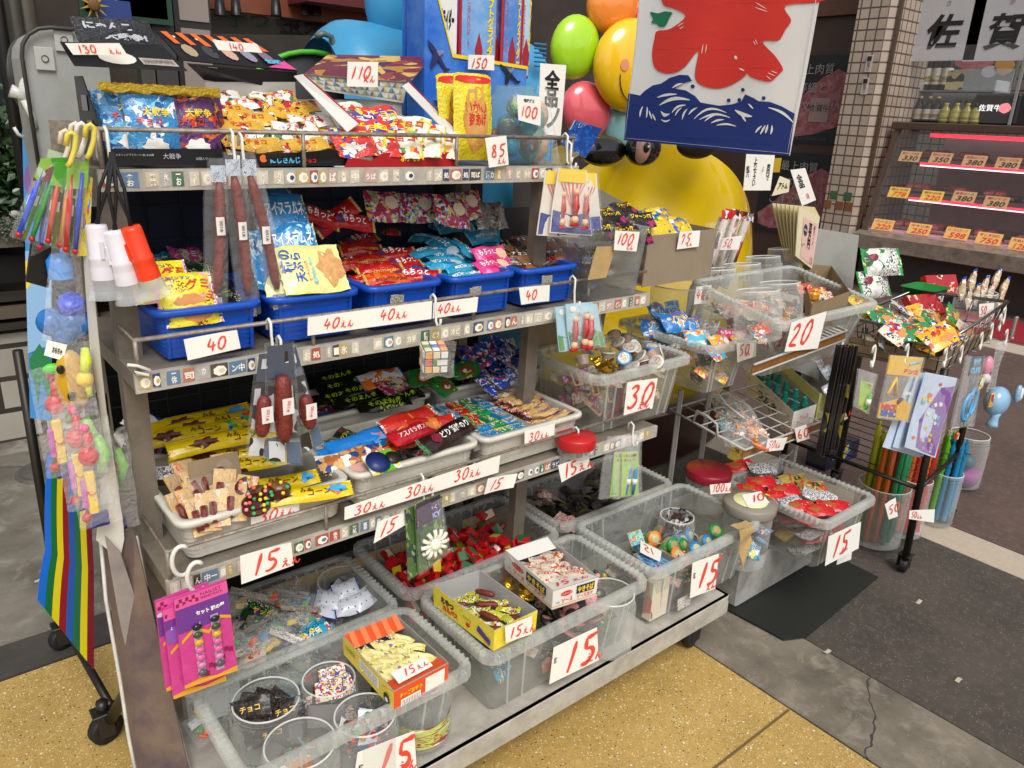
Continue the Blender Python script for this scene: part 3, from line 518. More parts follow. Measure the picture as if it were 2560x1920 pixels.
for yf,zt,lip,xr in SH:
    q=M(); q.box(((XL+xr)/2,(yf+1.83)/2,zt-.006),(xr-XL,1.83-yf,.012),PT); q.box(((XL+xr)/2,yf+.003,zt-lip/2-.0005),(xr-XL+.002,.008,lip+.003),PTW); q.box((XL+.004,(yf+1.83)/2,zt-lip/2-.001),(.006,1.83-yf-.01,lip),PT); q.build('shelf_deck',t)
    q=M(); x=XL+.004
    while x<xr-.03:
        w=rnd.uniform(.013,.034)
        if rnd.random()<.96:
            c=rnd.choice(STK); e=rnd.uniform(-.0015,.0015); z0=zt-lip+.005; hh=lip-.008
            q.prism([(x,yf-.0013,z0+e),(x+w-.002,yf-.0013,z0-e),(x+w-.002,yf-.0013,z0+hh),(x+rnd.uniform(0,.002),yf-.0013,z0+hh-abs(e))],(0,-.0006,0),mat('sticker_'+c,c,.45,var=.45,vs=60,vcol='8a8070'))
            tc=rnd.choice(['c8342c','1d1b1a','f0ece0','1f3f7d']) if c=='e8e2d4' else 'f2eee2'
            fn=lambda a,b,k=0:V((x+w/2+a,yf-.0024,zt-lip/2+b)); kk=rnd.random(); cm=mat('stk_'+tc,tc,.5)
            if kk<.3: q.add([fn(w*.38*math.cos(j*.9),hh*.4*math.sin(j*.9)) for j in range(7)][::-1],[tuple(range(7))],cm); q.add([fn(w*.2*math.cos(j*1.2)+w*.1,hh*.2*math.sin(j*1.2))-V((0,.0004,0)) for j in range(5)][::-1],[tuple(range(5))],mat('stk2'+c,rnd.choice(STK),.5))
            elif kk<.65: text(q,rnd.choice(KS)+rnd.choice(KS),fn,0,0,cm,w=w*.4,h=hh*.8,vert=True,bold=.03)
            else: text(q,rnd.choice(KS)+(rnd.choice(KS) if w>.024 else ''),fn,0,0,cm,w=w*.72,h=hh*rnd.uniform(.5,.72),bold=.03)
        x+=w+rnd.choice((0,0,0,.002,.008))
    q.build('sticker_strip',t)
for (yf,zt,lip,xr),zr,posts in((SH[0],1.449,(.662,1.019,1.365)),(SH[1],1.112,(.63,1.02,1.385)),(SH[2],.724,(.62,1.0,1.36))):
    y=yf+.004; q=M(); x1=1.372 if zr>1.4 else 1.62 if zr<.8 else 1.60
    q.tube([(XL+.006,y+.15,zr+.004),(XL+.006,y,zr),(x1,y,zr+.002)]+([(x1,y+.2,zr)] if zr>1.4 else []),.0042,RUST,8)
    for x in(XL+.008,)+posts: q.tube([(x,y,zr),(x,y,zt-.01)],.004,RUST,8)
    q.build('guard_rail',t)
def pst(a,b,w,d,m,q): 
    q.prism([(a[0]-w/2,a[1]-d/2,a[2]),(a[0]+w/2,a[1]-d/2,a[2]),(a[0]+w/2,a[1]+d/2,a[2]),(a[0]-w/2,a[1]+d/2,a[2])],V(b)-V(a),m)
for x,nm in((.322,'l'),(1.30,'r')):
    q=M(); pst((x,1.51,.2),(x,1.47,1.353),.04,.03,PT,q); q.build('upright',t)
    q=M(); pst((x,1.80,.2),(x,1.80,1.353),.03,.03,PT,q); q.build('upright',t)
q=M()
for x in [XL+.02+i*.075 for i in range(15)]: q.tube([(x,1.835,.25),(x,1.835,1.36)],.0018,mat('mesh_black','1a1a1c',.5))
for z in [.3+i*.075 for i in range(14)]: q.tube([(XL,1.838,z),(1.39,1.838,z)],.0018,mat('mesh_black'))
q.build('wire_back',t)
q=M(); q.box((1.03,1.45,.168),(1.5,.76,.022),PTW); q.box((1.02,1.075,.148),(1.51,.014,.062),PTW,None,.002); q.box((1.775,1.45,.148),(.014,.76,.062),PTW,None,.002); q.build('base_platform',t)
def caster(p,r,parent,name='caster',fork=.03):
    q=M(); q.lathe([(r*.5,-.012),(r*.92,-.014),(r,-.01),(r,.01),(r*.92,.014),(r*.5,.012)],mat('rubber','141415',.6,var=.3),20,Matrix.Translation(V(p)+V((0,0,r)))@Matrix.Rotation(R(90),4,'X')@Matrix.Rotation(.3,4,'Y'))
    q.box((p[0],p[1]+.018,p[2]+r*1.4),(r*.9,.004,r*1.6),mat('caster_steel','3e3b38',.4,metal=.7)); q.box((p[0],p[1]-.018,p[2]+r*1.4),(r*.9,.004,r*1.6),mat('caster_steel')); q.box((p[0]+.003,p[1],p[2]+r*2.25),(r*1.5,.045,.006),mat('caster_steel'),None,.002)
    q.tube([(p[0],p[1],p[2]+r*2.2),(p[0],p[1],p[2]+r*2.2+fork)],r*.35,mat('caster_steel')); q.build(name,parent)
for p in((1.70,1.13,0),(.36,1.16,0),(1.70,1.7,0),(.36,1.7,0)): caster(p,.042,t)
# blue board shown through the mesh
q=M(); q.box((.75,1.852,1.2),(.95,.012,.25),mat('navy_sheet','0f1c3c',.5,var=.4)); tag(q.build('back_sheet'),'dark navy sheet hanging behind the middle shelf mesh','sheet'); q=M(); q.box((.86,1.875,.78),(1.12,.012,1.12),mat('painted_shade_sheet','0e0e10',.7,var=.5)); tag(q.build('back_sheet'),'added black sheet standing for the shade behind the lower shelves','sheet')  # black sheet is added: shade behind the lower shelves put into its colour
# ---------- crates and bins ----------
def rr(w,d,r,z,n=4):
    P=[]
    for cx,cy,a0 in((w/2-r,d/2-r,0),(-w/2+r,d/2-r,90),(-w/2+r,-d/2+r,180),(w/2-r,-d/2+r,270)):
        for i in range(n+1): a=R(a0+90*i/n); P.append((cx+r*math.cos(a),cy+r*math.sin(a),z))
    return P
def loops(q,Ls,m,cap0=True,flip=False,smooth=True,T=None):
    n=len(Ls[0]); P=[p for l in Ls for p in l]; fs=[]
    for i in range(len(Ls)-1):
        for k in range(n): f=(i*n+k,i*n+(k+1)%n,(i+1)*n+(k+1)%n,(i+1)*n+k); fs.append(f[::-1] if flip else f)
    if cap0: fs.append(tuple(range(n))[::-1])
    q.add(P,fs,m,smooth,T)
def crate(name,label,cat,x0,x1,y0,y1,z0,z1,m,grp,tilt=0,rz=0,T=None,rimw=.014,ribs=9,taper=.02,feet=True):
    "opaque ribbed crate; x0..x1 etc is the rim"
    cx,cy=(x0+x1)/2,(y0+y1)/2; w,d,h=x1-x0,y1-y0,z1-z0
    t=thing(name,label,cat,(cx,cy,z0),rz,grp); t.rotation_euler=(tilt,0,rz)
    q=M(); L=[]; W0,D0=w-2*rimw-taper*2,d-2*rimw-taper*2; W1,D1=w-2*rimw,d-2*rimw; r=.018
    for i in range(ribs*2+1):
        f=i/(ribs*2); z=.004+f*(h-.012); g=.0034 if i%2 else 0
        if h*f>h*.45 and h*f<h*.52: g=.004
        L.append(rr(W0+(W1-W0)*f+g*2,D0+(D1-D0)*f+g*2,r,z))
    loops(q,L,m,True); W,D=W1,D1
    loops(q,[rr(W0-.006,D0-.006,r,.007)]+[rr(W1-.004,D1-.004,r,h-.001)],m,True,True)
    for sx in(-.38,.38):
        q.prism([(sx*w-.003,-D0/2-.003,.006),(sx*w+.003,-D0/2-.003,.006),(sx*w+.003,-D1/2-.004,h-.01),(sx*w-.003,-D1/2-.004,h-.01)],(0,.004,0),m)
    q.build('body',t,True)
    q=M(); loops(q,[rr(W1-.004,D1-.004,r,h-.003),rr(W1-.003,D1-.003,r,h),rr(w-.004,d-.004,r+.008,h),rr(w,d,r+.01,h-.003),rr(w,d,r+.01,h-.012),rr(w-.003,d-.003,r+.01,h-.012),rr(W1+.004,D1+.004,r,h-.009)],m,False); q.build('rim',t,True)
    return t
FROST=clear('frosted_plastic','e4e6e2',.06,.35,dirt=.12,bump=.12,bs=25,fk=.5); FROST2=clear('frosted_rim','e8eae6',.2,.3,dirt=.15,fk=.5)
def cbin(name,label,x0,x1,y0,y1,z0,z1,grp='clear plastic storage bins',tilt=0,rz=0,ribs=True):
    cx,cy=(x0+x1)/2,(y0+y1)/2; w,d,h=x1-x0,y1-y0,z1-z0
    t=thing(name,label,'storage bin',(cx,cy,z0),rz,grp); t.rotation_euler=(tilt,0,rz)
    W0,D0,W1,D1=w-.085,d-.075,w-.045,d-.045; r=.022
    q=M(); loops(q,[rr(W0-.03,D0-.03,r,.001),rr(W0,D0,r,.006),rr(W0+(W1-W0)*.5,D0+(D1-D0)*.5,r,h*.5),rr(W1,D1,r,h-.002)],FROST,True); q.build('body',t,True)
    q=M(); loops(q,[rr(W1,D1,r,h-.004),rr(W1+.004,D1+.004,r,h),rr(w-.006,d-.006,r+.012,h),rr(w,d,r+.014,h-.004),rr(w,d,r+.014,h-.024)],FROST2,False); q.build('rim',t,True)
    q=M()
    def fin(x,y,sx,sy,z,hz): q.box((x,y,z),(sx,sy,hz),FROST2)
    n=int(w/.032)
    for i in range(n):
        x=-w/2+.03+i*(w-.06)/(n-1)
        for s in(-1,1): fin(x,s*(d/2+.0005-.008),.0025,.0165,h-.013,.022)
    n=int(d/.02)
    for i in range(n):
        y=-d/2+.035+i*(d-.07)/(n-1)
        for s in(-1,1): fin(s*(w/2-.0085),y,.0165,.004,h-.006,.016); 
    for s in(-1,1):
        for k in(-.40,-.3,.3,.40):
            q.prism([(k*W0-.002,s*D0/2,.008),(k*W0+.002,s*D0/2,.008),(k*W1+.002,s*(D1/2+.003),h-.01),(k*W1-.002,s*(D1/2+.003),h-.01)],(0,s*.004,0),FROST2)
    q.build('ribs',t,True); return t
BLUE=mat('blue_plastic','1552c0',.32,var=.15,vs=8,vcol='0f3f9a'); CRW=mat('grey_white_plastic','d4d0c4',.45,var=.35,vs=18,vcol='857d70')
bx=[(.345,.543),(.553,.748),(.760,.952),(.966,1.160),(1.172,1.366)]; bl=['leftmost blue crate, holding yellow and green sweets bags','second blue crate, behind the pale yellow snack bag','third blue crate, heaped with red packets','fourth blue crate, heaped with light blue packets','rightmost blue crate, holding brown chocolate packs']
BC=[crate('blue_crate',bl[i],'crate',a,b,1.375,1.66-i*.004,1.055,1.152,BLUE,'blue plastic crates on the middle shelf',taper=.007) for i,(a,b) in enumerate(bx)]
wx=[(.333,.688),(.694,1.032),(1.038,1.378)]; wl=['left front white crate, holding sausage sachets and corn sticks','middle front white crate, holding long snack sticks','right front white crate, holding gum boxes and candy sticks']
WC=[crate('white_crate',wl[i],'crate',a,b,1.33,1.60,.667,.762,CRW,'white plastic crates on the third shelf',taper=.010) for i,(a,b) in enumerate(wx)]
WR=[crate('white_crate',l,'crate',a,b,1.62,1.82,z0,z0+.085,CRW,'white plastic crates on the third shelf',taper=.010) for a,b,z0,l in((.335,.66,.70,'left rear white crate, holding yellow corn sticks'),(.70,1.09,.70,'middle rear white crate, holding dark green stick packs'),(1.10,1.5,.70,'right rear white crate, holding bear and blue star packs'))]
q=M(); q.box((.92,1.72,.683),(1.15,.2,.03),PT); tag(q.build('riser_board'),'cream board raising the rear white crates on the third shelf','board')
B1=cbin('clear_bin','clear bin nearest the camera, holding round jars and an orange box',.325,.842,1.075,1.36,.18,.372)
B2=cbin('clear_bin','clear front bin in the middle, under the yellow and white boxes',.872,1.412,1.075,1.375,.18,.372)
B3=cbin('clear_bin','clear front bin at the right end of the base, half empty',1.425,1.925,1.08,1.40,.18,.378)
R1=cbin('clear_bin','clear rear bin at the left with clear candy bags and blue white packs',.325,.842,1.38,1.68,.18,.352)
R2=cbin('clear_bin','clear rear bin in the middle, full of red candy tubs',.862,1.392,1.395,1.70,.18,.362)
R3=cbin('clear_bin','clear rear bin at the right, full of black packets',1.405,1.93,1.42,1.71,.18,.362)
B30=cbin('clear_bin','clear bin with the big 30 card on the end of the third shelf',1.405,1.815,1.325,1.63,.667,.852)
B50=cbin('clear_bin','clear bin with a 50 card, full of colourful packs, on the white rack',1.815,2.055,1.275,1.66,.72,.885)
B20=cbin('clear_bin','large clear bin with the 20 card, holding open jars',1.99,2.585,1.20,1.56,.79,.995,tilt=R(11))
B15=cbin('clear_bin','clear bin with red packets on the white cabinet at the right',2.06,2.39,.955,1.34,.185,.375)
# ---------- white rack right ----------
WP=mat('white_steel','b4b2ac',.45,var=.4,vs=30,vcol='7d766c'); 
t=thing('white_rack','white angle steel rack with sloping wire shelves behind the front bins','rack',(2.1,1.4,0))
for px,yy in((1705,1.47),(1778,1.45)):
    p=at(px,955,y=yy); q=M(); b=V((p.x+.0,yy,.18)); q.box((b.x,yy,(p.z-.03+.18)/2),(.022,.003,p.z-.03-.18),mat('steel_grey','7f7d79',.5,var=.3)); q.box((b.x+.011,yy+.008,(p.z-.03+.18)/2),(.003,.02,p.z-.03-.18),WP); q.build('post',t)
p=at(1985,1130,y=1.5); q=M(); q.box((p.x,1.5,.45),(.022,.02,.6),WP); q.build('post',t)
p=at(2090,900,y=1.4); q=M(); q.box((p.x,1.55,.5),(.02,.02,.95),WP); q.build('post',t)
def shelfslope(cs,plane_y,zf,zb,yb,name):
    a,b=cs; q=M(); W_=WP
    A=at(*a,y=plane_y); B=at(*b,y=plane_y); A2=V((A.x,yb,A.z+zb)); B2=V((B.x,yb,B.z+zb))
    A3=A.lerp(B,.5 if plane_y<1.18 else 0); A2=V((A3.x,yb,A3.z+zb)); q.tube([A,B,B2,A2,A3],.004,W_,8,False)
    q.tube([A+V((0,0,-.03)),B+V((0,0,-.03))],.003,W_); q.prism([A+V((0,.004,-.003)),B+V((0,.004,-.003)),B+V((0,.004,-.028)),A+V((0,.004,-.028))],(0,.003,0),mat('brown_tape','7a4a18',.35,var=.5,vs=25,vcol='b08a50'))
    for i in range(9):
        f=i/8 if plane_y>1.18 else .55+i*.05
        q.tube([A.lerp(B,f)+V((0,0,.0)),A2.lerp(B2,f)],.0025,W_,6)
    for i in range(1,5): f=i/5; q.tube([A3.lerp(A2,f)-V((0,0,.005)),B.lerp(B2,f)-V((0,0,.005))],.0025,W_,6)
    if plane_y>1.18:
        C=A.lerp(A2,.5); q.tube([C+V((-.002,-.05,-.014)),C+V((-.002,-.04,.03)),C+V((-.002,0,.045)),C+V((-.002,.04,.05)),C+V((-.002,.05,.01))],.004,W_)
    q.build(name,t); return A,B
shelfslope(((1885,912),(2118,827)),1.17,0,.04,1.55,'wire_shelf')
SA,SB=shelfslope(((1862,1125),(2105,1035)),1.20,0,.035,1.5,'wire_shelf')
# white cabinet base and mat
t=thing('white_cabinet','chipped low white metal cabinet standing on a dark mat','cabinet',(2.2,1.3,0))
q=M(); q.box((2.19,1.36,.095),(.46,.42,.17),mat('chipped_white','a3a19c',.5,var=.75,vs=11,vcol='5a554e'),None,.006); q.build('body',t)
q=M(); q.box((2.19,1.36,.014),(.45,.40,.02),mat('caster_steel')); q.build('plinth',t)
q=M(); q.prism([(1.93,1.24,.004),(1.95,.965,.004),(2.02,.93,.004),(2.54,.96,.004),(2.56,1.6,.004),(1.93,1.6,.004)],(0,0,.006),mat('black_mat','20231f',.6,var=.3,vs=30)); tag(q.build('rubber_mat'),'dark rubber mat lying under the white cabinet','mat')
# ---------- cart with basket on the right ----------
CH=mat('chrome_wire','8c8a86',.25,metal=.9); DK=mat('dark_steel','38342f',.4,metal=.7,var=.4)
t=thing('basket_cart','dark wheeled cart carrying a chrome wire basket at the right','cart',(2.9,1.2,0))
c0=[V((2.67,1.311,.858)),V((2.67,.95,.873)),V((3.2,.985,.925)),V((3.2,1.33,.9))]; 
q=M(); q.tube(c0,.0065,CH,8,True)
for k in range(1,4): q.tube([p+(V((2.93,1.15,p.z))-p)*.02*k*2-V((0,0,.045*k)) for p in c0],.0022,CH,6,True)
for i in range(4):
    a,b=c0[i],c0[(i+1)%4]; n=6 if i%2==0 else 8
    for j in range(n): p=a.lerp(b,j/n); q.tube([p,p+(V((2.93,1.15,p.z))-p)*.12-V((0,0,.135))],.0022,CH,6)
for j in range(9): f=j/8; q.tube([V((2.70+f*.47,.98,.735+f*.05)),V((2.70+f*.47,1.29,.725+f*.045))],.0022,CH,6)
q.build('wire_basket',t)
for (px,py),(qx,qy),yy in(((2314,1152),(2262,1400),.94),((2410,1058),(2378,1205),1.0)):
    a=at(px,py,y=yy); b=at(qx,qy,y=.93 if yy<.95 else 1.0); d=(a-b); q=M(); q.tube([b,b+d*1.85],.0125,DK,12); q.build('leg',t)
for x,y in((2.66,1.46),(3.14,1.46)): q=M(); q.tube([(x,y,.08),(x,y,.72)],.012,DK,10); q.build('leg',t)
q=M(); q.tube([(2.66,.94,.33),(3.17,1.0,.33)],.008,DK); q.tube([(2.66,1.46,.33),(2.66,.94,.33)],.008,DK)
for j in range(8): q.tube([(2.66+j*.07,.96,.328),(2.66+j*.07,1.46,.328)],.002,DK,6)
q.build('lower_frame',t)
for p in((2.668,.935,0),(3.17,.99,0),(2.668,1.46,0),(3.14,1.46,0)): caster(p,.03,t,fork=.02)
# ================= GOODS: builders =================
FILM=clear('clear_film','ffffff',.05,.06,bump=.9,bs=55); FILM2=clear('clear_film_soft','ffffff',.15,.12,bump=1.0,bs=90); JARM=clear('jar_plastic','f4f6f4',.08,.05,fk=.45); HOOK=mat('white_hook','dcdad2',.35); FOILG=mat('gold_foil','c8a030',.25,metal=.9,bump=.8,bs=90)
SOFT=(1,1,1)
def zsurf(u,v,T,cx,cy,sd,amp):
    eu=1-cx; ev=1-cy; a=max(0,1-(abs(u)/eu)**3.2)**.6 if abs(u)<eu else 0; b=max(0,1-(abs(v)/ev)**2.6)**.6 if abs(v)<ev else 0
    k=a*b; n=noise.noise(V((u*2.3+sd,v*2.1,sd)))*.55+noise.noise(V((u*6+sd,v*5,3)))*.3
    return T*.5*k*(1+n*amp)+amp*.004*noise.noise(V((u*3,v*3,sd+5)))
def pack(w,h,T,m,cm=None,cx=.1,cy=.06,texts=(),amp=.6,nx=14,ny=10,blob=None,sd=None,zig=1,back=None,films=None):
    "pillow packet: w along x, h along y, crimped at the x ends (cx) and flat seals at y (cy)"
    sd=rnd.random()*20 if sd is None else sd; q=M(); pin=lambda u,v:(u*w/2*(1-.05*(1-abs(u))*abs(v)),v*h/2*(1-.10*(1-(abs(u))**2)*0-.06*math.exp(-((abs(u)-(1-cx*1.6))/.12)**2)))
    def P(u,v,s): x,y=pin(u,v); return V((x,y,s*zsurf(u,v,T,cx,cy,sd,amp)+(0 if s>0 else -.0004)+.0035*math.sin(u*4+sd)*abs(v)))
    us=[-1,-1+cx*.5,-1+cx]+[(-1+cx)+(2-2*cx)*i/(nx-4) for i in range(1,nx-4)]+[1-cx,1-cx*.5,1]
    for s in(1,-1):
        vs=[]; uv=[]
        for j in range(ny+1):
            v=-1+2*j/ny
            for i,u in enumerate(us):
                uu=u+(.025 if (j%2 and abs(u)==1 and zig) else 0)*(-1 if u>0 else 1); vs.append(P(uu,v,s)); uv.append((.5+uu/2,.5+v*.5*h/w))
        n=len(us)
        F=[(j*n+i,j*n+i+1,(j+1)*n+i+1,(j+1)*n+i) for j in range(ny) for i in range(n-1)]
        if cm:
            ce=[f for f in F if f[0]%n in(0,1,n-2,n-3)]; F=[f for f in F if f not in ce]; q.add(vs,ce if s>0 else [f[::-1] for f in ce],cm,True,None,uv)
        q.add(vs,F if s>0 else [f[::-1] for f in F],m if s>0 or not back else back,True,None,uv)
    fn=lambda x,y,k=0:(lambda u,v:V((x,y,max(zsurf(u,v,T,cx,cy,sd,amp),zsurf(u*.9,v,T,cx,cy,sd,amp)*.98)+.0012+k*.0001+.0035*math.sin(u*4+sd)*abs(v))))(max(-1,min(1,x*2/w)),max(-1,min(1,y*2/h)))
    for b in (blob or ()):
        x0,y0,rx,ry,bm=b[:5]; jag=b[5] if len(b)>5 else .08; N_=18
        for kk in(1,):
            C=[fn(x0,y0)+V((0,0,.0002))]; ring=[]
            for rr_ in(.5,1.): ring+=[fn(x0+rx*rr_*math.cos(2*math.pi*i/N_)*(1+jag*math.sin(i*2.3)),y0+ry*rr_*math.sin(2*math.pi*i/N_)*(1+jag*math.cos(i*1.9))) for i in range(N_)]
            q.add(C+ring,[(0,1+i,1+(i+1)%N_) for i in range(N_)]+[(1+i,1+N_+i,1+N_+(i+1)%N_,1+(i+1)%N_) for i in range(N_)],bm,True)
    for i,t in enumerate(texts):
        f2=(lambda x,y,k=0,i=i:fn(x,y)+V((0,0,.0006*(i+1)))); text(q,t[0],f2,t[1],t[2],t[3],h=t[4],w=t[5] if len(t)>5 else None,rot=t[6] if len(t)>6 else 0,bold=t[7] if len(t)>7 else .02)
    return q.mesh('packet')
def carton(w,h,d,m,edge=None,texts=(),bm=None,name='carton',rad=.001):
    "closed carton lying face up"
    q=M(); q.box((0,0,0),(w,h,d),bm or m,None,rad); q.poly([(-w/2+.001,-h/2+.001,d/2+.0006),(w/2-.001,-h/2+.001,d/2+.0006),(w/2-.001,h/2-.001,d/2+.0006),(-w/2+.001,h/2-.001,d/2+.0006)],m,None,[(0,0),(1,0),(1,h/w),(0,h/w)])
    for t in texts: text(q,t[0],lambda x,y,k=0:V((x,y,d/2+.0012)),t[1],t[2],t[3],h=t[4],rot=t[5] if len(t)>5 else 0,bold=.03)
    return q.mesh(name)
def inst(me,name,label,cat,group,loc,rot=(0,0,0),sc=1):
    o=bpy.data.objects.new(name,me); COL.objects.link(o); o.location=loc; o.rotation_euler=rot; o.scale=(sc,sc,sc); return tag(o,label,cat,group)
def pile(mes,name,label,cat,group,x0,x1,y0,y1,z0,nx,ny,nl,dz,rot=(0,0,0),jit=(.25,.25,.3),jp=.006,slope=0,pick=None):
    "layers of loose items; jit = random rotations, slope raises the back"
    k=0; out=[]
    for l in range(nl):
        for j in range(ny):
            for i in range(nx):
                me=mes[pick(i,j,l) if pick else rnd.randrange(len(mes))]
                x=x0+(x1-x0)*((i+.5+(.25 if (j+l)%2 else -.1))/nx); y=y0+(y1-y0)*((j+.5)/ny)
                x=min(max(x,x0),x1); z=z0+l*dz+slope*(j+.5)/ny
                out.append(inst(me,name,label,cat,group,(x+rnd.uniform(-jp,jp),y+rnd.uniform(-jp,jp),z+rnd.uniform(0,.003)),(rot[0]+rnd.uniform(-1,1)*jit[0],rot[1]+rnd.uniform(-1,1)*jit[1],rot[2]+rnd.uniform(-1,1)*jit[2])))
    return out
def hook(p,label,h=.045,r=.0028,m=None,ang=0,grp='plastic S hooks'):
    "S hook hanging over a rail at p"
    q=M(); c,s=math.cos(ang),math.sin(ang); P=[(0,.010,-.014),(0,.009,.002),(0,0,.008),(0,-.009,.002),(0,-.009,-h*.5),(0,-.012,-h),(0,-.019,-h-.008),(0,-.028,-h-.002),(0,-.030,-h+.010)]
    q.tube([V((x*c-y*s,x*s+y*c,z))+V(p) for x,y,z in P],r,m or HOOK,8); return tag(q.build('s_hook'),label,'hook',grp)
def jar(label,p,r,h,lid=None,content=None,grp='round clear plastic jars',lab=None,neck=.9,cat='jar',tilt=(0,0,0)):
    t=thing('plastic_jar',label,cat,p,0,grp); t.rotation_euler=tilt; q=M()
    pr=[(0,.003),(r*.9,.002),(r,.008),(r,h*.2),(r*1.0,h*.78),(r*.985,h*.84),(r*neck,h*.88),(r*neck*1.03,h*.885),(r*neck*1.03,h*.90),(r*neck,h*.905),(r*neck,h*.93),(r*neck*1.03,h*.935),(r*neck*1.03,h*.95),(r*neck,h*.955),(r*neck,h),(r*neck*.965,h)]
    q.lathe(pr,JARM,36); q.tube([(r*neck*.985*math.cos(a),r*neck*.985*math.sin(a),h) for a in[i*math.pi/18 for i in range(36)]],.002,clear('jar_lip','f4f6f4',.5,.05),6,True); q.build('body',t,True)
    if lid: q=M(); lr=r*neck*1.1; q.lathe([(lr,h-.016),(lr*1.01,h-.014),(lr*1.01,h+.008),(lr*.97,h+.013),(0,h+.014)],lid,36); q.build('lid',t,True)
    if lab: q=M(); q.lathe([(r*1.012,h*.2),(r*1.012,h*.62)],lab,30); q.build('label',t,True)
    return t
WH=mat('print_white','f2efe8',.4)
def w3(hexes,n,**k): return [prt('%s%d'%(n,i),b,c,seed=i*3.1,**k) for i,(b,c) in enumerate(hexes)]
WH=mat('print_white','f2efe8',.4); YEL=mat('print_yellow','f4d020',.4); RD=mat('print_red','d02020',.4); BK=mat('print_black','15131a',.4); BLU=mat('print_blue','1b4fb8',.4); GRN=mat('print_green','1f8a3c',.4); PNK=mat('print_pink','e84a8a',.4); ORG=mat('print_orange','e8702a',.4); LBL=mat('print_sky','5ab8e0',.4)
CARD_=mat('corrugated_card','8f7a5e',.8,var=.35,vs=12,vcol='6b5942',bump=.2); GBRD=mat('grey_board','97958f',.75,var=.2,vs=8)
# ---- blue crate 1
YBAG=pack(.125,.095,.02,prt('yellow_gummy','ecd820',['f4ee60','e8c010','f0a8b8','8fc040'],2.2,mask=.55,txt=.35,tc='8a4a18'),prt('pinkcrimp','e070b0',['8a3aa0','f4a0c8','ffffff'],5,mask=.4,txt=0),.08,.05,[('グミ',.028,.018,RD,.026),('アンパンマン',-.02,.034,BLU,.009,.07)],blob=[(.005,-.022,.034,.018,mat('tan_print','d08a50',.4))])
for i,(px,py,y) in enumerate(((452,712,1.41),(468,742,1.40),(392,700,1.43))):
    p=at(px,py,y=y); inst(YBAG,'gummy_bag','yellow gummy bag with pink top standing at the front of the leftmost blue crate','sweets bag','yellow gummy bags in the first blue crate',(p.x+.006,y,p.z-.016+.012*(i==2)),(R(62),0,R(-3+i*3)),.8)
DGM=[pack(.11,.06,.016,m,None,.08,.06,[('ヤッター',0,.004,YEL,.016)],nx=12,ny=8) for m in w3([('123c22',['1f8a3c','6a2a80','102018']),('1a1c24',['2a6ab8','1f8a3c','8a3a90']),('17301c',['c83a60','2a8a50','0e1a14'])],'dk',sc=2,txt=.45,tc='d8d8a0')]
pile(DGM,'candy_pack','dark green candy pack heaped at the back of the leftmost blue crate','sweets pack','dark packs in the first blue crate',.375,.52,1.45,1.63,1.11,1,4,3,.022,(R(18),0,0),(.25,.2,.35),slope=.03)
COLP=[pack(.085,.055,.012,m,None,.08,.06,[('グミ',0,.0,WH,.018)],nx=12,ny=8) for m in w3([('28a8d0',['f4e020','e84a8a','ffffff']),('e84aa0',['f4e020','ffffff','40b0e0'])],'cp',sc=2)]
for px,py,z in((400,655,1.155),(470,640,1.17),(505,600,1.18),(455,610,1.175)):
    inst(rnd.choice(COLP),'candy_pack','bright pink and blue pack lying behind the yellow gummy bags','sweets pack','bright packs in the first blue crate',at(px,py,z=z),(R(35),rnd.uniform(-.2,.2),rnd.uniform(-.3,.3)))
# ---- blue crate 2
BL2=pack(.115,.14,.022,prt('ice_blue','2f86c8',['8fd0ec','1c58a8','c8e8f4','2f9ad8'],2.2,mask=.5,txt=.25,tc='12306a'),prt('greenstripe','3a8a70',['d8d050','1c58a8'],6,mask=.45,txt=0),.07,.04,[('アイスラムネ',0,.03,WH,.034,.095)],blob=[(.01,-.03,.022,.028,mat('pale_blue_print','9ccbe8',.4))])
for px,py,y,r_ in((715,545,1.50,0),(690,530,1.53,4),(735,620,1.46,-12),(668,640,1.45,25)):
    p=at(px,py,y=y); inst(BL2,'candy_bag','blue sherbet candy bag with white lettering in the second blue crate','sweets bag','blue bags in the second blue crate',(p.x,y,p.z-.008),(R(62),R(r_*.3),R(r_)),.86)
YP=pack(.155,.125,.024,prt('pale_yellow','e8e494',['f0f0b8','dfe060','ecec9c'],2,mask=.55,txt=0),None,.05,.05,[('柿の',-.06,.02,BLU,.03,None,R(90)),('天ぷら',-.035,.0,BLU,.024,.075,R(90)),('ピーナッツ入り',-.016,-.01,RD,.008,.05,R(90)),('瀬戸内レモン',-.004,-.01,LBL,.010,.07,R(90))],nx=18,ny=12,amp=.5,blob=[(.042,.0,.03,.045,mat('nut_print','d8a46a',.4,var=.8,vs=90,vcol='a8683a'),.25)])
p=at(778,672,y=1.40); inst(YP,'peanut_snack_bag','large pale yellow peanut snack bag lying over the front of the second blue crate','snack bag',None,(p.x+.004,p.y+.006,p.z-.002),(R(50),R(1),R(-2)),.86)
inst(YP,'peanut_snack_bag','second pale yellow snack bag peeking out under the large one','snack bag',None,(p.x-.028,p.y+.02,p.z-.012),(R(50),R(3),R(-6)),.8)
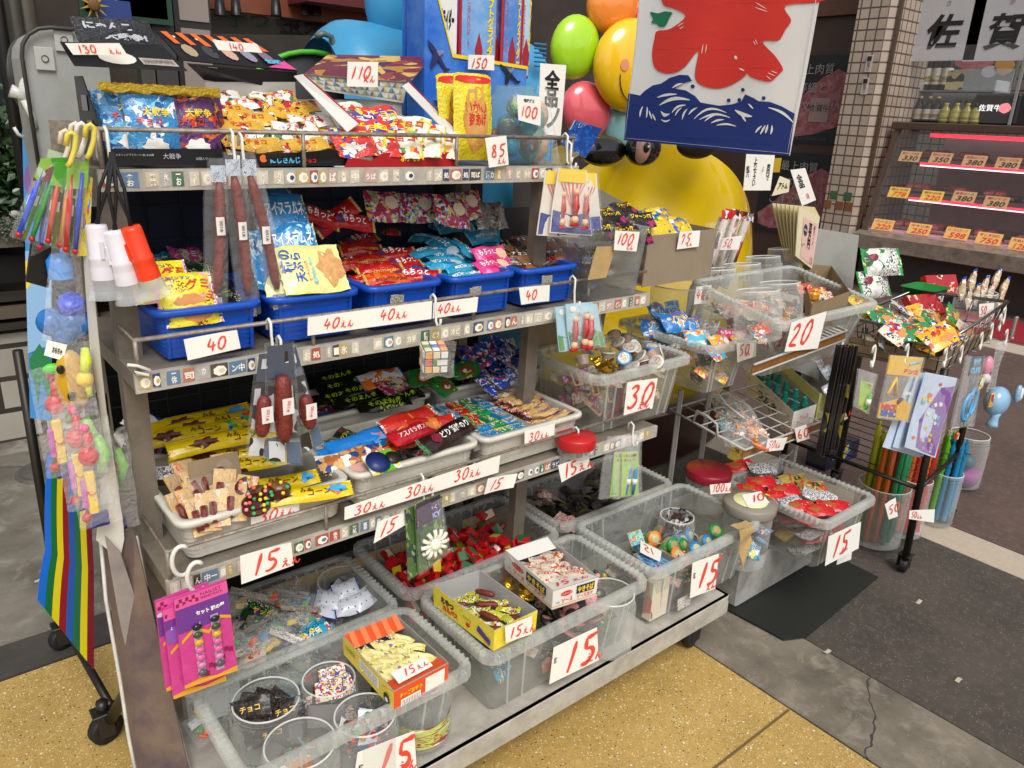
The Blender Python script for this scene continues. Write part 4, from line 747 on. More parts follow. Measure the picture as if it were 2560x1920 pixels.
# ---- blue crate 3: red packs
RDP=prt('mochi_red','c01818',['d02a20','a01014','c82018'],2,mask=.55,txt=0,bump=.5); GOLDC=prt('gold_crimp','d0a850',['b88a30','e0c070'],6,mask=.5,txt=0)
RED1=pack(.118,.042,.022,RDP,GOLDC,.11,.05,[('MOCHITTO-KINAKO',0,-.005,mat('gold_print','e8c060',.4),.008,.078)],amp=.7); RED2=pack(.118,.042,.022,RDP,GOLDC,.11,.05,[('もちっと',0,.002,WH,.018,.06)],blob=[(-.034,.0,.012,.012,mat('purple_print','6a2a60',.4))],amp=.7); ORP=pack(.118,.042,.02,prt('mochi_orange','d85018',['e07020','c83a10'],2,mask=.5,txt=0),GOLDC,.11,.05,[('MOCHITTO-PURIN',0,-.004,mat('brown_print','5a2410',.4),.008,.075)],amp=.7)
ka=dict(name='mochi_pack',label='shiny red candy pack with gold crimped ends heaped in the third blue crate',cat='sweets pack',group='red candy packs in the third blue crate')
for px,py,z,r_,tp,me in((838,575,1.185,-6,40,RED1),(858,592,1.172,-4,35,RED1),(948,572,1.19,-22,25,RED2),(905,625,1.172,-5,40,RED1),(985,635,1.168,-10,30,RED2),(930,655,1.155,-3,40,RED1),(985,645,1.15,-8,40,RED1),(955,680,1.15,-3,45,RED1),(1040,690,1.146,-30,35,RED2),(800,560,1.18,5,30,RED2),(860,540,1.19,10,35,RED2),(900,600,1.17,12,30,RED2),(1010,660,1.155,15,35,RED2),(890,660,1.15,-14,35,RED2)):
    inst(me,loc=at(px,py,z=z),rot=(R(tp),R(rnd.uniform(-8,8)),R(r_)),name=ka['name'],label=ka['label'],cat=ka['cat'],group=ka['group'])
inst(ORP,'mochi_pack','orange pack lying lowest at the front of the third blue crate','sweets pack',None,at(975,700,z=1.142),(R(40),0,R(-6)))
for px,py,y,r_ in((790,505,1.60,20),(840,510,1.61,-30),(740,500,1.62,60),(880,520,1.6,10)):
    p=at(px,py,y=y); inst(RED2,'mochi_pack','red candy pack standing in shade behind the heap of the third blue crate','sweets pack','red packs at the back of the third blue crate',p-V((0,0,.03)),(R(60),R(r_),0),1.0)
pile([RED1,RED2],'mochi_pack',ka['label'],ka['cat'],ka['group'],.80,.91,1.42,1.62,1.085,1,5,3,.02,(R(15),0,0),(.15,.15,.25),slope=.03)
# ---- blue crate 4
TLP=prt('ramune_blue','2b9cc4',['3fb4d8','1c80ac','2b9cc4'],2,mask=.55,txt=0,bump=.5); TLC=prt('ramune_crimp','58b8e0',['80d0f0','48a8d0'],6,mask=.5,txt=0)
TL1=pack(.118,.045,.022,TLP,TLC,.12,.05,[('もちっと',-.018,.004,WH,.017,.05),('ラムネ',-.005,-.011,BLU,.010)],blob=[(.03,0,.016,.016,mat('candy_ball_print','b8c8d0',.3))],amp=.7); TL2=pack(.118,.045,.022,TLP,TLC,.12,.05,[('MOCHITTO-RAMUNE',0,-.004,WH,.008,.08)],amp=.7)
PKP=pack(.105,.055,.022,prt('ichigo_pink','e0408a',['f078b0','d02070'],2,mask=.55,txt=0),None,.1,.05,[('もちっと',-.018,.008,WH,.017,.05),('いちご',-.01,-.010,RD,.012)],blob=[(.027,.0,.017,.016,mat('peach_print','ecc0a0',.4))],amp=.6)
kb=('mochi_pack','light blue soda candy pack heaped in the fourth blue crate','sweets pack','light blue packs in the fourth blue crate')
for px,py,z,r_,tp,ry,me in((1030,525,1.21,-62,20,20,TL2),(1068,555,1.20,-68,15,25,TL1),(1168,550,1.20,8,45,0,TL1),(1210,592,1.185,8,40,0,TL2),(1115,620,1.175,-84,20,40,TL1),(1155,622,1.175,86,25,-38,TL1),(1095,640,1.16,-75,15,30,TL2),(1140,570,1.19,-10,30,0,TL2),(1075,600,1.17,-60,20,10,TL2)):
    inst(me,kb[0],kb[1],kb[2],kb[3],at(px,py,z=z),(R(tp),R(ry*.4),R(r_)))
inst(PKP,'mochi_pack','upper pink strawberry pack at the front of the fourth blue crate','sweets pack',None,at(1228,640,z=1.165),(R(50),0,R(4))); inst(PKP,'mochi_pack','lower pink strawberry pack under the other pink one','sweets pack',None,at(1235,668,z=1.15),(R(30),0,R(8)))
PTY=pack(.12,.09,.02,prt('party_pink','b83058',['e8d040','60c0a0','f0e8f0','e86aa0','503080'],3,mask=.42,txt=.15),None,.06,.05,nx=12,blob=[(.02,.01,.02,.02,mat('cream_print','ece0c0',.4))])
for px,py,y in((1130,505,1.58),(1165,490,1.62),(960,490,1.62),(1045,495,1.64)):
    p=at(px,py,y=y); inst(PTY,'party_candy_bag','dark pink star patterned bag behind the light blue packs','sweets bag','dark pink bags behind the blue packs',p-V((0,0,.025)),(R(62),R(rnd.uniform(-15,15)),R(rnd.uniform(-10,10))),.85)
pile([TL1,TL2],kb[0],kb[1],kb[2],kb[3],1.0,1.12,1.42,1.62,1.085,1,5,3,.022,(R(15),0,0),(.15,.15,.25),slope=.04)
# ---- blue crate 5
CHP=[pack(.12,.05,.02,prt('choco%d'%i,'3a2018',['6a4028','2a1610','8a5a38'],2,mask=.5,txt=.1,tc='f0e0c0',seed=i),prt('choco_crimp','8a8020',['3a2018','c8b830'],6,mask=.5,txt=0),.09,.05,[('チョコ',-.015,.012,WH,.014,.04)]+([('大玉',-.03,-.012,RD,.014)] if i else []),blob=[(.032,-.003,.016,.016,mat('choco_disc','6e4426',.4)),(-.004,-.006,.018,.014,mat('choco_disc2','8a5a36',.4))]) for i in(0,1)]
for px,py,z,r_ in((1285,555,1.19,-2),(1330,575,1.185,-12),(1320,610,1.17,-8),(1370,590,1.178,-22),(1345,640,1.155,-10),(1400,640,1.158,-14),(1300,590,1.178,10),(1310,650,1.15,-22),(1260,530,1.2,8),(1380,615,1.165,-5)):
    inst(rnd.choice(CHP),'chocolate_pack','brown chocolate pack with white lettering in the rightmost blue crate','sweets pack','brown packs in the rightmost blue crate',at(px,py,z=z),(R(38),R(rnd.uniform(-6,6)),R(r_)))
pile(CHP,'chocolate_pack','brown chocolate pack with white lettering in the rightmost blue crate','sweets pack','brown packs in the rightmost blue crate',1.21,1.33,1.42,1.62,1.09,1,4,3,.02,(R(15),0,0),(.15,.15,.25),slope=.03)
q=M(); p=at(1350,540,y=1.64); q.box((p.x,1.66,p.z-.04),(.24,.01,.13),mat('grey_box_side','3c3a38',.6)); tag(q.build('dark_carton'),'dark grey carton standing behind the brown chocolate packs','carton')
p=at(1225,540,y=1.60); SLV=pack(.09,.075,.012,prt('silver_leaf','8a8884',['b0aeaa','6a5a30','9a9894'],2,rough=.2,metal=.4,mask=.5,txt=0),None,.08,.05); inst(SLV,'silver_pack','silver pack with gold leaf print behind the light blue packs','sweets pack',None,p,(R(60),0,R(-8)))
# ---- white crates, front row
YC1=prt('corn_yellow','e0c010',['7a3010','e8d840','5a2010'],2,mask=.6,txt=.1,tc='6a2810'); BRP=mat('brown_print2','5a2814',.4)
CORN=pack(.27,.045,.022,YC1,None,.05,.05,[('みそ',.02,.006,BRP,.014),('コーン',.05,-.004,BRP,.016)],nx=20,blob=[(-.05,0,.03,.012,BRP,.3),(.095,.0,.022,.014,prt('rainbow','e04040',['40a0e0','f0d020','40b050','e06020'],4,mask=.3,txt=0),.3)])
for px,py,z,r_ in((590,1165,.775,-10),(665,1215,.765,-8),(745,1240,.76,-14),(560,1140,.785,-16)): inst(CORN,'corn_stick_pack','yellow miso corn stick pack in the left front white crate','snack pack','yellow corn packs in the left front white crate',at(px,py,z=z),(R(30),0,R(r_)),.82)
for px,py,z,r_ in((470,1085,.83,-4),(530,1060,.835,-2),(560,1100,.825,-1),(500,1050,.84,3)): inst(CORN,'corn_stick_pack','yellow corn stick pack in the left rear white crate','snack pack','yellow corn packs in the left rear white crate',at(px,py,z=z),(R(45),0,R(r_)),.85)
MILK=pack(.16,.05,.02,prt('milk_pack','e8e8e4',['2a4a8a','d8a868','b06a38'],2,mask=.5,txt=.3),None,.06,.05)
inst(MILK,'bread_stick_pack','white and brown stick pack leaning at the left end of the left rear white crate','snack pack',None,at(400,1075,z=.83),(R(40),R(20),R(-50))); inst(DGM[1],'candy_pack','dark blue pack lying under the white and brown stick pack','sweets pack',None,at(375,1110,z=.80),(R(20),0,R(-30)))
SAU=mat('salami','6a1e18',.35,var=.6,vs=160,vcol='9a4a38',bump=.6,bs=260)
def sachet(col,i):
    q=M(); q.grid(lambda u,v:V(((u-.5)*.042,(v-.5)*.075,.002*math.sin(u*3))),4,6,prt('sachet%d'%i,'c8a058',[col,'c8c0b0','d07020'],1.4,mask=.5,txt=.25,tc='3a3a60',seed=i),True,None,.0006)
    q.tube([(-.008,-.03,.006),(-.008,-.005,.008),(-.008,.01,.006)],.007,SAU,8); q.grid(lambda u,v:V(((u-.5)*.043,(v-.5)*.076,.012*math.sin(math.pi*u)*math.sin(math.pi*v)+.003)),5,5,FILM,True); return q.mesh('sachet')
SC=[sachet('e8b020',0),sachet('e0a030',1)]
for px,py,z,rx,r_ in((470,1195,.79,50,12),(520,1200,.79,45,-10),(500,1240,.775,40,20),(450,1230,.775,55,35),(480,1265,.765,50,15),(520,1280,.762,50,-8),(545,1270,.765,45,-22),(560,1220,.785,60,-18),(590,1255,.77,55,-38),(610,1235,.775,50,-42),(455,1275,.76,50,25),(500,1290,.757,50,2),(560,1180,.80,62,0),(495,1215,.785,50,15)):
    inst(rnd.choice(SC),'sausage_sachet','small salami sachet with orange label in the left front white crate','snack sachet','salami sachets in the left front white crate',at(px,py,z=z),(R(rx),R(rnd.uniform(-10,10)),R(r_)))
inst(carton(.1,.12,.002,CARD_),'card_divider','brown card divider standing among the salami sachets','card',None,at(545,1215,y=1.42),(R(75),0,0))
for i,(px,py) in enumerate(((420,1190),(452,1182))): inst(carton(.05,.035,.02,prt('mini_carton%d'%i,'d8d8d4',['5a4038','8a8a88'],3,mask=.5,txt=.6),bm=mat('darkbrown_side','3c2a24',.5)),'mini_carton',['left','right'][i]+' small white and brown carton in the back corner of the left front crate','carton',None,at(px,py,z=.785),(R(25),0,R(-30)))
def ring(i):
    q=M(); q.lathe([(0,0),(.045,0),(.047,.004),(.04,.012)],clear('brown_blister','6a2a28',.5,.1),18,Matrix.Diagonal((1,.62,1,1)));
    for k in range(6): a=k*1.05; q.ball((.034*math.cos(a),.021*math.sin(a),.012),.0065,[mat('bead'+c,c,.2) for c in('30b070','e8d040','e06a50','f090a0')][k%4],8,6)
    return q.mesh('ring')
RG=ring(0)
for px,py,z,rx in((615,1215,.79,50),(650,1235,.78,50),(640,1255,.77,50),(690,1225,.785,45),(640,1270,.763,45)): inst(RG,'candy_ring','oval brown blister of coloured candy beads in the left front white crate','candy','candy bead blisters in the left front white crate',at(px,py,z=z),(R(rx),0,R(rnd.uniform(-25,25))),.62)
# middle front
STB=pack(.17,.04,.018,prt('stick_blue','1f78c8',['58b0e8','1c58a8','d86a70'],2,mask=.55,txt=.25,tc='10204a'),None,.07,.05); STR=pack(.17,.04,.018,prt('stick_red','c82a20',['e88030','e06020'],1.2,mask=.5,txt=.15),prt('striped_end','e0a0a0',['8a2030','ffffff'],8,mask=.4,txt=0),.09,.05)
STK_=pack(.21,.05,.022,prt('stick_dark','2a1a18',['4a3028','221412'],2,mask=.6,txt=0),prt('green_purple_end','2f8048',['7a2050','3a9a58'],6,mask=.42,txt=0),.14,.05,[('どり飯棒のり',.02,0,WH,.02,.11)],blob=[(-.05,0,.016,.014,mat('maroon_print','7a2038',.4))])
ASP=pack(.15,.045,.02,prt('asp_red','b81828',['d83a48','c8806a'],2,mask=.55,txt=0),None,.07,.05,[('アスパラガス',-.01,0,WH,.014,.085)],blob=[(.05,0,.015,.014,mat('tan_print'))])
for me,px,py,z,r_,l in((STB,895,1100,.785,8,'upper blue stick pack in the middle front white crate'),(STB,880,1120,.775,4,'lower blue stick pack in the middle front white crate'),(STR,1020,1045,.80,10,'red and orange stick pack with striped end at the back of the middle crate'),(ASP,1035,1080,.785,12,'dark red biscuit stick pack beside the brown one'),(STK_,1120,1085,.785,20,'long dark brown stick pack with green and purple ends'),(MILK,880,1145,.77,-4,'brown topped stick pack in front of the blue ones'),(STR,1060,1060,.79,-12,'second red stick pack half covered in the middle crate')):
    inst(me,'stick_pack',l,'snack pack',None,at(px,py,z=z),(R(28),R(0),R(r_)))
CUP=prt('green_tub_lid','5ab030',['e8e8e0','2a4a9a','f0d040','1f7a30'],3,mask=.45,txt=.3)
q=M(); q.box((0,0,0),(.075,.055,.004),CUP,None,.001); q.lathe([(.026,.003),(.028,.006),(0,.006)],mat('lid_navy','20306a',.4),20,None,(-.012,0,0)); q.lathe([(.016,.003),(.017,.006),(0,.006)],mat('lid_dark','2a241c',.4),16,None,(.026,0,0)); inst(q.mesh('lid_pack'),'snack_tub','green and white lidded snack pack at the front of the middle white crate','snack tub',None,at(955,1155,z=.775),(R(30),0,R(4)))
q=M(); q.box((0,0,0),(.07,.05,.003),prt('card_pink','d8a8a0',['f0e0d8','3a4a9a'],3,mask=.5,txt=.4),None,.001); inst(q.mesh('card'),'snack_card','pinkish card lying lowest at the front of the middle white crate','card',None,at(920,1172,z=.757),(R(20),0,R(10)))
for px,py,r_ in((850,1130,-50),(870,1165,-20),(1000,1110,10),(1085,1060,30),(860,1100,40)): inst(rnd.choice([COLP[1],DGM[2],ORP]),'candy_pack','small bright pack tucked under the sticks in the middle white crate','sweets pack','small packs in the middle white crate',at(px,py,z=.755),(R(15),0,R(r_)))
for i in range(26): a_=rnd.random(); inst([STB,COLP[1],DGM[2],GRS if 0 else COLP[0],PTY][i%5],'small_pack','small bright pack filling the floor of a middle tray','sweets pack','packs filling the middle trays',((.74+a_*.25) if i<13 else (.74+a_*.32),(1.36+rnd.random()*.2) if i<13 else (1.66+rnd.random()*.12),.70 if i<13 else .75),(R(rnd.uniform(0,30)),R(rnd.uniform(-10,10)),R(rnd.uniform(-60,60))),.6)
# right front: gum boxes + wrapped sticks
GB=[carton(.048,.030,.012,prt('gum%d'%i,c,[a,'f0e020',b],2.5,mask=.5,txt=.3,seed=i),texts=[('フエラムネ' if i%2 else 'ソーダガム',0,.009,YEL,.007)],bm=mat('gums'+c,c,.4)) for i,(c,a,b) in enumerate((('1c88c0','d84a6a','e8e8f0'),('c01c20','e8e8f0','2a8a40'),('1c8a48','60c8c0','e8e8f0')))]
for r_ in range(6):
    for c_ in range(4):
        k=[0,1,2,0][c_] if r_<4 else [0,0,2,0][c_]
        x=1.075+c_*.040-r_*.003; y=1.565-r_*.037; inst(GB[k],'gum_box','small %s gum box laid in rows in the right front white crate'%['blue','red','green'][k],'gum box',['blue','red','green'][k]+' gum boxes in the right front white crate',(x,y,.757-.012*(r_/5)+rnd.uniform(0,.003)),(R(3),R(rnd.uniform(-5,5)),R(90+rnd.uniform(-9,9) if r_%3==0 else rnd.uniform(-6,6)+70*0)),.93)
q=M(); q.box((1.13,1.47,.735),(.2,.22,.02),mat('cardpack','8d8a80',.7)); tag(q.build('box_tray'),'flat grey tray under the small gum boxes','tray')
KST=pack(.115,.026,.018,prt('kinako','c8a068',['e8d8b8','b8843c'],2.4,mask=.55,txt=.2,tc='3a3a8a',bump=.6),prt('red_stripe_end','b82a3a',['f0e0e0','b82a3a'],9,mask=.4,txt=0),.16,.05,[('きなこ',0,0,BLU,.010)],amp=.9,nx=16)
for r_ in range(3):
    for i in range(7): inst(KST,'wrapped_stick','tan candy stick in clear wrap with red striped ends in the right front white crate','sweets pack','wrapped candy sticks in the right front white crate',(1.295+rnd.uniform(-.012,.012),1.36+i*.032,.725+r_*.016+i*.001),(R(rnd.uniform(-8,12)),0,R(rnd.uniform(-10,14)+6)))
# rear middle & right
GRS=pack(.15,.04,.018,prt('sour_dark','12160f',['2a4a10','0c0f0a'],2,mask=.6,txt=.35,tc='a8c820'),None,.06,.05,[('そのまんま',0,0,mat('lime_print','a8d020',.4),.016,.09)])
for px,py,z,r_ in((855,965,.80,4),(900,975,.795,2),(850,990,.79,3),(900,1000,.785,1),(840,945,.81,6),(960,1010,.79,-4),(920,950,.81,-2),(1000,995,.79,6)): inst(GRS,'sour_candy_pack','black pack with lime lettering in the middle rear white crate','sweets pack','black and lime packs in the middle rear crate',at(px,py,z=z),(R(25),0,R(r_)))
MIK=pack(.14,.055,.016,prt('mikan','e07828',['f0f0f0','f4b040','e8e8f8'],1.8,mask=.45,txt=.1),prt('mikanc','2a78c0',['e07828','2a78c0'],5,mask=.5,txt=0),.06,.05,[('みかん',-.01,-.006,WH,.018),('バー',.02,-.012,BRP,.010)]); inst(MIK,'orange_bar_pack','orange and blue fruit bar pack on top of the middle rear crate','sweets pack',None,at(955,945,z=.815),(R(32),0,R(4)))
inst(PTY,'party_candy_bag','pink and green patterned bag right of the fruit bar pack','sweets bag',None,at(985,965,z=.80),(R(20),0,R(12)),.8)
BER=pack(.085,.06,.012,prt('bear_green','1d7a30',['6ab030','184f20','c8d040'],2,mask=.55,txt=.1),None,.07,.05,blob=[(.0,-.005,.024,.018,mat('brown_blob','7a4424',.4),.2),(.0,-.008,.012,.008,mat('cream_print'),.1)])
for px,py,z,r_ in((1110,965,.80,24),(1165,925,.815,-18),(1060,945,.81,-30)): inst(BER,'green_candy_pack','green pack with a brown printed patch in the right rear white crate','sweets pack','green packs in the right rear crate',at(px,py,z=z),(R(35),0,R(r_)))
STAR=pack(.10,.045,.022,prt('star_pack','1c4cb0',['c82838','f0f0f4','2a6ad0'],2.2,mask=.45,txt=0),prt('starc','e8e8f0',['c82838','1c4cb0'],6,mask=.45,txt=0),.12,.05,[('3',0,0,WH,.02)],nx=12)
pile([STAR],'star_candy_pack','blue, white and red candy pack heaped in the right rear white crate','sweets pack','blue and red packs in the right rear crate',1.25,1.47,1.66,1.8,.745,3,3,4,.022,(R(25),0,R(20)),(.4,.3,.9),slope=.02)
for px,py,z in((1225,970,.79),(1260,950,.80),(1215,950,.80),(1280,930,.81)): inst(STAR,'star_candy_pack','blue, white and red candy pack heaped in the right rear white crate','sweets pack','blue and red packs in the right rear crate',at(px,py,z=z),(R(30),0,R(rnd.uniform(20,60))))
# ================= top shelf =================
def quadplate(q,c,m,th,mb=None,uv=True):
    "thick plate from 4 corners (TL,TR,BR,BL); face m towards the camera side, mb behind"
    c=[V(p) for p in c]; n=(c[2]-c[3]).cross(c[0]-c[3]).normalized()
    if n.dot(CAM-c[0])<0: n=-n
    ccw=[c[3],c[2],c[1],c[0]]; 
    if (ccw[1]-ccw[0]).cross(ccw[3]-ccw[0]).dot(n)<0: ccw=ccw[::-1]; uvs=[(0,1),(1,1),(1,0),(0,0)]
    else: uvs=[(0,0),(1,0),(1,1),(0,1)]
    q.add(ccw,[(0,1,2,3)],m,False,None,uvs); b=[p-n*th for p in ccw]; q.add(b,[(3,2,1,0)],mb or m); q.add(ccw+b,[(i,i+4,(i+1)%4+4,(i+1)%4) for i in range(4)],mb or m); return n
BKC=mat('black_carton','141316',.35); SLT=mat('silver_lettering','b8bcc4',.35)
# box 1
t=thing('black_display_box','black display box with tall header card, first on the top shelf','display box',(.42,1.5,1.385))
F_=dict(y=1.452); q=M(); a,b,c,d=[at(x,y,y=1.452) for x,y in((262,372),(556,372),(556,412),(262,412))]; quadplate(q,[a,b,c,d],BKC,.002)
lx,rx=a.x,b.x; fn=lambda x,y,k=0:V((lx+x,1.4505,d.z+y)); text(q,'BANDAI NAMCO',fn,.03,.028,SLT,w=.035); text(q,'大戦争',fn,.105,.014,SLT,w=.03); text(q,'メタリックプラカード1枚 全30種',fn,.045,.016,SLT,w=.06); text(q,'20個入り',fn,.155,.01,SLT,w=.02)
q.build('front_panel',t); q=M(); e=at(190,190,y=1.60); e2=at(205,330,y=1.60)
q.prism([(lx-.002,1.452,1.387),(lx-.002,1.60,1.387),(lx-.002,1.60,1.53),(lx-.002,1.54,1.53),(lx-.002,1.452,1.44)],(.002,0,0),BKC); q.prism([(rx,1.452,1.387),(rx,1.60,1.387),(rx,1.60,1.50),(rx,1.452,1.41)],(.002,0,0),BKC); 
P=[(lx-.0035,1.56,1.475),(lx-.0035,1.52,1.475),(lx-.0035,1.52,1.50),(lx-.0035,1.56,1.50)]; q.poly(P,mat('grey_photo','8a8a90',.5)); q.poly([(lx-.0035,1.54,1.44),(lx-.0035,1.50,1.44),(lx-.0035,1.50,1.46),(lx-.0035,1.54,1.46)],mat('grey_photo'))
q.poly([(lx-.0035,1.53,1.395),(lx-.0035,1.47,1.395),(lx-.0035,1.47,1.43),(lx-.0035,1.53,1.43)],prt('barcode_patch','d0ccc4',['303030','d0ccc4'],6,mask=.4,txt=.8)); q.build('side_panel',t)
q=M(); c=[at(150,104,y=1.47),at(405,112,y=1.50),at(470,178,y=1.50),at(187,165,y=1.47)]; n=quadplate(q,c,BKC,.002,BKC); c2=[at(172,40,y=1.52),at(370,52,y=1.53),at(400,120,y=1.52),at(198,104,y=1.50)]; quadplate(q,c2,prt('header_grey','1c1c22',['1a1a1e','3a3e46','141418'],1,mask=.5,txt=0),.002,BKC)
bl=lambda C,x,y,k=0:(C[3].lerp(C[2],x).lerp(C[0].lerp(C[1],x),y))+n*.002
text(q,'にゃんこ',lambda x,y,k=0:bl(c2,x,y),.42,.7,SLT,w=.6,h=.3,bold=.05); text(q,'大戦争!',lambda x,y,k=0:bl(c2,x,y),.6,.32,SLT,w=.55,h=.28,bold=.05)
q.poly([bl(c,x,y) for x,y in((.62,.2),(.95,.16),(.95,.42),(.62,.46))],mat('sticker_white')); text(q,'|||l||||l||ll|||l|||',lambda x,y,k=0:bl(c,x,y)+n*.001,.785,.32,INK,w=.28,h=.16)
# plain rounded white silhouette
q.poly([bl(c,.42+.17*math.cos(i*.42),.42+.26*math.sin(i*.42)*(1+.25*(i in(3,5)))) for i in range(15)],mat('print_white')); q.build('header_card',t)
SNP=[pack(.085,.115,.014,prt('snk%d'%i,b,cs,2,mask=.48,txt=.15,seed=i),mat('gold_edge','c8a838',.3,metal=.7,bump=.5,bs=200),.01,.10,[('大戦争',.008,.028,YEL,.015),('チョコ',-.006,.012,RD,.013)],blob=[(0,-.03,.02,.014,WH,.2)]) for i,(b,cs) in enumerate((('2a84c0',['70c0e8','e8e8f0','1c5aa0']),('5a2a6a',['c03020','e07020','2a1a2a'])))]
# gold top crimp strip made by packs' own y seal
for i,(px,py,y,k) in enumerate(((270,245,1.53,0),(285,248,1.50,0),(375,255,1.475,0),(480,240,1.49,1),(250,240,1.56,0),(390,240,1.52,0),(500,245,1.53,1))):
    p=at(px,py,y=y); inst(SNP[k],'wafer_pack',['blue wafer pack with yellow lettering standing in the first black box','purple and red wafer pack standing in the first black box'][k],'snack pack','wafer packs in the first black box',(max(p.x,.372),y,1.455-.006*(y<1.5)),(R(78),0,R(-4+i)))
q=M(); 
for i in range(9): q.grid(lambda u,v,i=i:V((.325+u*.2+i*.003,1.475+i*.011,1.508-i*.0+v*.012+.003*math.sin(u*30+i))),16,1,mat('gold_edge'),True,None,.0005)
tag(q.build('gold_seals'),'row of shiny gold top seals of the packed wafers','packaging')
# box 2
t=thing('striped_display_box','black display box with orange striped open lid, second on the top shelf','display box',(.63,1.5,1.385))
q=M(); a=at(560,375,y=1.455); b=at(897,383,y=1.455); z0=1.386; q.prism([(a.x,1.455,z0),(b.x,1.455,z0),(b.x-.008,1.455,z0+.018),(b.x-.06,1.45,z0+.034),(b.x-.12,1.452,z0+.028),(a.x,1.455,z0+.022)],(0,.002,0),BKC); fn=lambda x,y,k=0:V((a.x+x,1.4535,z0+y)); text(q,'にじさんじ',fn,.115,.014,LBL,w=.06,h=.014,bold=.04); text(q,'チョコ',fn,.165,.012,RD,w=.025,bold=.04); text(q,'●',fn,.072,.016,ORG,h=.014); q.build('front_panel',t)
q=M(); q.prism([(a.x,1.455,z0),(b.x,1.455,z0),(b.x,1.70,z0),(a.x,1.70,z0)],(0,0,.002),GBRD); c=[at(510,200,y=1.66),at(742,238,y=1.66)]; q.prism([(a.x-.0,1.70,z0),(b.x,1.70,z0),(b.x-.01,1.70,1.50),(a.x,1.70,1.51)],(0,.002,0),mat('grey_card_inside','a8a6a2',.7)); 
q.prism([(a.x,1.455,z0+.01),(a.x,1.70,z0+.01),(a.x,1.70,1.50),(a.x,1.60,1.47),(a.x,1.5,1.41)],(.002,0,0),mat('grey_card_inside')); q.build('tray',t)
q=M(); c=[at(392,78,y=1.66),at(650,100,y=1.72),at(745,178,y=1.70),at(470,150,y=1.60)]; c[3]=at(455,150,y=1.62); OS=prt('orange_black','141216',['e06a28','181518'],1.2,mask=.6,txt=0)
n=quadplate(q,c,mat('lid_black','151317',.35),.002,BKC); 
for i in range(7):
    u0=.02+i*.13; q.poly([bl(c,u0,.98),bl(c,u0+.06,.99),bl(c,u0+.085+.02*i*.3,.58),bl(c,u0+.04,.58)],mat('stripe_orange','e0662a',.4))
for i in range(5): q.poly([bl(c,.13+i*.17+.055*math.cos(j*.7),.36+.22*math.sin(j*.7)) +n*.0004*i for j in range(9)],[mat('c1_','a89478',.5),mat('c2_','3a3a40',.5),mat('c3_','c8a090',.5),mat('c4_','8a88a0',.5),mat('c5_','786880',.5)][i])
q.poly([bl(c,.72,.02),bl(c,.99,.02),bl(c,.97,.3)],mat('magenta_print','d84a90',.4)); text(q,'全24種',lambda x,y,k=0:bl(c,x,y)+n*.003,.82,.2,LBL,w=.16,h=.16,bold=.05)
for i in range(5): text(q,'★',lambda x,y,k=0:bl(c,x,y)+n*.001,.1+.19*i,.82-.03*(i%2),WH,w=.03,h=.1)
q.build('lid',t)
q=M(); c=[at(468,160,y=1.62),at(742,182,y=1.70),at(738,240,y=1.70),at(510,200,y=1.66)]; quadplate(q,c,BKC,.002,BKC); text(q,'LOTTE',lambda x,y,k=0:bl(c,x,y)+n*.002,.15,.7,SLT,w=.15,h=.28); q.build('back_panel',t)
q=M(); c=[at(512,205,y=1.65),at(738,205,y=1.69),at(742,300,y=1.69),at(520,290,y=1.65)]; quadplate(q,c,mat('torn_grey','b0aca6',.8),.002); q.build('torn_flap',t)
NJ=[pack(.10,.04,.012,prt('nj%d'%i,b,cs,1.8,mask=.52,txt=.3,seed=i*2),prt('njc','c8a040',['e8c860','a03020'],6,mask=.5,txt=0),.09,.05,[('チョコ',.0,.0,RD,.012)]) for i,(b,cs) in enumerate((('e8e4e0',['c82028','e0b030','222228','4a8a5a']),('d8a830',['e8e4e0','c82028','181820'])))]
pile(NJ,'wafer_pack','white, gold and red wafer pack stacked in the striped display box','snack pack','wafer packs in the striped display box',a.x+.02,b.x-.025,1.47,1.67,1.392,2,7,3,.013,(R(34),0,R(-4)),(.08,.06,.12),slope=.10)
# box 3
t=thing('red_display_box','red and white open display box with raised patterned lid, third on the top shelf','display box',(.9,1.5,1.385))
REDC=mat('red_carton','a8141c',.35); WHC=mat('white_carton','cfcdc8',.6)
a=at(893,385,y=1.45); b=at(1142,385,y=1.45); q=M(); q.prism([(a.x-.03,1.447,z0),(b.x,1.447,z0),(b.x-.002,1.447,z0+.030),(a.x+.06,1.447,z0+.028),(a.x+.03,1.447,z0+.012),(a.x-.02,1.447,z0+.02)],(0,.002,0),REDC); text(q,'ポケモン',lambda x,y,k=0:V((a.x+x,1.4455,z0+y)),.125,.017,YEL,w=.052,h=.013,bold=.05); q.build('front_panel',t)
q=M(); P1=[at(735,190,y=1.62),at(758,185,y=1.66),at(898,308,y=1.47),at(868,330,y=1.46)]; quadplate(q,P1,WHC,.002); P2=[at(1005,215,y=1.64),at(1022,205,y=1.66),at(1152,335,y=1.47),at(1130,345,y=1.46)]; quadplate(q,P2,WHC,.002); q.tube([P1[1],P1[2]],.002,REDC,6); q.tube([P2[1],P2[2]],.002,REDC,6); 
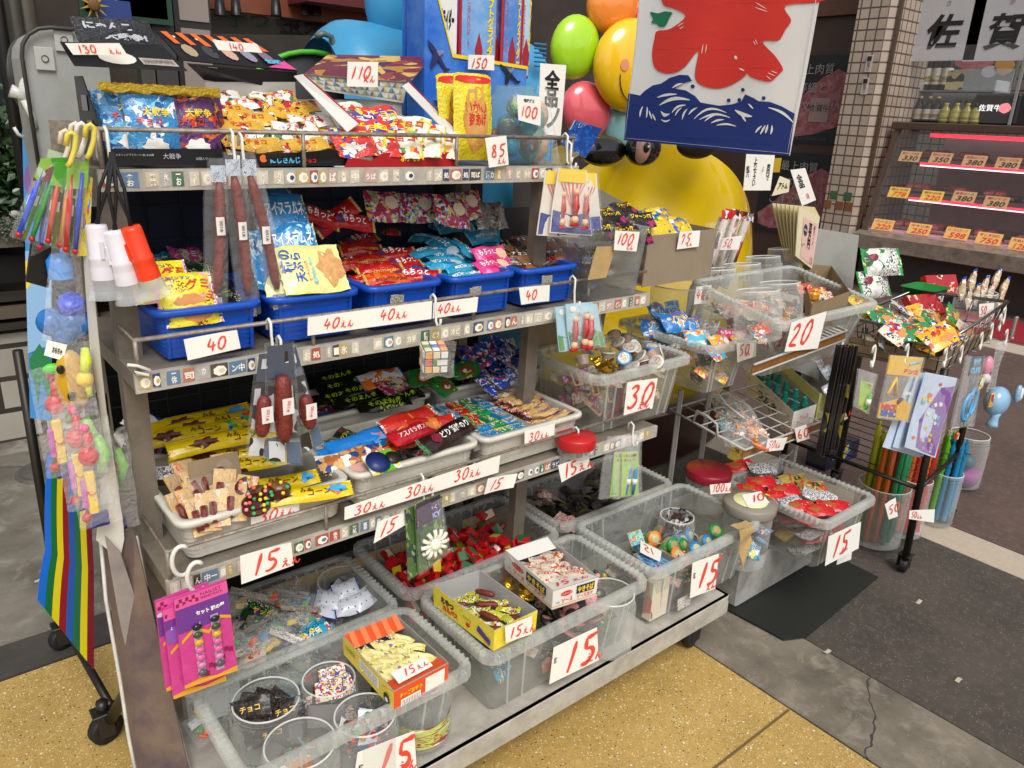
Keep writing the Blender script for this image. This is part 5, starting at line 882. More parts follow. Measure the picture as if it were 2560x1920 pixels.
q.prism([(a.x-.05,1.46,z0),(a.x-.05,1.68,z0),(a.x-.05,1.68,1.50),(a.x-.05,1.48,1.405)],(.002,0,0),WHC); q.prism([(b.x-.005,1.46,z0),(b.x-.005,1.68,z0),(b.x-.005,1.68,1.49),(b.x-.005,1.47,1.42)],(.002,0,0),WHC); q.prism([(a.x-.05,1.68,z0),(b.x,1.68,z0),(b.x,1.68,1.52),(a.x-.05,1.68,1.51)],(0,.002,0),mat('grey_card_inside')); q.prism([(a.x-.05,1.45,z0),(b.x,1.45,z0),(b.x,1.68,z0),(a.x-.05,1.68,z0)],(0,0,.002),WHC); q.build('tray',t)
q=M(); c=[at(820,136,y=1.72),at(1080,142,y=1.72),at(1012,205,y=1.67),at(760,185,y=1.66)]; c[2]=at(1025,205,y=1.67); n=quadplate(q,c,prt('lid_gold_purple','6a2a3a',['a87a30','4a2a5a','8a3a40','c8a858'],1.5,mask=.45,txt=.1),.002,WHC)
c3=[at(760,185,y=1.665),at(1020,205,y=1.675),at(1008,258,y=1.675),at(800,225,y=1.665)]; quadplate(q,c3,mat('tri_base','c8c6c0',.5),.001); tri=['c8a850','8a8a90','d8d8d4','6a8a9a','5a6a8a','a8b060','4a7a78']
for i in range(22):
    for j in range(3):
        u,v=.02+i*.043,.1+j*.28; q.poly([bl(c3,u,v),bl(c3,u+.04,v),bl(c3,u+.02+(.02 if (i+j)%2 else -.02),v+.26)],mat('tri'+tri[(i*3+j*5)%7],tri[(i*3+j*5)%7],.5))
q.build('lid',t)
PKW=[pack(.095,.075,.014,prt('pk%d'%i,b,cs,1.6,mask=.5,txt=.15,seed=i),prt('pkc%d'%i,e_,['e8c020','c02028'],6,mask=.5,txt=0),.08,.05,[('チョコ',.0,.012,[YEL,RD,WH][i],.02)],blob=[(-.012,-.018,.018,.012,[WH,GRN,YEL][i],.3)]) for i,(b,cs,e_) in enumerate((('d83028',['f0d020','f0e8e0','2a4ab0','6a3a90'],'c02028'),('e8e4d0',['80b860','e8a040','d83028','f0d020'],'e0b820'),('503a90',['f0d020','f0f0f0','c03028'],'2a4ab0')))]
for px,py,z,r_,k in((930,335,1.49,-12,0),(1020,325,1.50,-40,1),(900,312,1.54,-5,2),(1060,345,1.49,-35,1),(885,355,1.47,0,0),(985,335,1.51,-20,2),(1050,360,1.47,-35,1),(1095,362,1.48,-35,1),(950,358,1.475,-10,0),(880,290,1.58,10,1),(960,300,1.57,5,0),(1000,362,1.47,-20,1)):
    inst(PKW[k],'wafer_pack','bright %s snack pack lying in the red display box'%['red','cream and green','purple and yellow'][k],'snack pack','snack packs in the red display box',at(px,py,y=z),(R(48),R(rnd.uniform(-5,5)),R(r_)))
# yellow squid snacks
IKA=pack(.115,.20,.03,prt('ika_yellow','e0cc18',['e8dc40','d0b810'],2,mask=.6,txt=0,bump=.5),None,.03,.06,[('いかの',.0,.022,RD,.026,.062),('姿あげ',.004,-.006,RD,.03,.05),],amp=.5,nx=16,ny=16,blob=[(0,-.005,.035,.075,mat('squid_print','c8883a',.5,var=.7,vs=60,vcol='e8c080'),.08),(0,.086,.054,.010,RD,.02)])
ik=[]
for i,(px,py,y,ry) in enumerate(((1182,290,1.48,2),(1145,280,1.53,-6))):
    p=at(px,py,y=y); o=inst(IKA,'squid_snack_bag',['front yellow squid snack bag standing beside the ball jar','yellow squid snack bag standing behind the other one'][i],'snack bag',None,(p.x,y,1.49),(R(84),R(ry*.5),R(-4))); o.scale=(.9,.93,1)
# ball jar
t=thing('ball_jar','round clear jar of globe sweets on the top shelf','jar',(1.25,1.53,1.385)); q=M(); q.lathe([(0,.002),(.05,.002),(.066,.03),(.078,.075),(.075,.115),(.06,.15),(.048,.165),(.05,.18)],clear('teal_jar','bfe4e4',.16,.05),32); q.build('body',t,True)
GLB=[]
for i,c in enumerate(('2a8ab8','a02838','2a8ab8','7a4060')):
    q=M(); q.ball((0,0,0),.024,prt('globe%d'%i,c,['2f9a50','c8b060','1c6aa8'],1.6,rough=.15,mask=.5,txt=0),16,12); GLB.append(q.mesh('globe'))
for i,(x,y,z) in enumerate(((-.03,-.03,.04),(.025,-.035,.045),(.0,.03,.04),(-.035,-.02,.085),(.02,-.035,.09),(.045,.01,.075),(-.005,.02,.09),(-.01,-.02,.13),(.03,.01,.125),(-.045,.02,.06))): inst(GLB[i%4],'globe_candy',['blue globe','dark red globe','blue globe','plum coloured globe'][i%4]+' gummy ball inside the round jar on the top shelf','candy','globe gummies in the round jar',(1.25+x,1.53+y,1.387+z),(i,i*2,0))
for z_,r_,l_ in((1.43,.04,'lower'),(1.50,.035,'upper')): q=M(); q.ball((1.335,1.55,z_),r_,mat('beige_egg','c8a890',.4),16,12,(1,1,1.1)); tag(q.build('toy_egg'),l_+' pale beige egg in a clear bag right of the ball jar','toy')
q=M(); q.grid(lambda u,v:V((1.285+u*.1,1.5+.02*math.sin(u*6+v*4),1.39+v*.18-.01*u)),12,12,FILM2); tag(q.build('clear_bag'),'crinkled clear bag standing at the right end of the top shelf','bag')
# plane box
t=thing('glider_box','tall blue display box of toy gliders with aeroplane pictures','display box',(1.3,1.75,1.385)); PB=mat('plane_blue','1a62c8',.35,var=.7,vs=5,vcol='78b0e8'); q=M()
c=[at(1062,-40,y=1.70),at(1130,137,y=1.70),at(1130,137,y=1.70),at(1062,340,y=1.70)]; L_=c[0].x; Rr=at(1318,150,y=1.70).x; mid=at(1130,137,y=1.70)
q.prism([(L_,1.70,1.386),(Rr,1.70,1.386),(Rr,1.70,mid.z-.012),(mid.x,1.70,mid.z),(L_+.02,1.70,1.80),(L_,1.70,1.86)],(0,.002,0),PB); q.prism([(L_,1.702,1.386),(L_,1.78,1.386),(L_,1.78,1.95),(L_,1.702,1.86)],(.002,0,0),PB); q.prism([(L_,1.80,1.386),(Rr,1.80,1.386),(Rr,1.80,1.92),(L_,1.80,1.98)],(0,.002,0),PB)
q.prism([(mid.x,1.698,mid.z-.006),(Rr,1.698,mid.z-.018),(Rr,1.698,mid.z-.010),(mid.x,1.698,mid.z+.003),(L_+.022,1.698,1.805),(L_+.018,1.698,1.80)],(0,-.001,0),YEL)
def plane(q,cx,cz,s,rot,m):
    T=Matrix.Translation((cx,1.695,cz))@Matrix.Rotation(rot,4,'Y'); q.prism([(-.5*s,0,0),(-.3*s,0,-.06*s),(.4*s,0,-.03*s),(.5*s,0,.0),(.52*s,0,.14*s),(.4*s,0,.05*s),(-.1*s,0,.08*s),(-.3*s,0,.06*s)],(0,-.001,0),m,T); q.prism([(-.15*s,0,0),(.05*s,0,-.35*s),(.15*s,0,-.35*s),(.08*s,0,0)],(0,-.0015,0),m,T); q.prism([(-.12*s,0,.05*s),(.0*s,0,.26*s),(.06*s,0,.25*s),(.04*s,0,.05*s)],(0,-.0018,0),mat('plane_grey','7a84a8',.4),T)
NV=mat('plane_navy','26285a',.4)
p=at(1090,140,y=1.7); plane(q,p.x,p.z,.09,R(50),NV); p=at(1270,185,y=1.7); plane(q,p.x,p.z,.08,R(35),mat('plane_dark','20222a',.4)); p=at(1098,260,y=1.7); plane(q,p.x,p.z,.05,R(20),NV); q.build('box_panels',t)
for i,(px0,px1,c1,s1,s2) in enumerate(((1082,1142,'e8e6e0','グライダー','発泡'),(1145,1238,'6aa0d8','ソフトグライダー','ノースアメリカンP-51'),(1215,1260,'3a6ab0','ソフトグライダー','カーチス'),(1250,1300,'4a80c8','ソフトグライダー','カーチスP-40K'),(1298,1322,'a8c8d8','ライダー','零戦'))):
    y=1.72+.012*(i%3); a=at(px0,138,y=y); b=at(px1,140,y=y); g=thing('glider_pack',['white backed glider pack, leftmost in the blue box','large blue glider pack with yellow lettering, second in the blue box','narrow glider pack behind the large blue one','blue glider pack with yellow lettering, fourth in the blue box','turned glider pack at the right end of the blue box'][i],'toy pack',((a.x+b.x)/2,y,mid.z-.04),0,'toy glider packs in the blue box')
    w=b.x-a.x; h=.22; q=M(); q.box((0,0,h/2),(w,.008,h),mat('red_edge','b81c28',.35),None,.003); q.build('sleeve',g,True); q=M(); q.box((0,-.0052,h/2),(w-.012,.002,h-.016),mat('gl'+c1,c1,.3,var=.5,vs=16,vcol='c8d8e8')); fn=lambda x,y_,k=0:V((x,-.0075,h/2+y_)); 
    text(q,s1,fn,w*.3 if i else 0,.01,YEL if i else INK,h=.17 if i else .05,w=w*.18 if i else w*.6,vert=bool(i),bold=.05)
    if i: text(q,s2,fn,-w*.28,.01,RD,h=.12,w=w*.1,vert=True); q.prism([(-.012,-.007,.06),(.0,-.007,.1),(.012,-.007,.06),(.01,-.007,.03),(-.01,-.007,.03)],(0,-.001,0),mat('prt_red2','a02030',.4))
    q.build('picture_card',g,True)
# white cabinet at left end
t=thing('enamel_cabinet','tall white enamel cabinet end with rounded top and screws behind the black box','cabinet',(.30,1.68,1.385)); q=M(); WE=mat('grey_enamel','a6a8a4',.3,var=.4,vs=9,vcol='6e706c')
a=at(72,300,y=1.66); b=at(200,300,y=1.66); zt=at(120,72,y=1.66).z; x0,x1=a.x+.005,b.x+.06; P=[(x0,1.66,1.30)]; P=[(x0,1.66,1.30),(x1,1.66,1.30),(x1,1.66,zt)]+[(x0+.05-.05*math.sin(k*.3926),1.66,zt-.05+.05*math.cos(k*.3926)) for k in range(5)]
q.prism(P,(0,.12,0),WE); q.build('shell',t); q=M()
for px,py in((112,147),(160,100)): p=at(px,py,y=1.655); q.box((p.x,1.656,p.z-.0),(.03,.004,.038),mat('enamel_plate','b6b8b4',.3),None,.001); q.lathe([(0,-.004),(.004,-.003),(.006,0)],mat('screw','3a3a38',.4,metal=.7),12,Matrix.Translation((p.x,1.652,p.z))@Matrix.Rotation(R(90),4,'X'))
q.build('screw_plate',t); q=M(); q.tube([(x0-.002,1.65,1.34)]+[(p_[0]-.002,1.65,p_[2]+.002) for p_ in P[:2:-1]]+[(x1,1.65,zt+.002)],.0035,mat('rubber_trim','3a3836',.5,var=.4),8); q.build('edge_trim',t)
q=M(); p=at(62,240,y=1.68); q.ball((p.x+.006,1.68,p.z),.022,mat('white_enamel','c8c8c4',.25),14,10,(.7,.6,1.5)); q.tube([p+V((.0,0,-.02)),p+V((-.004,-.01,0)),p+V((-.022,-.01,.008))],[.008,.008,.012],mat('white_enamel'),10); q.tube([at(60,250,y=1.66),at(80,290,y=1.66),at(88,320,y=1.66)],.006,mat('white_enamel')); q.tube([at(35,318,y=1.66),at(45,335,y=1.66),at(62,345,y=1.66)],.003,mat('white_enamel')); q.build('lever',t)
q=M(); p=at(48,180,y=1.80); q.ball((p.x+.012,1.82,p.z-.01),.05,clear('smoke_dome','5a5a56',.45,.05),16,12,(.6,.8,1.4)); q.build('window_dome',t)
# green rimmed disc
t=thing('green_rimmed_disc','large dark disc with a bright green rim and bent grey pipe behind the boxes','disc',(.95,2.1,1.4)); p=at(795,210,y=2.1); q=M(); q.lathe([(0,0),(.235,0),(.24,-.01)],mat('disc_dark','1e2124',.6),40,Matrix.Translation((p.x-.01,2.1,p.z-.14))@Matrix.Rotation(R(90),4,'X')@Matrix.Diagonal((1,.92,1,1))); q.build('disc',t)
q=M(); q.tube([(p.x-.01+.24*math.cos(a_),2.095,p.z-.14+.22*math.sin(a_)) for a_ in[i*math.pi/20 for i in range(40)]],.007,mat('lime_rim','4fae28',.35),8,True); q.build('rim',t); q=M(); q.tube([at(790,90,y=2.05),at(810,84,y=2.05),at(828,92,y=2.05),at(838,130,y=2.05),at(838,160,y=2.05)],.008,mat('grey_rubber_pipe','5c6460',.35)); q.build('pipe',t)
# blue ride
t=thing('blue_ride','big light blue rounded coin ride with side louvres behind the top shelf','ride',(1.5,2.0,.3)); BR=mat('ride_blue','3f97c4',.35,var=.25,vs=7,vcol='2a6a94'); q=M()
xa=at(900,140,y=2.0).x-.06; xb=at(1395,150,y=1.9).x+.02; cz=1.52; rad=.21
def rr_pt(u,v):
    x=xa+(xb-xa)*u; a_=math.pi*(v*1.0); s_=1-.25*max(0,(.12-u)/.12)**2-.0*u; return V((x,2.13-math.cos(a_)*.2*s_,cz+math.sin(a_)*rad*s_*(1+.0*u)))
q.grid(rr_pt,24,20,BR); q.prism([(xb,1.93,.4)]+[tuple(rr_pt(1,k/12)) for k in range(13)]+[(xb,2.33,.4)],(.006,0,0),BR); q.box(((xa+xb)/2,2.13,.95),(xb-xa,.39,.96),BR); q.build('hull',t)
q=M(); p=at(1000,20,y=2.05); q.ball((p.x+.03,2.1,p.z+.02),.12,BR,20,14,(.9,.6,1.1)); q.build('dome',t)
q=M()
for k in range(6): p=at(1345,110+k*11,y=1.925); q.box((p.x+.01,1.926,p.z),(.05,.006,.006),mat('louvre_blue','2c78a4',.4),None,.002)
q.build('louvre',t)
# ================= bins on the base =================
def openbox(name,label,cs,z,h,mo,mi,cat='open carton',flaps=True,txt=None,top=None,side=None,grp=None,back=None):
    "open carton whose rim corners (back-left, back-right, front-right, front-left) stand at photo pixels at height z"
    C=[at(px,py,z=z) for px,py in cs]; cen=sum(C,V())/4; t=thing(name,label,cat,(cen.x,cen.y,z-h),0,grp); D=V((0,0,-h)); B=[p+(cen-p)*.015+D for p in C]
    q=M(); N_=[(C[3],C[2],B[2],B[3],mo),(C[0],C[3],B[3],B[0],side or mo),(C[2],C[1],B[1],B[2],side or mo),(C[1],C[0],B[0],B[1],mo)]
    for a,b,c,d,m in N_:
        q.add([d,c,b,a],[(0,1,2,3)],m,False,None,[(0,0),(1,0),(1,.5),(0,.5)]); s=(cen-(a+b)/2); s.z=0; s=s.normalized()*.0018
        q.add([d+s,c+s,b+s,a+s],[(3,2,1,0)],mi); q.add([a,b,b+s,a+s],[(0,1,2,3)],mi)
    q.add([B[0]+V((0,0,.001)),B[1]+V((0,0,.001)),B[2]+V((0,0,.001)),B[3]+V((0,0,.001))],[(0,3,2,1)],mi); q.add([p-V((0,0,.0005)) for p in B],[(0,1,2,3)],mo)
    if txt: txt(q,C,B,cen)
    q.build('carton_walls',t)
    if flaps:
        fx=(C[1]-C[2]); q=M(); e=fx*.22+V((0,0,-.014)); quadplate(q,[C[3]+e,C[2]+e,C[2],C[3]],top or mo,.0012,mi); q.build('front_flap',t)
        q=M(); e=-fx*.20+V((0,0,-.012)); quadplate(q,[C[0],C[1],C[1]+e,C[0]+e],back or top or mo,.0012,mi); q.build('back_flap',t)
    return t,C,B
def bil(C,off=.0016):
    n=(C[1]-C[0]).cross(C[3]-C[0]).normalized(); n=-n if n.dot(CAM-C[0])<0 else n
    return lambda x,y,k=0:C[3].lerp(C[2],x).lerp(C[0].lerp(C[1],x),y)+n*(off+k*.0001)
ORC=mat('orange_carton','e0562a',.4); ORS=mat('orange_light','f08050',.4); YC=mat('yellow_carton','e8d020',.4,var=.5,vs=60,vcol='f6ec90'); WC_=mat('white_carton_b','e2dfd8',.5)
def t1(q,C,B,cen):
    f=bil([C[3],C[2],B[2],B[3]]); n=6
    text(q,'チーズおやつ',f,.3,.62,YEL,w=.4,h=.26,bold=.03); q.poly([f(x,y) for x,y in((.56,.1),(.92,.1),(.92,.85),(.56,.85))],mat('print_white')); text(q,'|||||||||||',lambda x,y,k=0:f(x,y)+V((0,0,.0)),.3,.2,INK,w=.3,h=.25)
    q.poly([f(x,y,-3) for x,y in((.12,.04),(.48,.04),(.48,.4),(.12,.4))],mat('print_white')); g=bil([C[0],C[3],B[3],B[0]]); q.poly([g(x,y) for x,y in((.36,.3),(.74,.3),(.74,.85),(.36,.85))],mat('print_white')); text(q,'CHEESE',g,.17,.6,BRP,w=.2,h=.2); 
    for i in range(4): text(q,'原材料名乳製品',lambda x,y,k=0:g(x,y,12),.55,.75-i*.11,INK,w=.32,h=.06)
    q.poly([g(.88+.06*math.cos(i*.9),.3+.3*math.sin(i*.9),3) for i in range(7)],BK); q.poly([g(.88+.03*math.cos(i*.9),.25+.12*math.sin(i*.9),6) for i in range(7)],WH)
t,C,B=openbox('orange_snack_box','orange and yellow open box of cheese sticks resting on the jars in the nearest bin',((856,1588),(990,1536),(1122,1656),(984,1729)),.415,.05,ORC,GBRD,side=YC,txt=t1,cat='snack box')
q=M(); f=bil([C[0],C[1],C[1]+(C[2]-C[1])*.2+V((0,0,-.012)),C[0]+(C[3]-C[0])*.2+V((0,0,-.012))],.002)
for i in range(5): q.poly([f(.05+i*.2,0),f(.15+i*.2,0),f(.2+i*.2,1),f(.1+i*.2,1)],ORS)
q.build('stripe_print',t)
CHS=pack(.062,.02,.012,prt('cheese_wrap','e0d488',['f0e8b0','e8d020','8a6ab0'],2,mask=.5,txt=.35,tc='4a3a20'),None,.12,.06,nx=10,ny=6,blob=[(.006,0,.02,.006,mat('cheese','f0e0a0',.35),.02)])
o=(C[0]+C[3])/2; ux=(C[1]-C[0]); uy=(C[3]-C[0])
for i in range(5):
    for j in range(3): inst(CHS,'cheese_stick','small cheese stick in a yellow wrapper lying in the orange box','snack','cheese sticks in the orange box',C[0]+ux*(.16+i*.16)+uy*(.3+j*.2)+V((0,0,-.03+.004*(j+i)%3)),(R(10),R(rnd.uniform(-15,15)),R(-55+rnd.uniform(-14,14))))
card('white price card reading 15 en on the orange snack box',[(976,1682),(1062,1642),(1082,1664),(997,1710)],[('15えん',.55,.2,.62)],dict(z=.419),curl=.001)
def t2(q,C,B,cen):
    g=bil([C[0],C[3],B[3],B[0]]); text(q,'おやつ',g,.25,.62,BK,w=.22,h=.34,bold=.06); text(q,'カルパス',g,.3,.3,RD,w=.26,h=.3,bold=.06); text(q,'やおきん',g,.58,.6,BK,w=.14,h=.15); q.poly([g(.6+.035*math.cos(i),.34+.12*math.sin(i),2) for i in range(6)],RD)
    q.poly([g(x,y,2) for x,y in((.74,.4),(.95,.12),(.96,.4),(.76,.72))],BLU); q.poly([g(x,y,5) for x,y in((.76,.42),(.93,.2),(.94,.34),(.78,.58))],SAU)
    for i in range(9): text(q,'★',g,.1+.1*i,.12+.7*((i*37)%10)/10,mat('pale_star','f6f2c0',.4),w=.035,h=.12)
    text(q,'ヤガイ',g,.9,.0+.1,RD,w=.09,h=.1)
t,C,B=openbox('yellow_snack_box','yellow open box of small salami packs lying across the middle front bin',((1083,1463),(1199,1424),(1344,1525),(1236,1577)),.43,.055,YC,mat('grey_card_inside'),side=YC,txt=t2,flaps=False,cat='snack box')
SLP=pack(.06,.022,.012,prt('salami_wrap','c0c030',['e8e060','e8e4d8','8a2a20'],2,mask=.45,txt=.45,tc='30401a'),None,.1,.06,nx=10,ny=6)
q=M(); q.tube([(-.026,0,0),(-.018,0,.0),(.018,0,0),(.026,0,0)],[.004,.0075,.0075,.004],SAU,10); SLB=q.mesh('salami')
ux=(C[1]-C[0]); uy=(C[3]-C[0])
for i in range(4):
    for j in range(4):
        k=(i+j)%3==0; inst(SLB if k else SLP,'salami_pack','bare looking salami sausage in the yellow box' if k else 'lime yellow wrapped salami pack in the yellow box','snack','salami packs in the yellow box',C[0]+ux*(.2+i*.2)+uy*(.25+j*.19)+V((0,0,-.035+.006*((i+j)%2))),(R(8),R(rnd.uniform(-12,12)),R(-50+rnd.uniform(-30,25))))
card('white price card reading 15 en on the front of the yellow snack box',[(1262,1567),(1330,1540),(1330,1585),(1264,1607)],[('15えん',.2,.2,.6)],dict(y=(C[2].y+C[3].y)/2-.012),curl=.001)
def t3(q,C,B,cen):
    f=bil([C[3],C[2],B[2],B[3]]); g=bil([C[0],C[3],B[3],B[0]])
    for h_,s in((f,1),(g,0)):
        a=.72 if s else .68; q.poly([h_(x,y,1) for x,y in((a-.2,.45),(a+.2,.45),(a+.2,.88),(a-.2,.88))],mat('navy_print','16204a',.4)); text(q,'やきそば',lambda x,y,k=0:h_(x,y,6),a,.66,YEL,w=.36,h=.34,bold=.04); text(q,'ソースカツ',h_,a,.3,RD,w=.36,h=.2,bold=.03); text(q,'ソース',h_,.32,.32,RD,w=.24,h=.22,bold=.03); q.poly([h_(.3+.13*math.cos(i*.52),.68+.13*math.sin(i*.52),2) for i in range(12)],RD); text(q,'ペヤング',lambda x,y,k=0:h_(x,y,7),.3,.68,WH,w=.22,h=.12); text(q,'特製',h_,.12,.3,BLU,w=.08,h=.1)
        q.poly([h_(x,y,2) for x,y in((0,.13),(1,.13),(1,.15),(0,.15))],RD); q.poly([h_(x,y,2) for x,y in((0,.06),(1,.06),(1,.08),(0,.08))],YEL)
t,C,B=openbox('white_snack_box','white open box of sauce cutlet snacks with red and navy lettering above the middle bin',((1262,1375),(1369,1341),(1496,1442),(1383,1477)),.435,.055,WC_,mat('grey_card_inside'),txt=t3,cat='snack box',top=WC_)
q=M(); f=bil([C[3]+(C[1]-C[2])*.22+V((0,0,-.014)),C[2]+(C[1]-C[2])*.22+V((0,0,-.014)),C[2],C[3]],.0025); brush(q,'15えん',f,.12,.25,.5,RED,aspect=.55); q.build('red_price_writing',t)
KTS=pack(.06,.045,.012,prt('katsu','d8ccb8',['c02828','f0f0f0','a86a30','e07030'],2,mask=.5,txt=.25,tc='a02020'),None,.08,.05,[('ソースカツ',0,.006,RD,.010,.04)],nx=10,ny=6)
for i in range(3):
    for j in range(4): inst(KTS,'cutlet_snack','small white and red cutlet snack pack in the white box','snack','cutlet snacks in the white box',C[0]+(C[1]-C[0])*(.25+i*.25)+(C[3]-C[0])*(.3+j*.16)+V((0,0,-.03+.006*((i+j)%3))),(R(12),R(rnd.uniform(-12,12)),R(-50+rnd.uniform(-30,30))))
# jars of bin 1
DKP=pack(.075,.04,.012,prt('dark_choc','241815',['3a2820','120c0a'],2,mask=.6,txt=.12,tc='c8a848',rough=.18,bump=.8),None,.1,.06,nx=10,ny=8,texts=[('チョコ',0,0,mat('gold_print'),.012)])
def jarat(px,py,zr,r,lab,**k): 
    p=at(px,py,z=zr); return jar(lab,(p.x,p.y,.19),r,zr-.19,**k),V((p.x,p.y,0))
_,pA=jarat(665,1748,.355,.074,'clear jar of dark chocolate packs, nearest the left rim of the nearest bin')
for i in range(13): inst(DKP,'chocolate_pack','glossy dark brown chocolate pack in the left jar of the nearest bin','sweets pack','dark chocolate packs in the left jar',(pA.x+rnd.uniform(-.035,.035),pA.y+rnd.uniform(-.035,.035),.275+i*.0065),(R(rnd.uniform(20,70)),R(rnd.uniform(-30,30)),R(rnd.uniform(-40,60))),1.05)
_,pB=jarat(822,1697,.345,.062,'clear jar of dark cards behind the front jars of the nearest bin')
CDP=carton(.045,.035,.003,prt('card_candy','e8dcc0',['c82828','2a4ab0','f0f0f0','e8b030'],3,mask=.42,txt=.4),bm=mat('darkbrown_side')); CDK=carton(.06,.035,.004,mat('choc_card','3a1c18',.4))
for i in range(12): inst([CDK,CDK,CDP][i%3] if i<8 else CDP,'card_candy',['dark brown flat sweet in the rear jar of the nearest bin','printed card sweet in the rear jar of the nearest bin'][(i%3==2) or i>=8],'sweet','flat sweets in the rear jar',(pB.x+rnd.uniform(-.028,.028),pB.y+rnd.uniform(-.03,.028),.24+i*.0075),(R(rnd.uniform(15,55)),R(rnd.uniform(-20,20)),R(rnd.uniform(-30,30))),1.35)
_,pC=jarat(912,1786,.345,.068,'clear jar of coloured ball blisters in the middle of the nearest bin')
def blis(i):
    q=M(); q.box((0,0,0),(.05,.03,.002),prt('blis%d'%i,'c8d0e0',['2a4aa0','e8e8f0'],3,mask=.5,txt=.5),None,.0008)
    for k in range(5): q.ball((-.018+k*.009,(-.005,.005)[k%2],.006),.006,[mat('bead'+c,c,.2) for c in('d02828','50b040','e08030','5a3a28','d02828')][k],8,6)
    q.grid(lambda u,v:V(((u-.5)*.048,(v-.5)*.028,.002+.012*math.sin(math.pi*u)*math.sin(math.pi*v))),5,4,FILM); return q.mesh('blister')
BLI=[blis(0),blis(1)]
for i in range(12): inst(BLI[i%2],'ball_candy_blister','clear blister of coloured chocolate balls in the middle jar of the nearest bin','candy','ball blisters in the middle jar',(pC.x+rnd.uniform(-.032,.032),pC.y+rnd.uniform(-.034,.03),.25+i*.0065),(R(rnd.uniform(15,45)),R(rnd.uniform(-20,20)),R(rnd.uniform(-60,60))),1.2)
_,pD=jarat(750,1858,.345,.075,'nearly empty clear jar at the front of the nearest bin')
q=M(); q.lathe([(.045,0),(.046,.07)],mat('pinkish_label','d8c8c8',.5),24,Matrix.Translation((pD.x,pD.y,.2))); q.box((pD.x,pD.y,.205),(.07,.07,.01),mat('print_white')); tag(q.build('jar_liner'),'pale pinkish paper liner inside the front jar','paper')
for i in range(6): inst([COLP[0],KTS,MIK][i%3],'small_sweet','orange, white and red small sweet in the front jar of the nearest bin','sweets pack','small sweets in the front jar',(pD.x+rnd.uniform(-.02,.02),pD.y+rnd.uniform(-.03,.01),.225+i*.012),(R(50),R(rnd.uniform(-30,30)),R(rnd.uniform(-40,40))),.5)
_,pE=jarat(1046,1690,.345,.070,'clear jar of black packs under the orange box'); 
q=M(); q.lathe([(.0715,.02),(.0715,.075)],prt('lime_label','b8c868',['d0dc90','a03848','e8e8d0'],2,mask=.5,txt=.4,tc='a02838'),30,Matrix.Translation((pE.x,pE.y,.19))); tag(q.build('jar_label'),'lime green label round the jar under the orange box','label')
for i in range(10): inst(DKP,'chocolate_pack','black glossy pack in the jar under the orange box','sweets pack','black packs under the orange box',(pE.x+rnd.uniform(-.02,.02),pE.y+rnd.uniform(-.02,.02),.22+i*.009),(R(rnd.uniform(10,50)),R(rnd.uniform(-30,30)),R(rnd.uniform(-60,60))),.85)
q=M(); a=at(560,1735,z=.33); q.grid(lambda u,v:V((a.x-.03+u*.075,a.y+.03+v*.008,.25+v*.08)),3,3,mat('paper_grey_white','c8ccd0',.7)); tag(q.build('paper_sheet'),'pale paper sheet standing in the left corner of the nearest bin','paper')
# bin 2 contents
GC=FOILG; q=M(); q.lathe([(0,0),(.018,0),(.02,.003),(.018,.007),(.012,.0065),(.011,.008),(0,.008)],GC,20); COIN=q.mesh('coin')
for i in range(12): inst(COIN,'gold_coin','gold foil chocolate coin between the two boxes of the middle bin','coin','gold coins in the middle bin',(1.14+rnd.uniform(-.03,.03),1.27+rnd.uniform(-.04,.03),.29+i*.006),(R(rnd.uniform(-30,40)),R(rnd.uniform(-30,30)),0))
PIG=[]; 
for c in('241c20','e89aa0','1a1618'):
    q=M(); q.lathe([(0,.004),(.02,.003),(.024,0),(.02,-.003),(0,-.004)],mat('disc'+c,c,.35),18,Matrix.Diagonal((1,.8,1,1))); PIG.append(q.mesh('disc_sweet'))
for i in range(34): inst(PIG[i%3 if i%7 else 1],'disc_sweet',['black','pink','black'][i%3 if i%7 else 1]+' disc shaped gummy under the boxes in the middle bin','sweet','disc gummies in the middle bin',(1.24+rnd.uniform(-.08,.06),1.17+rnd.uniform(-.04,.1),.27+(i//9)*.014),(R(rnd.uniform(-40,50)),R(rnd.uniform(-50,50)),R(rnd.uniform(0,180))))
jarat(1525,1480,.355,.070,'large clear jar at the right end of the middle front bin')
q=M()
for i in range(40):
    a_=rnd.random()*6.28; r_=.045*rnd.random()**.5; q.ball((1.348+r_*math.cos(a_),1.235+r_*math.sin(a_),.22+rnd.random()*.10),.008,mat('bead'+rnd.choice(['a8c830','e890a0','3a3a20','c8a030']),'a8c830',.25) if 0 else [mat('bead'+c,c,.25) for c in('a8c830','e890a0','3a3a20','c8a030')][i%4],8,6)
for o in(tag(q.build('bead_candies'),'heap of olive, pink and yellow candy beads in the right jar of the middle bin','candy',kind='stuff'),): pass
inst(pack(.05,.035,.02,prt('pig_bag','e8b0a8',['f0c8c0','c87878'],2,mask=.5,txt=0),None,.1,.1,nx=8,ny=6,blob=[(0,0,.012,.008,PNK)]),'pink_pig_sweet','pink snouted sweet seen low through the front of the middle bin','sweet',None,(1.10,1.12,.225),(R(80),0,0))
for i in range(60):
    inst([DGM[1],COLP[0],KTS,GRS,BER][i%5],'mixed_sweet','mixed colourful sweet seen dimly low inside the clear front bins','sweets pack','sweets at the bottom of the front bins',(.93+rnd.random()*.42,1.13+rnd.random()*.19,.20+rnd.random()*.09),(R(rnd.uniform(10,60)),R(rnd.uniform(-20,20)),R(rnd.uniform(-90,90))),.6)
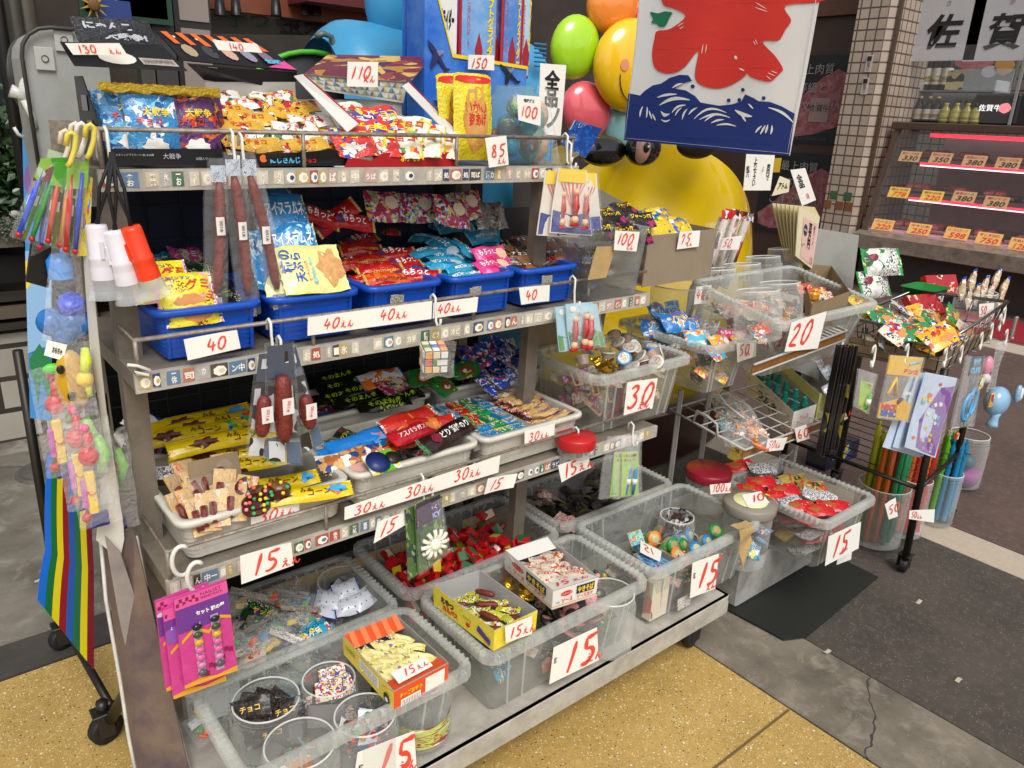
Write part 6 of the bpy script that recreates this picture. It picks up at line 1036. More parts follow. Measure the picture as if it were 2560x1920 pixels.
# bin 3
_,pG=jarat(1693,1290,.345,.058,'clear jar of brown stick packs with a green label in the right bin'); pG=V((pG.x,pG.y,0))
q=M(); q.grid(lambda u,v:V((pG.x-.0585*math.sin(1.9-u*2.4+.0)*1.0,pG.y-.0585*math.cos(1.9-u*2.4),.22+v*.055)),12,3,prt('green_jar_label','a8c050',['c8dc78','e8f0c0','b0304a'],2,mask=.5,txt=.3,tc='8a2040'),True,None,.0005); fn=lambda x,y,k=0:V((pG.x-.0597*math.sin(.7-x*16),pG.y-.0597*math.cos(.7-x*16),.25+y)); text(q,'ミシンゼリー',fn,0,0,mat('maroon_print'),w=.08,h=.022,bold=.03); tag(q.build('jar_label'),'lime green label sheet with maroon lettering on the jar in the right bin','label')
SLS=pack(.10,.03,.008,prt('silverbrown','3a2420',['8a8a88','4a2c24','c8c8c4'],2,rough=.18,mask=.45,txt=.1),mat('silver_crimp','a8aaac',.25,metal=.7,bump=.5,bs=200),.14,.05,nx=12,ny=6)
for i in range(9): inst(SLS,'stick_pack','brown and silver stick pack standing in the jar of the right front bin','sweets pack','stick packs in the right bin jar',(pG.x+rnd.uniform(-.03,.01),pG.y+rnd.uniform(-.02,.02),.32+rnd.uniform(-.02,.01)),(R(90),R(-65+rnd.uniform(-12,12)),R(rnd.uniform(-30,40))))
def capsule(c,top):
    q=M(); q.ball((0,0,0),.022,clear('capsule_clear','d8dcb0',.3,.06),14,10); q.lathe([(0,.018),(.02,.017),(.022,.014),(.022,.012)],mat('cap_'+c,c,.35),20); q.lathe([(0,.0186),(.012,.0184)],mat('capc_'+top,top,.35),14); return q.mesh('capsule')
CPS=[capsule('208a40','d8903a'),capsule('2a80c0','e8e8e8'),capsule('e88a30','f0e0d0')]
for i in range(40): inst([CPS[0],CPS[1],KTS,COLP[1],BLI[0]][i%5],'small_sweet','small capsule or sweet filling the right front bin','sweet','small sweets filling the right front bin',(1.5+rnd.random()*.34,1.13+rnd.random()*.17,.262+rnd.random()*.02),(R(rnd.uniform(10,60)),R(rnd.uniform(-30,30)),rnd.uniform(0,3)),.8)
for i,(px,py,z) in enumerate(((1785,1330,.30),(1735,1375,.29),(1630,1345,.29),(1700,1365,.28),(1760,1355,.28),(1650,1330,.28),(1675,1360,.285),(1715,1340,.27),(1790,1345,.27),(1610,1350,.27),(1745,1395,.27),(1690,1390,.26))):
    inst(CPS[i%3],'candy_capsule',['green','blue','orange'][i%3]+' lidded clear capsule in the right front bin','candy capsule',['green','blue','orange'][i%3]+' candy capsules in the right bin',at(px,py,z=z),(R(50+rnd.uniform(-30,30)),R(rnd.uniform(-30,30)),0),1.05)
inst(carton(.055,.042,.002,prt('fish_card','8ad0d8',['f0d040','4a90d0','e87040','58b060'],2.4,mask=.42,txt=.1)),'picture_card','pale blue card with a yellow picture in the right front bin','card',None,at(1590,1345,z=.305),(R(50),0,R(-8)))
card('white price card lying upside down among the capsules in the right bin',[(1654,1378),(1602,1352),(1600,1380),(1650,1405)][::1],[('15',.3,.3,.5)],dict(z=.31),curl=.001)
t,C,B=openbox('strip_box','small grey box of blue and white strips in the front of the right bin',((1640,1368),(1582,1385),(1650,1440),(1698,1400)),.30,.03,GBRD,GBRD,flaps=False,cat='snack box')
for i in range(6): q=M(); q.grid(lambda u,v,i=i:C[1].lerp(C[2],.05+u*.9)+(C[0]-C[1])*(.1+i*.13+v*.12)+V((0,0,-.004-.003*math.sin(u*9+i))),8,1,prt('strip_blue','4aa0e0',['e8f0f8','2a70c0'],5,mask=.5,txt=.2),True,None,.0006); tag(q.build('candy_strip'),'blue and white candy strip lying in the small grey box','candy','blue candy strips')
for i in range(44): inst([COLP[0],KTS,BER,GRS,DKP][i%5],'mixed_sweet','mixed colourful sweet seen dimly low inside the right front bin','sweets pack','sweets at the bottom of the right front bin',(1.48+rnd.random()*.38,1.13+rnd.random()*.22,.20+rnd.random()*.065),(R(rnd.uniform(10,50)),R(rnd.uniform(-20,20)),R(rnd.uniform(-90,90))),.6)
q=M(); q.box((1.50,1.125,.255),(.07,.03,.12),prt('cream_cartons','d8ccb8',['c88a80','b8c8a8','8a7a6a'],3,mask=.5,txt=.3),None,.001); tag(q.build('stacked_cartons'),'stack of small cream cartons showing through the left corner of the right bin','carton')
c=[at(1838,1322,y=1.07),at(1876,1310,y=1.07),at(1868,1350,y=1.07),at(1846,1425,y=1.07)]; q=M(); q.grid(lambda u,v:c[3].lerp(c[2],u).lerp(c[0].lerp(c[1],u),v)+V((0,-.012-.004*math.sin(v*9+u),0)),5,8,mat('tan_card','b89a68',.8,var=.3,vs=30),True,None,.001); q.grid(lambda u,v:c[0].lerp(c[1],u)+V((0,-.012+v*.03,.003+.002*math.sin(u*7))),4,3,mat('tan_card'),True,None,.001); tag(q.build('card_strip'),'torn tan card strip taped over the rim of the right front bin','card')
inst(carton(.055,.035,.001,prt('barcode_label','e0dcd0',['303030'],8,mask=.7,txt=.7)),'barcode_label','white bar code label on the front of the right front bin','label',None,at(1710,1505,y=1.092),(R(82),0,R(0)))
for i in range(46): inst([DKP,CDP,KTS,COLP[0],BLI[0],DGM[0]][i%6],'small_sweet','small sweet lying on the floor of the nearest clear bin between its jars','sweet','sweets on the floor of the nearest bin',(.37+rnd.random()*.42,1.13+rnd.random()*.18,.195+rnd.random()*.03),(R(rnd.uniform(0,50)),R(rnd.uniform(-30,30)),rnd.uniform(0,3)),.8)
# ---- rear bins
MIXC=[]
for i,(b,cs) in enumerate((('2a3020',['e04030','60c040','3080c0','e8a030']),('30281e',['c03020','f0d040','208a80','e8e8e0']),('1e2a30',['50b050','e06030','4090d0','c8c8c8']),('4a2a3a',['c8a850','e8e8e0','6a3a6a']))):
    q=M(); 
    for k in range(7): 
        p=V((rnd.uniform(-.04,.04),rnd.uniform(-.022,.022),rnd.uniform(0,.016))); q.box(p,(.022,.013,.01),mat('cube'+cs[k%len(cs)],cs[k%len(cs)],.35),Matrix.Translation(p)@Matrix.Rotation(rnd.random()*3,4,'Z')@Matrix.Rotation(rnd.random(),4,'X')@Matrix.Translation(-p),.002)
    q.grid(lambda u,v:V(((u-.5)*.12,(v-.5)*.07,.004+.026*math.sin(math.pi*u)*math.sin(math.pi*v)*(1+.3*math.sin(u*14+v*9)))),10,8,FILM2); q.grid(lambda u,v:V(((u-.5)*.1,(v-.5)*.018+.015,.03)),3,1,prt('mixlabel%d'%i,'b8b4ac',cs,4,mask=.5,txt=.5)); MIXC.append(q.mesh('clear_candy_bag'))
pile(MIXC+[KTS,MIXC[2],DGM[0],COLP[0]],'clear_candy_bag','bag or pack of mixed red, green and blue candies in the left rear bin','candy bag','clear candy bags in the left rear bin',.36,.66,1.41,1.64,.21,4,4,6,.022,(R(20),0,0),(.5,.4,1.2),slope=.02)
BWP=pack(.085,.065,.035,mat('blue_white_film','dde0ea',.25),prt('blue_edge','1a3aa8',['2a50c8'],3,mask=.6,txt=0),.10,.06,nx=10,ny=8,blob=[(x,y,.0022,.0022,BLU) for x in(-.02,0,.02) for y in(-.015,.012)]); 
for px,py,z,r_ in((820,1500,.325,-40),(865,1475,.335,-10),(905,1500,.32,15),(870,1515,.315,-20),(850,1480,.32,30),(815,1520,.31,60)): inst(BWP,'dotted_pack','puffy white pack with blue dots and blue edges in the left rear bin','sweets pack','white packs with blue dots',at(px,py,z=z),(R(25),R(rnd.uniform(-20,20)),R(r_)),.82)
_,pR=jarat(860,1450,.335,.075,'wide clear jar at the back right of the left rear bin')
for i in range(9): inst([COLP[0],YP if 0 else MIXC[0],DGM[0]][i%3],'small_sweet','blue and yellow small pack in the wide jar of the left rear bin','sweets pack','packs in the wide rear jar',(pR.x+rnd.uniform(-.04,.03),pR.y+rnd.uniform(-.03,.03),.24+i*.008),(R(rnd.uniform(0,50)),R(rnd.uniform(-30,30)),R(rnd.uniform(-60,60))),.7)
# red tubs
def tub(c):
    q=M(); q.box((0,0,0),(.036,.026,.014),mat('red_tub','c01820',.3),None,.003); q.poly([(-.015,-.011,.0075),(.015,-.011,.0075),(.015,.011,.0075),(-.015,.011,.0075)],prt('tubcard'+c,c,['c82020','f0e8d0','20603a','303030'],3,mask=.5,txt=.2)); return q.mesh('tub')
TUB=[tub('e8c828'),tub('3a7a50'),tub('c01820')]
for i in range(170): 
    l=i//38; inst(TUB[rnd.choice((0,1,2,2))],'candy_tub','small red candy tub with yellow or green card in the middle rear bin','candy tub','red candy tubs in the middle rear bin',(.92+rnd.random()*.42,1.44+rnd.random()*.21,.235+l*.022+.02*rnd.random()+.02*(rnd.random()>.7)),(rnd.uniform(-.9,.9),rnd.uniform(-.9,.9),rnd.uniform(0,3.1)),1.1)
# black packets
BPK=[pack(.06,.035,.012,prt('blackp%d'%i,'0f0d0f',['1c1a1e',c],2.4,mask=.62,txt=.1,tc='a89060',rough=.15,bump=.9),None,.1,.06,nx=10,ny=6) for i,c in enumerate(('2a2228','c84a20'))]+[pack(.05,.045,.022,prt('sun_stripe','b83038',['e8dcd8'],9,mask=.45,txt=0),None,.14,.1,nx=10,ny=6)]
for i in range(150): 
    x=1.45+rnd.random()*.42; inst(BPK[2] if x<1.55 and rnd.random()<.4 else BPK[rnd.random()<.12],'black_candy_pack','glossy black candy packet in the right rear bin' ,'sweets pack','black packets in the right rear bin',(x,1.46+rnd.random()*.21,.235+(i//30)*.020+rnd.random()*.015),(rnd.uniform(-.5,.8),rnd.uniform(-.6,.6),rnd.uniform(0,3.1)))
# ---- bin 30: jelly cups
def cup(c,r=.022):
    q=M(); q.lathe([(r*.6,-.024),(r*.85,0)],clear('cup_'+c,c,.55,.2),18); q.lathe([(0,-.024),(r*.6,-.024)],mat('cupb'+c,c,.4),18); q.lathe([(0,.0015),(r*.75,.0012)],prt('cuplid'+c,'d8d4c8',[c,'c89050','8a5a60'],3,mask=.5,txt=.4),18); q.lathe([(r*.75,.0013),(r,.001),(r,-.0015)],mat('cuprim'+c,'3a90d0' if c=='e0b8a0' else 'd8d4cc',.3),18); return q.mesh('jelly_cup')
CU=[cup('e0b8a0'),cup('d8c8b8'),cup('a87068')]
for i,(px,py,z) in enumerate(((1500,855,.86),(1575,868,.862),(1545,855,.855),(1620,880,.86),(1640,905,.855),(1600,890,.85),(1560,895,.845),(1590,865,.858),(1520,880,.85),(1535,835,.85),(1610,905,.84),(1455,895,.85),(1475,870,.855),(1500,900,.845),(1655,880,.85),(1570,840,.85),(1490,835,.85),(1580,915,.835),(1630,865,.85))):
    inst(CU[(i*2)%3],'jelly_cup','small jelly cup with printed lid heaped in the bin with the big 30 card','jelly cup','jelly cups in the bin with the 30 card',at(px,py,z=z),(rnd.uniform(-.9,1.1),rnd.uniform(-.9,.9),rnd.uniform(0,3)),1.05)
GFP=pack(.055,.03,.022,FOILG,None,.16,.1,nx=12,ny=8,amp=1.3)
for i,(px,py) in enumerate(((1500,905),(1530,910),(1515,922))): inst(GFP,'gold_foil_sweet','crumpled gold foil sweet among the jelly cups','sweet','gold foil sweets',at(px,py,z=.862),(R(30),R(10),R(i*50)))
for i in range(60): inst([KTS,CHS,COLP[1],CU[1],YP,CDP,SC[0]][i%7],'packed_sweet','pale printed sweet pack seen through the front of the 30 bin','sweets pack','packs inside the 30 bin',(1.46+rnd.random()*.30,1.37+rnd.random()*.2,.69+rnd.random()*.12),(R(rnd.uniform(20,90)),R(rnd.uniform(-20,20)),R(rnd.uniform(-40,40))),.75 if i%7!=4 else .4)
q=M(); q.box((1.60,1.385,.74),(.17,.008,.10),prt('white_print_box','c8ccc8',['303038','d8e0d8','a83038','9ab060'],2,mask=.5,txt=.3),None,.001); fn=lambda x,y,k=0:V((1.60+x,1.379,.74+y)); text(q,'放課後タイフーン',fn,.01,.01,RD,w=.12,h=.025,bold=.03); text(q,'WHICH TIGER',fn,0,-.03,INK,w=.15,h=.018,bold=.03); tag(q.build('white_carton'),'white printed carton showing through the front of the 30 bin','carton')
# ---- bin 50 packs
SFP=pack(.11,.075,.03,prt('soft_blue','2f80cc',['58a8e0','e8e8f0','c8a070','1c5aa8'],2,mask=.5,txt=.1),prt('softc','2a70c0',['1c50a0','60a8e8'],8,mask=.45,txt=0),.09,.05,[('ソフト',.0,.0,YEL,.026,.065),('チョコっと',0,.022,RD,.012,.05)],amp=.6)
for px,py,z,r_,sc in((1690,805,.915,-12,1),(1645,780,.93,20,.9),(1740,815,.90,10,.9),(1640,820,.89,-30,.9)): inst(SFP,'soft_candy_pack','blue ice cream sweets pack with yellow lettering in the bin left of the 20 bin','sweets pack','blue packs with yellow lettering',at(px,py,z=z),(R(42),0,R(r_)),sc)
SQP=pack(.10,.07,.02,prt('tiny_sky','4ab0d8',['f08030','f0e040','e8e8f8','d84080'],2,mask=.45,txt=.15),None,.07,.05); OBP=pack(.09,.06,.02,prt('ghost_orange','e8a020',['f0e040','f0f0f0','e84a90'],2,mask=.5,txt=.1),None,.07,.05,blob=[(.02,-.005,.012,.014,WH)])
for me,px,py,z,r_ in((SQP,1745,845,.89,-30),(OBP,1800,855,.885,-8),(SLV,1765,820,.90,-60),(PKP,1830,840,.88,-40),(SQP,1790,880,.86,10),(OBP,1850,850,.87,5)): inst(me,'candy_pack','bright %s pack in the bin with the small 50 card'%{SQP:'sky blue',OBP:'orange and yellow',SLV:'silver',PKP:'pink'}[me],'sweets pack','bright packs in the 50 bin',at(px,py,z=z),(R(38),0,R(r_)),.85)
for i in range(26): inst([SQP,OBP,DGM[0],DGM[1],COLP[0],COLP[1]][i%6],'packed_sweet','colourful pack seen through the clear side of the 50 bin','sweets pack','packs inside the 50 bin',(1.86+rnd.random()*.15,1.31+rnd.random()*.30,.75+rnd.random()*.09),(R(rnd.uniform(20,80)),R(rnd.uniform(-20,20)),R(rnd.uniform(-50,50))),.7)
t=thing('clear_tub','tall clear round tub holding blue topped bars behind the blue packs','tub',(1.86,1.56,.80)); p=at(1690,780,z=.96); p=V((p.x,1.5,0)) ; p=at(1695,710,y=1.55); q=M(); q.lathe([(0,-.17),(.075,-.17),(.082,-.16),(.088,.0),(.091,.0),(.091,-.006)],JARM,32,Matrix.Translation(p)); q.tube([(p.x+.09*math.cos(a_),p.y+.09*math.sin(a_),p.z) for a_ in[i*math.pi/16 for i in range(32)]],.0018,clear('jar_lip'),6,True); q.build('body',t)
for i,(dx,r_) in enumerate(((.055,12),(.04,-6))): inst(pack(.13,.035,.02,prt('bar_white','c8c4be',['6a4a40','e8e8e8'],2,mask=.55,txt=.4),prt('softc'),.14,.06,nx=12) if i==0 else BL2,'wrapped_bar',['white wrapped bar with blue crimped end standing in the clear tub','blue pack leaning inside the clear tub'][i],'snack bar',None,(p.x+dx-(.07 if i else 0),p.y-.02,p.z-.05+(-.04 if i else .0)),(R(90),R(-70-r_),0) if not i else (R(70),0,0),1 if not i else .6)
card('white price card reading 40 en on the clear round tub',[(1740,717),(1779,712),(1772,757),(1734,761)],[('40',.1,.3,.5),('えん',.55,.2,.6)],dict(y=1.46),curl=.001)
# ---- bin 20 jars and carton
for i,(px,py) in enumerate(((1804,702),(1867,688),(1918,668),(1972,645),(1908,758),(1962,737))):
    p=at(px,py,z=1.03 if i<4 else 1.02); jar('open clear jar, %s row of the 20 bin'%['far left in the back','second from the left in the back','third from the left in the back','far right in the back','left in the front','right in the front'][i],(p.x,p.y,.91),.068,.155 if i<4 else .145,neck=.88,tilt=(R(-9),0,0))
    for k in range(3): inst([KTS,COLP[0],PKW[0],MIK][(i+k)%4],'small_sweet','small coloured pack at the bottom of an open jar in the 20 bin','sweets pack','packs in the jars of the 20 bin',(p.x+rnd.uniform(-.02,.02),p.y+rnd.uniform(-.02,.02),.915+k*.012),(R(rnd.uniform(0,50)),R(rnd.uniform(-30,30)),R(rnd.uniform(-60,60))),.55)
t,C,B=openbox('brown_carton','open brown carton at the right end of the 20 bin','carton' and ((2000,658),(2080,665),(2125,728),(2030,762)),1.0,.09,CARD_,CARD_,flaps=False,cat='carton')
for me,px,py,z,l in((PKW[0],2015,725,.985,'red pack lying in the brown carton'),(PKW[0],2050,735,.98,'second red pack in the brown carton'),(KTS,2070,740,.985,'white wrapped sweet in the brown carton')): inst(me,'candy_pack',l,'sweets pack',None,at(px,py,z=z),(R(45),0,R(-20)),.7)
q=M(); p=at(2035,740,z=.99); q.box(p,(.035,.028,.03),mat('orange_jelly','d8901c',.2),None,.007); q.box(p+V((-.0,0,.018)),(.02,.02,.014),mat('orange_jelly'),None,.005); tag(q.build('jelly_sweet'),'amber bottle shaped jelly standing among red packs in the brown carton','sweet')
for i in range(80): inst([KTS,COLP[0],PKW[0],MIK,DGM[0],BER,OBP][i%7],'packed_sweet','colourful sweet seen dimly through the frosted 20 bin','sweets pack','packs inside the 20 bin',(2.07+rnd.random()*.44,1.26+rnd.random()*.22,.84+rnd.random()*.09),(R(rnd.uniform(10,70)),R(rnd.uniform(-20,20)),R(rnd.uniform(-50,50))),.7)
# ---- bin 15 right: red chicken packs
RCP=pack(.11,.05,.014,prt('chicken_red','c81c24',['d83038','e8e0d8','a01018'],2,mask=.58,txt=.12,tc='f0e0c0'),prt('redcr','c81c24',['f0d0d0'],10,mask=.55,txt=0),.07,.05,blob=[(-.02,0,.022,.014,mat('roast_print','b0501c',.4,var=.6,vs=120),.2)]); GCP=pack(.11,.05,.014,prt('olive_gold','a89040',['c8b468','7a6a28','c04030'],2,mask=.5,txt=.15),None,.07,.05,[('鶏肉',.01,0,BK,.016)]); WTP=pack(.11,.05,.014,prt('white_info','c8c8c8',['e0e0e0','a8a8a8'],2,mask=.5,txt=.7,tc='505058'),None,.07,.05)
k3=('chicken_snack_pack','sweets pack')
for me,px,py,z,r_ in ((RCP,1850,1165,.395,-20),(WTP,1905,1170,.395,-24),(RCP,1905,1205,.39,-25),(GCP,1985,1200,.39,-18),(RCP,1960,1225,.385,-28),(RCP,1930,1245,.38,-30),(RCP,2000,1265,.375,-32),(WTP,2050,1240,.38,-62),(RCP,2050,1275,.37,-30),(WTP,1980,1255,.38,-5),(RCP,2085,1265,.37,-40),(GCP,2030,1215,.385,-24),(RCP,1880,1220,.385,-15),(GCP,1840,1135,.395,25)):
    inst(me,k3[0],{RCP:'red chicken snack pack heaped in the bin on the white cabinet',GCP:'olive gold snack pack heaped among the red ones',WTP:'back of a snack pack, pale with small type, among the red ones'}[me],k3[1],{RCP:'red',GCP:'olive gold',WTP:'pale backed'}[me]+' snack packs in the right bin',at(px,py,z=z-.01),(R(22),R(rnd.uniform(-8,8)),R(r_)))
pile([RCP,RCP,GCP,WTP],'packed_snack','red or pale snack pack lying deep in the bin on the white cabinet','sweets pack','lower packs in the right bin',2.12,2.34,1.02,1.30,.21,2,4,5,.026,(R(5),0,R(-25)),(.2,.2,.4))
inst(pack(.05,.04,.01,mat('print_yellow'),None,.1,.1,nx=8,ny=6),'yellow_pack','plain yellow pack edge beside the lidded jar','sweets pack',None,at(1915,1250,z=.38),(R(30),0,R(-20)))
q=M(); q.grid(lambda u,v:V((2.27+u*.09,1.28+.02*math.sin(v*5),.35+v*.08+.006*math.sin(u*8))),8,8,FILM2); tag(q.build('clear_bag'),'empty crinkled clear bag at the back of the right bin','bag')
# jars with red and cream lids
p=at(1772,1180,z=.40); jar('clear jar with a wide dark red lid behind the white post',(p.x,p.y,.27),.072,.13,lid=mat('dark_red_lid','8f1428',.35),neck=.95)
p=at(1468,1100,z=.71); jar('low jar with a bright red lid under the 30 bin',(p.x-.02,p.y+.02,.667),.048,.042,lid=mat('bright_red_lid','b81c20',.35),neck=.98)
p=at(1885,1250,z=.40); t=jar('clear jar of black sweets with a cream and grey lid',(p.x-.02,p.y,.19),.075,.2,lid=mat('grey_lid','8a8478',.4),neck=.98)
q=M(); q.lathe([(0,.003),(.05,.0028),(.052,.001)],mat('cream_disc','e0dca8',.5),30,Matrix.Translation((p.x-.02,p.y,.404))); tag(q.build('lid_sticker'),'cream round sticker with handwriting on the grey jar lid','sticker')
card('white price card reading 10 en taped on the cream jar lid',[(1854,1237),(1902,1228),(1924,1257),(1870,1268)],[('10えん',.25,.25,.55)],dict(z=.408),curl=.001)
card('white price card reading 100 en under the dark red lid',[(1774,1212),(1827,1207),(1826,1232),(1776,1236)],[('100えん',.3,.2,.8)],dict(y=p.y+.05),curl=.001)
for i in range(14): inst(BPK[i%2] if i%3 else COLP[0],'black_candy_pack','black or white packet in the jar with the cream lid','sweets pack','packets in the cream lidded jar',(p.x-.02+rnd.uniform(-.04,.04),p.y+rnd.uniform(-.05,.02),.21+i*.009),(rnd.uniform(-.9,.9),rnd.uniform(-.6,.6),rnd.uniform(0,3)),.9)
# ---- lower wire shelf
def t4(q,C,B,cen):
    g=bil([C[3],C[2],B[2],B[3]]); h_=bil([C[0],C[3],B[3],B[0]])
    text(q,'ラムネ',h_,.5,.45,mat('slate_print','384858',.4),w=.42,h=.34,bold=.05); text(q,'スポーツ',h_,.5,.2,PNK,w=.4,h=.1)
    for i in range(26):
        a_,b_=rnd.uniform(.03,.97),rnd.uniform(.62,.95) if i%2 else rnd.uniform(.05,.3); q.poly([h_(a_+.014*math.cos(k),b_+.03*math.sin(k),3) for k in range(6)],[GRN,PNK,LBL][i%3])
    for w_,c_ in((0,'3a90a8'),(1,'d87888')): q.poly([g(0,.14*w_+.02,1),g(1,.14*w_+.02,1),g(1,.14*w_+.1,1),g(0,.14*w_+.12,1)],mat('band'+c_,c_,.4))
    text(q,'ラムネ',g,.5,.65,PNK,w=.4,h=.2)
t,C,B=openbox('ramune_box','white dotted open box of green soda bottle sweets on the wire shelf',((1870,922),(1930,905),(2042,1010),(1985,1030)),.60,.09,WC_,mat('grey_card_inside'),txt=t4,flaps=False,cat='snack box')
q=M(); q.lathe([(0,-.02),(.012,-.02),(.013,.0),(.007,.012),(.008,.016),(.008,.024),(0,.024)],clear('green_bottle','1f8a78',.72,.1),14); GB_=q.mesh('soda_bottle')
for i in range(5):
    for j in range(2): inst(GB_,'soda_bottle_sweet','tiny green bottle shaped sweet in the white dotted box','sweet','green bottle sweets',C[0].lerp(C[3],.14+i*.18)+(C[1]-C[0])*(.3+j*.4)+V((0,0,-.018)),(R(rnd.uniform(-10,10)),0,0),1.1)
def t5(q,C,B,cen):
    g=bil([C[3],C[2],B[2],B[3]]); q.poly([g(x,y,1) for x,y in((.4,0),(.75,0),(.75,1),(.4,1))],prt('dots_maroon','5a1c28',['d8a030','3a6ab0','c84a40'],6,mask=.55,txt=0)); text(q,'どうぶつ',lambda x,y,k=0:g(x,y,6),.57,.5,WH,w=.12,h=.6,vert=True)
t,C,B=openbox('pale_yellow_box','pale yellow open box standing beside the white dotted box','x' and ((1935,885),(2010,872),(2115,960),(2050,985)),.63,.10,mat('pale_yellow_card','d8d48a',.5),mat('grey_card_inside'),txt=t5,flaps=False,cat='snack box')
SVP=pack(.08,.055,.02,prt('silver_sweet','b8bcc4',['e0e0e8','c84a60','5a2a30','88c0d8'],2,rough=.18,metal=.3,mask=.5,txt=.1),None,.09,.06,nx=10,ny=8)
for i,(px,py) in enumerate(((1965,885),(1995,895),(2035,905),(2070,930),(2085,955),(2055,925),(2090,985),(2075,975))): inst(SVP,'silver_sweet_pack','silver, white and red pack standing in the pale yellow box','sweets pack','silver packs in the pale yellow box',at(px,py,z=.64),(R(50),R(rnd.uniform(-20,20)),R(rnd.uniform(-30,30))),.85)
q=M(); c=[at(1940,860,y=1.45),at(2105,935,y=1.42),at(2105,975,y=1.42),at(1940,905,y=1.45)]; quadplate(q,c,mat('grey_card_inside'),.002); tag(q.build('grey_card'),'grey card flap standing behind the silver packs','card')
def twist(): 
    q=M(); q.tube([(-.035,0,0),(-.022,.002,.0),(-.018,0,0),(0,0,0),(.018,0,0),(.022,.002,0),(.035,0,0)],[.008,.003,.008,.0125,.008,.003,.008],prt('twist','e08a40',['f8f0e8','f0a060','e06a40'],4,mask=.48,txt=0),10); return q.mesh('twist_sweet')
TW=twist(); q=M(); 
for i in range(34):
    px,py=rnd.uniform(1755,1915),0; py=1000+(px-1755)*.62+rnd.uniform(-40,28); inst([TW,COLP[0],DGM[0],SVP][i%4 if px<1850 else 0],'wrapped_sweet','orange and white or green wrapped sweet in the large clear bag on the wire shelf','sweet','wrapped sweets in the large clear bag',at(px,py,z=.565),(rnd.uniform(-.8,.8),rnd.uniform(-.6,.6),rnd.uniform(0,3)),.8)
c=[at(1750,940,z=.62),at(1865,1010,z=.62),at(1925,1120,z=.55),at(1800,1110,z=.55)]
q=M(); q.grid(lambda u,v:c[3].lerp(c[2],u).lerp(c[0].lerp(c[1],u),v)+V((0,-.02,.045*math.sin(math.pi*u)*math.sin(math.pi*v)*(1+.25*math.sin(u*13+v*7)))),16,16,FILM2); q.tube([at(1768,945,z=.66),at(1815,1010,z=.62),at(1860,1045,z=.60)],.0025,HOOK); tag(q.build('large_clear_bag'),'large crinkled clear bag of wrapped sweets lying on the lower wire shelf','bag')
# ---- cardboard boxes at the right of the middle shelf
t=thing('cardboard_box','long open cardboard box with a high back wall right of the blue crates','cardboard box',(1.9,1.6,1.0))
K=mat('card_kraft','8a7a66',.8,var=.3,vs=10,vcol='6a5a46',bump=.25); 
A_=at(1610,625,y=1.40); zr=1.115; FL=at(1622,590,y=1.42); FR=at(1790,572,y=1.42); BL_=at(1440,400,y=1.82); q=M()
zb=1.06; fl=V((FL.x,1.42,FL.z)); fr=V((FR.x,1.42,FR.z)); ZT=FL.z+.01
quadplate(q,[fl,fr,V((fr.x-.03,1.40,zb)),V((fl.x-.03,1.40,zb))],K,.004,CARD_); quadplate(q,[V((FL.x-.15,1.84,1.42)),at(1640,520,y=1.78) if 0 else V((fr.x,1.80,ZT+.03)),V((fr.x,1.78,zb)),V((FL.x-.05,1.78,zb))],mat('grey_card_back','7a7268',.8,var=.2,bump=.2),.004,CARD_); quadplate(q,[V((FL.x-.15,1.84,1.42)),V((fl.x-.12,1.58,ZT)),V((fl.x-.12,1.58,zb)),V((FL.x-.15,1.84,zb))],mat('grey_card_back'),.004,CARD_)
quadplate(q,[fr,V((fr.x,1.78,ZT)),V((fr.x,1.78,zb)),V((fr.x-.03,1.40,zb))],K,.004,mat('grey_card_back')); q.prism([(fl.x-.1,1.42,zb),(fr.x-.02,1.42,zb),(fr.x-.02,1.78,zb),(fl.x-.1,1.78,zb)],(0,0,.004),CARD_); q.build('walls',t)
q=M(); f=at(1620,720,y=1.43); quadplate(q,[V((fl.x-.2,1.66,1.05)),V((fl.x+.13,1.66,1.05)),V((fl.x+.1,1.66,.84)),V((fl.x-.2,1.66,.84))],CARD_,.004); fn=lambda x,y,k=0:V((fl.x-.02+x,1.654,.96+y)); text(q,'X 15',fn,.02,.02,INK,h=.02); text(q,'武 2',fn,0,-.05,INK,h=.035); q.build('lower_box_panel',t)
POT=pack(.13,.10,.03,prt('potato','e0c020',['f0e040','1f8a40','2060b0','f0a030'],2,mask=.46,txt=.1),None,.06,.05,[('塩',-.02,.02,WH,.02),('POTATO',.025,.02,BLU,.012)])
for px,py,z,r_ in((1640,560,1.48,-8),(1690,572,1.47,-14),(1655,545,1.54,10),(1620,555,1.55,20)): inst(POT,'potato_snack_bag','yellow, green and blue potato snack bag in the cardboard box','snack bag','potato bags in the cardboard box',at(px,py,y=z),(R(40),0,R(r_)),.9)
t=thing('clear_tub_box','square clear tub of black packs left of the cardboard box','tub',(1.55,1.5,1.0)); a=at(1470,555,y=1.36); b=at(1618,588,y=1.36); q=M(); W_=b.x-a.x; zt_=at(1545,575,y=1.35).z; 
loops(q,[[V(p)+V(((a.x+b.x)/2,1.46,0)) for p in rr(W_-.03,.20,.02,1.057)],[V(p)+V(((a.x+b.x)/2,1.46,0)) for p in rr(W_,.23,.025,zt_-.002)],[V(p)+V(((a.x+b.x)/2,1.46,0)) for p in rr(W_+.014,.244,.03,zt_)]],clear('tub_clear','e0e6e8',.2,.1,dirt=.1)); q.build('walls',t)
BJP=pack(.095,.055,.016,prt('mahjong_black','121014',['2a2430','6a5a20','b02840'],2,mask=.58,txt=.1,tc='c8b060',rough=.18,bump=.7),None,.07,.05,[('ジャーン風',0,.006,YEL,.015,.07)],blob=[(.03,-.016,.014,.008,mat('magenta_blob','a02860',.4),.3)])
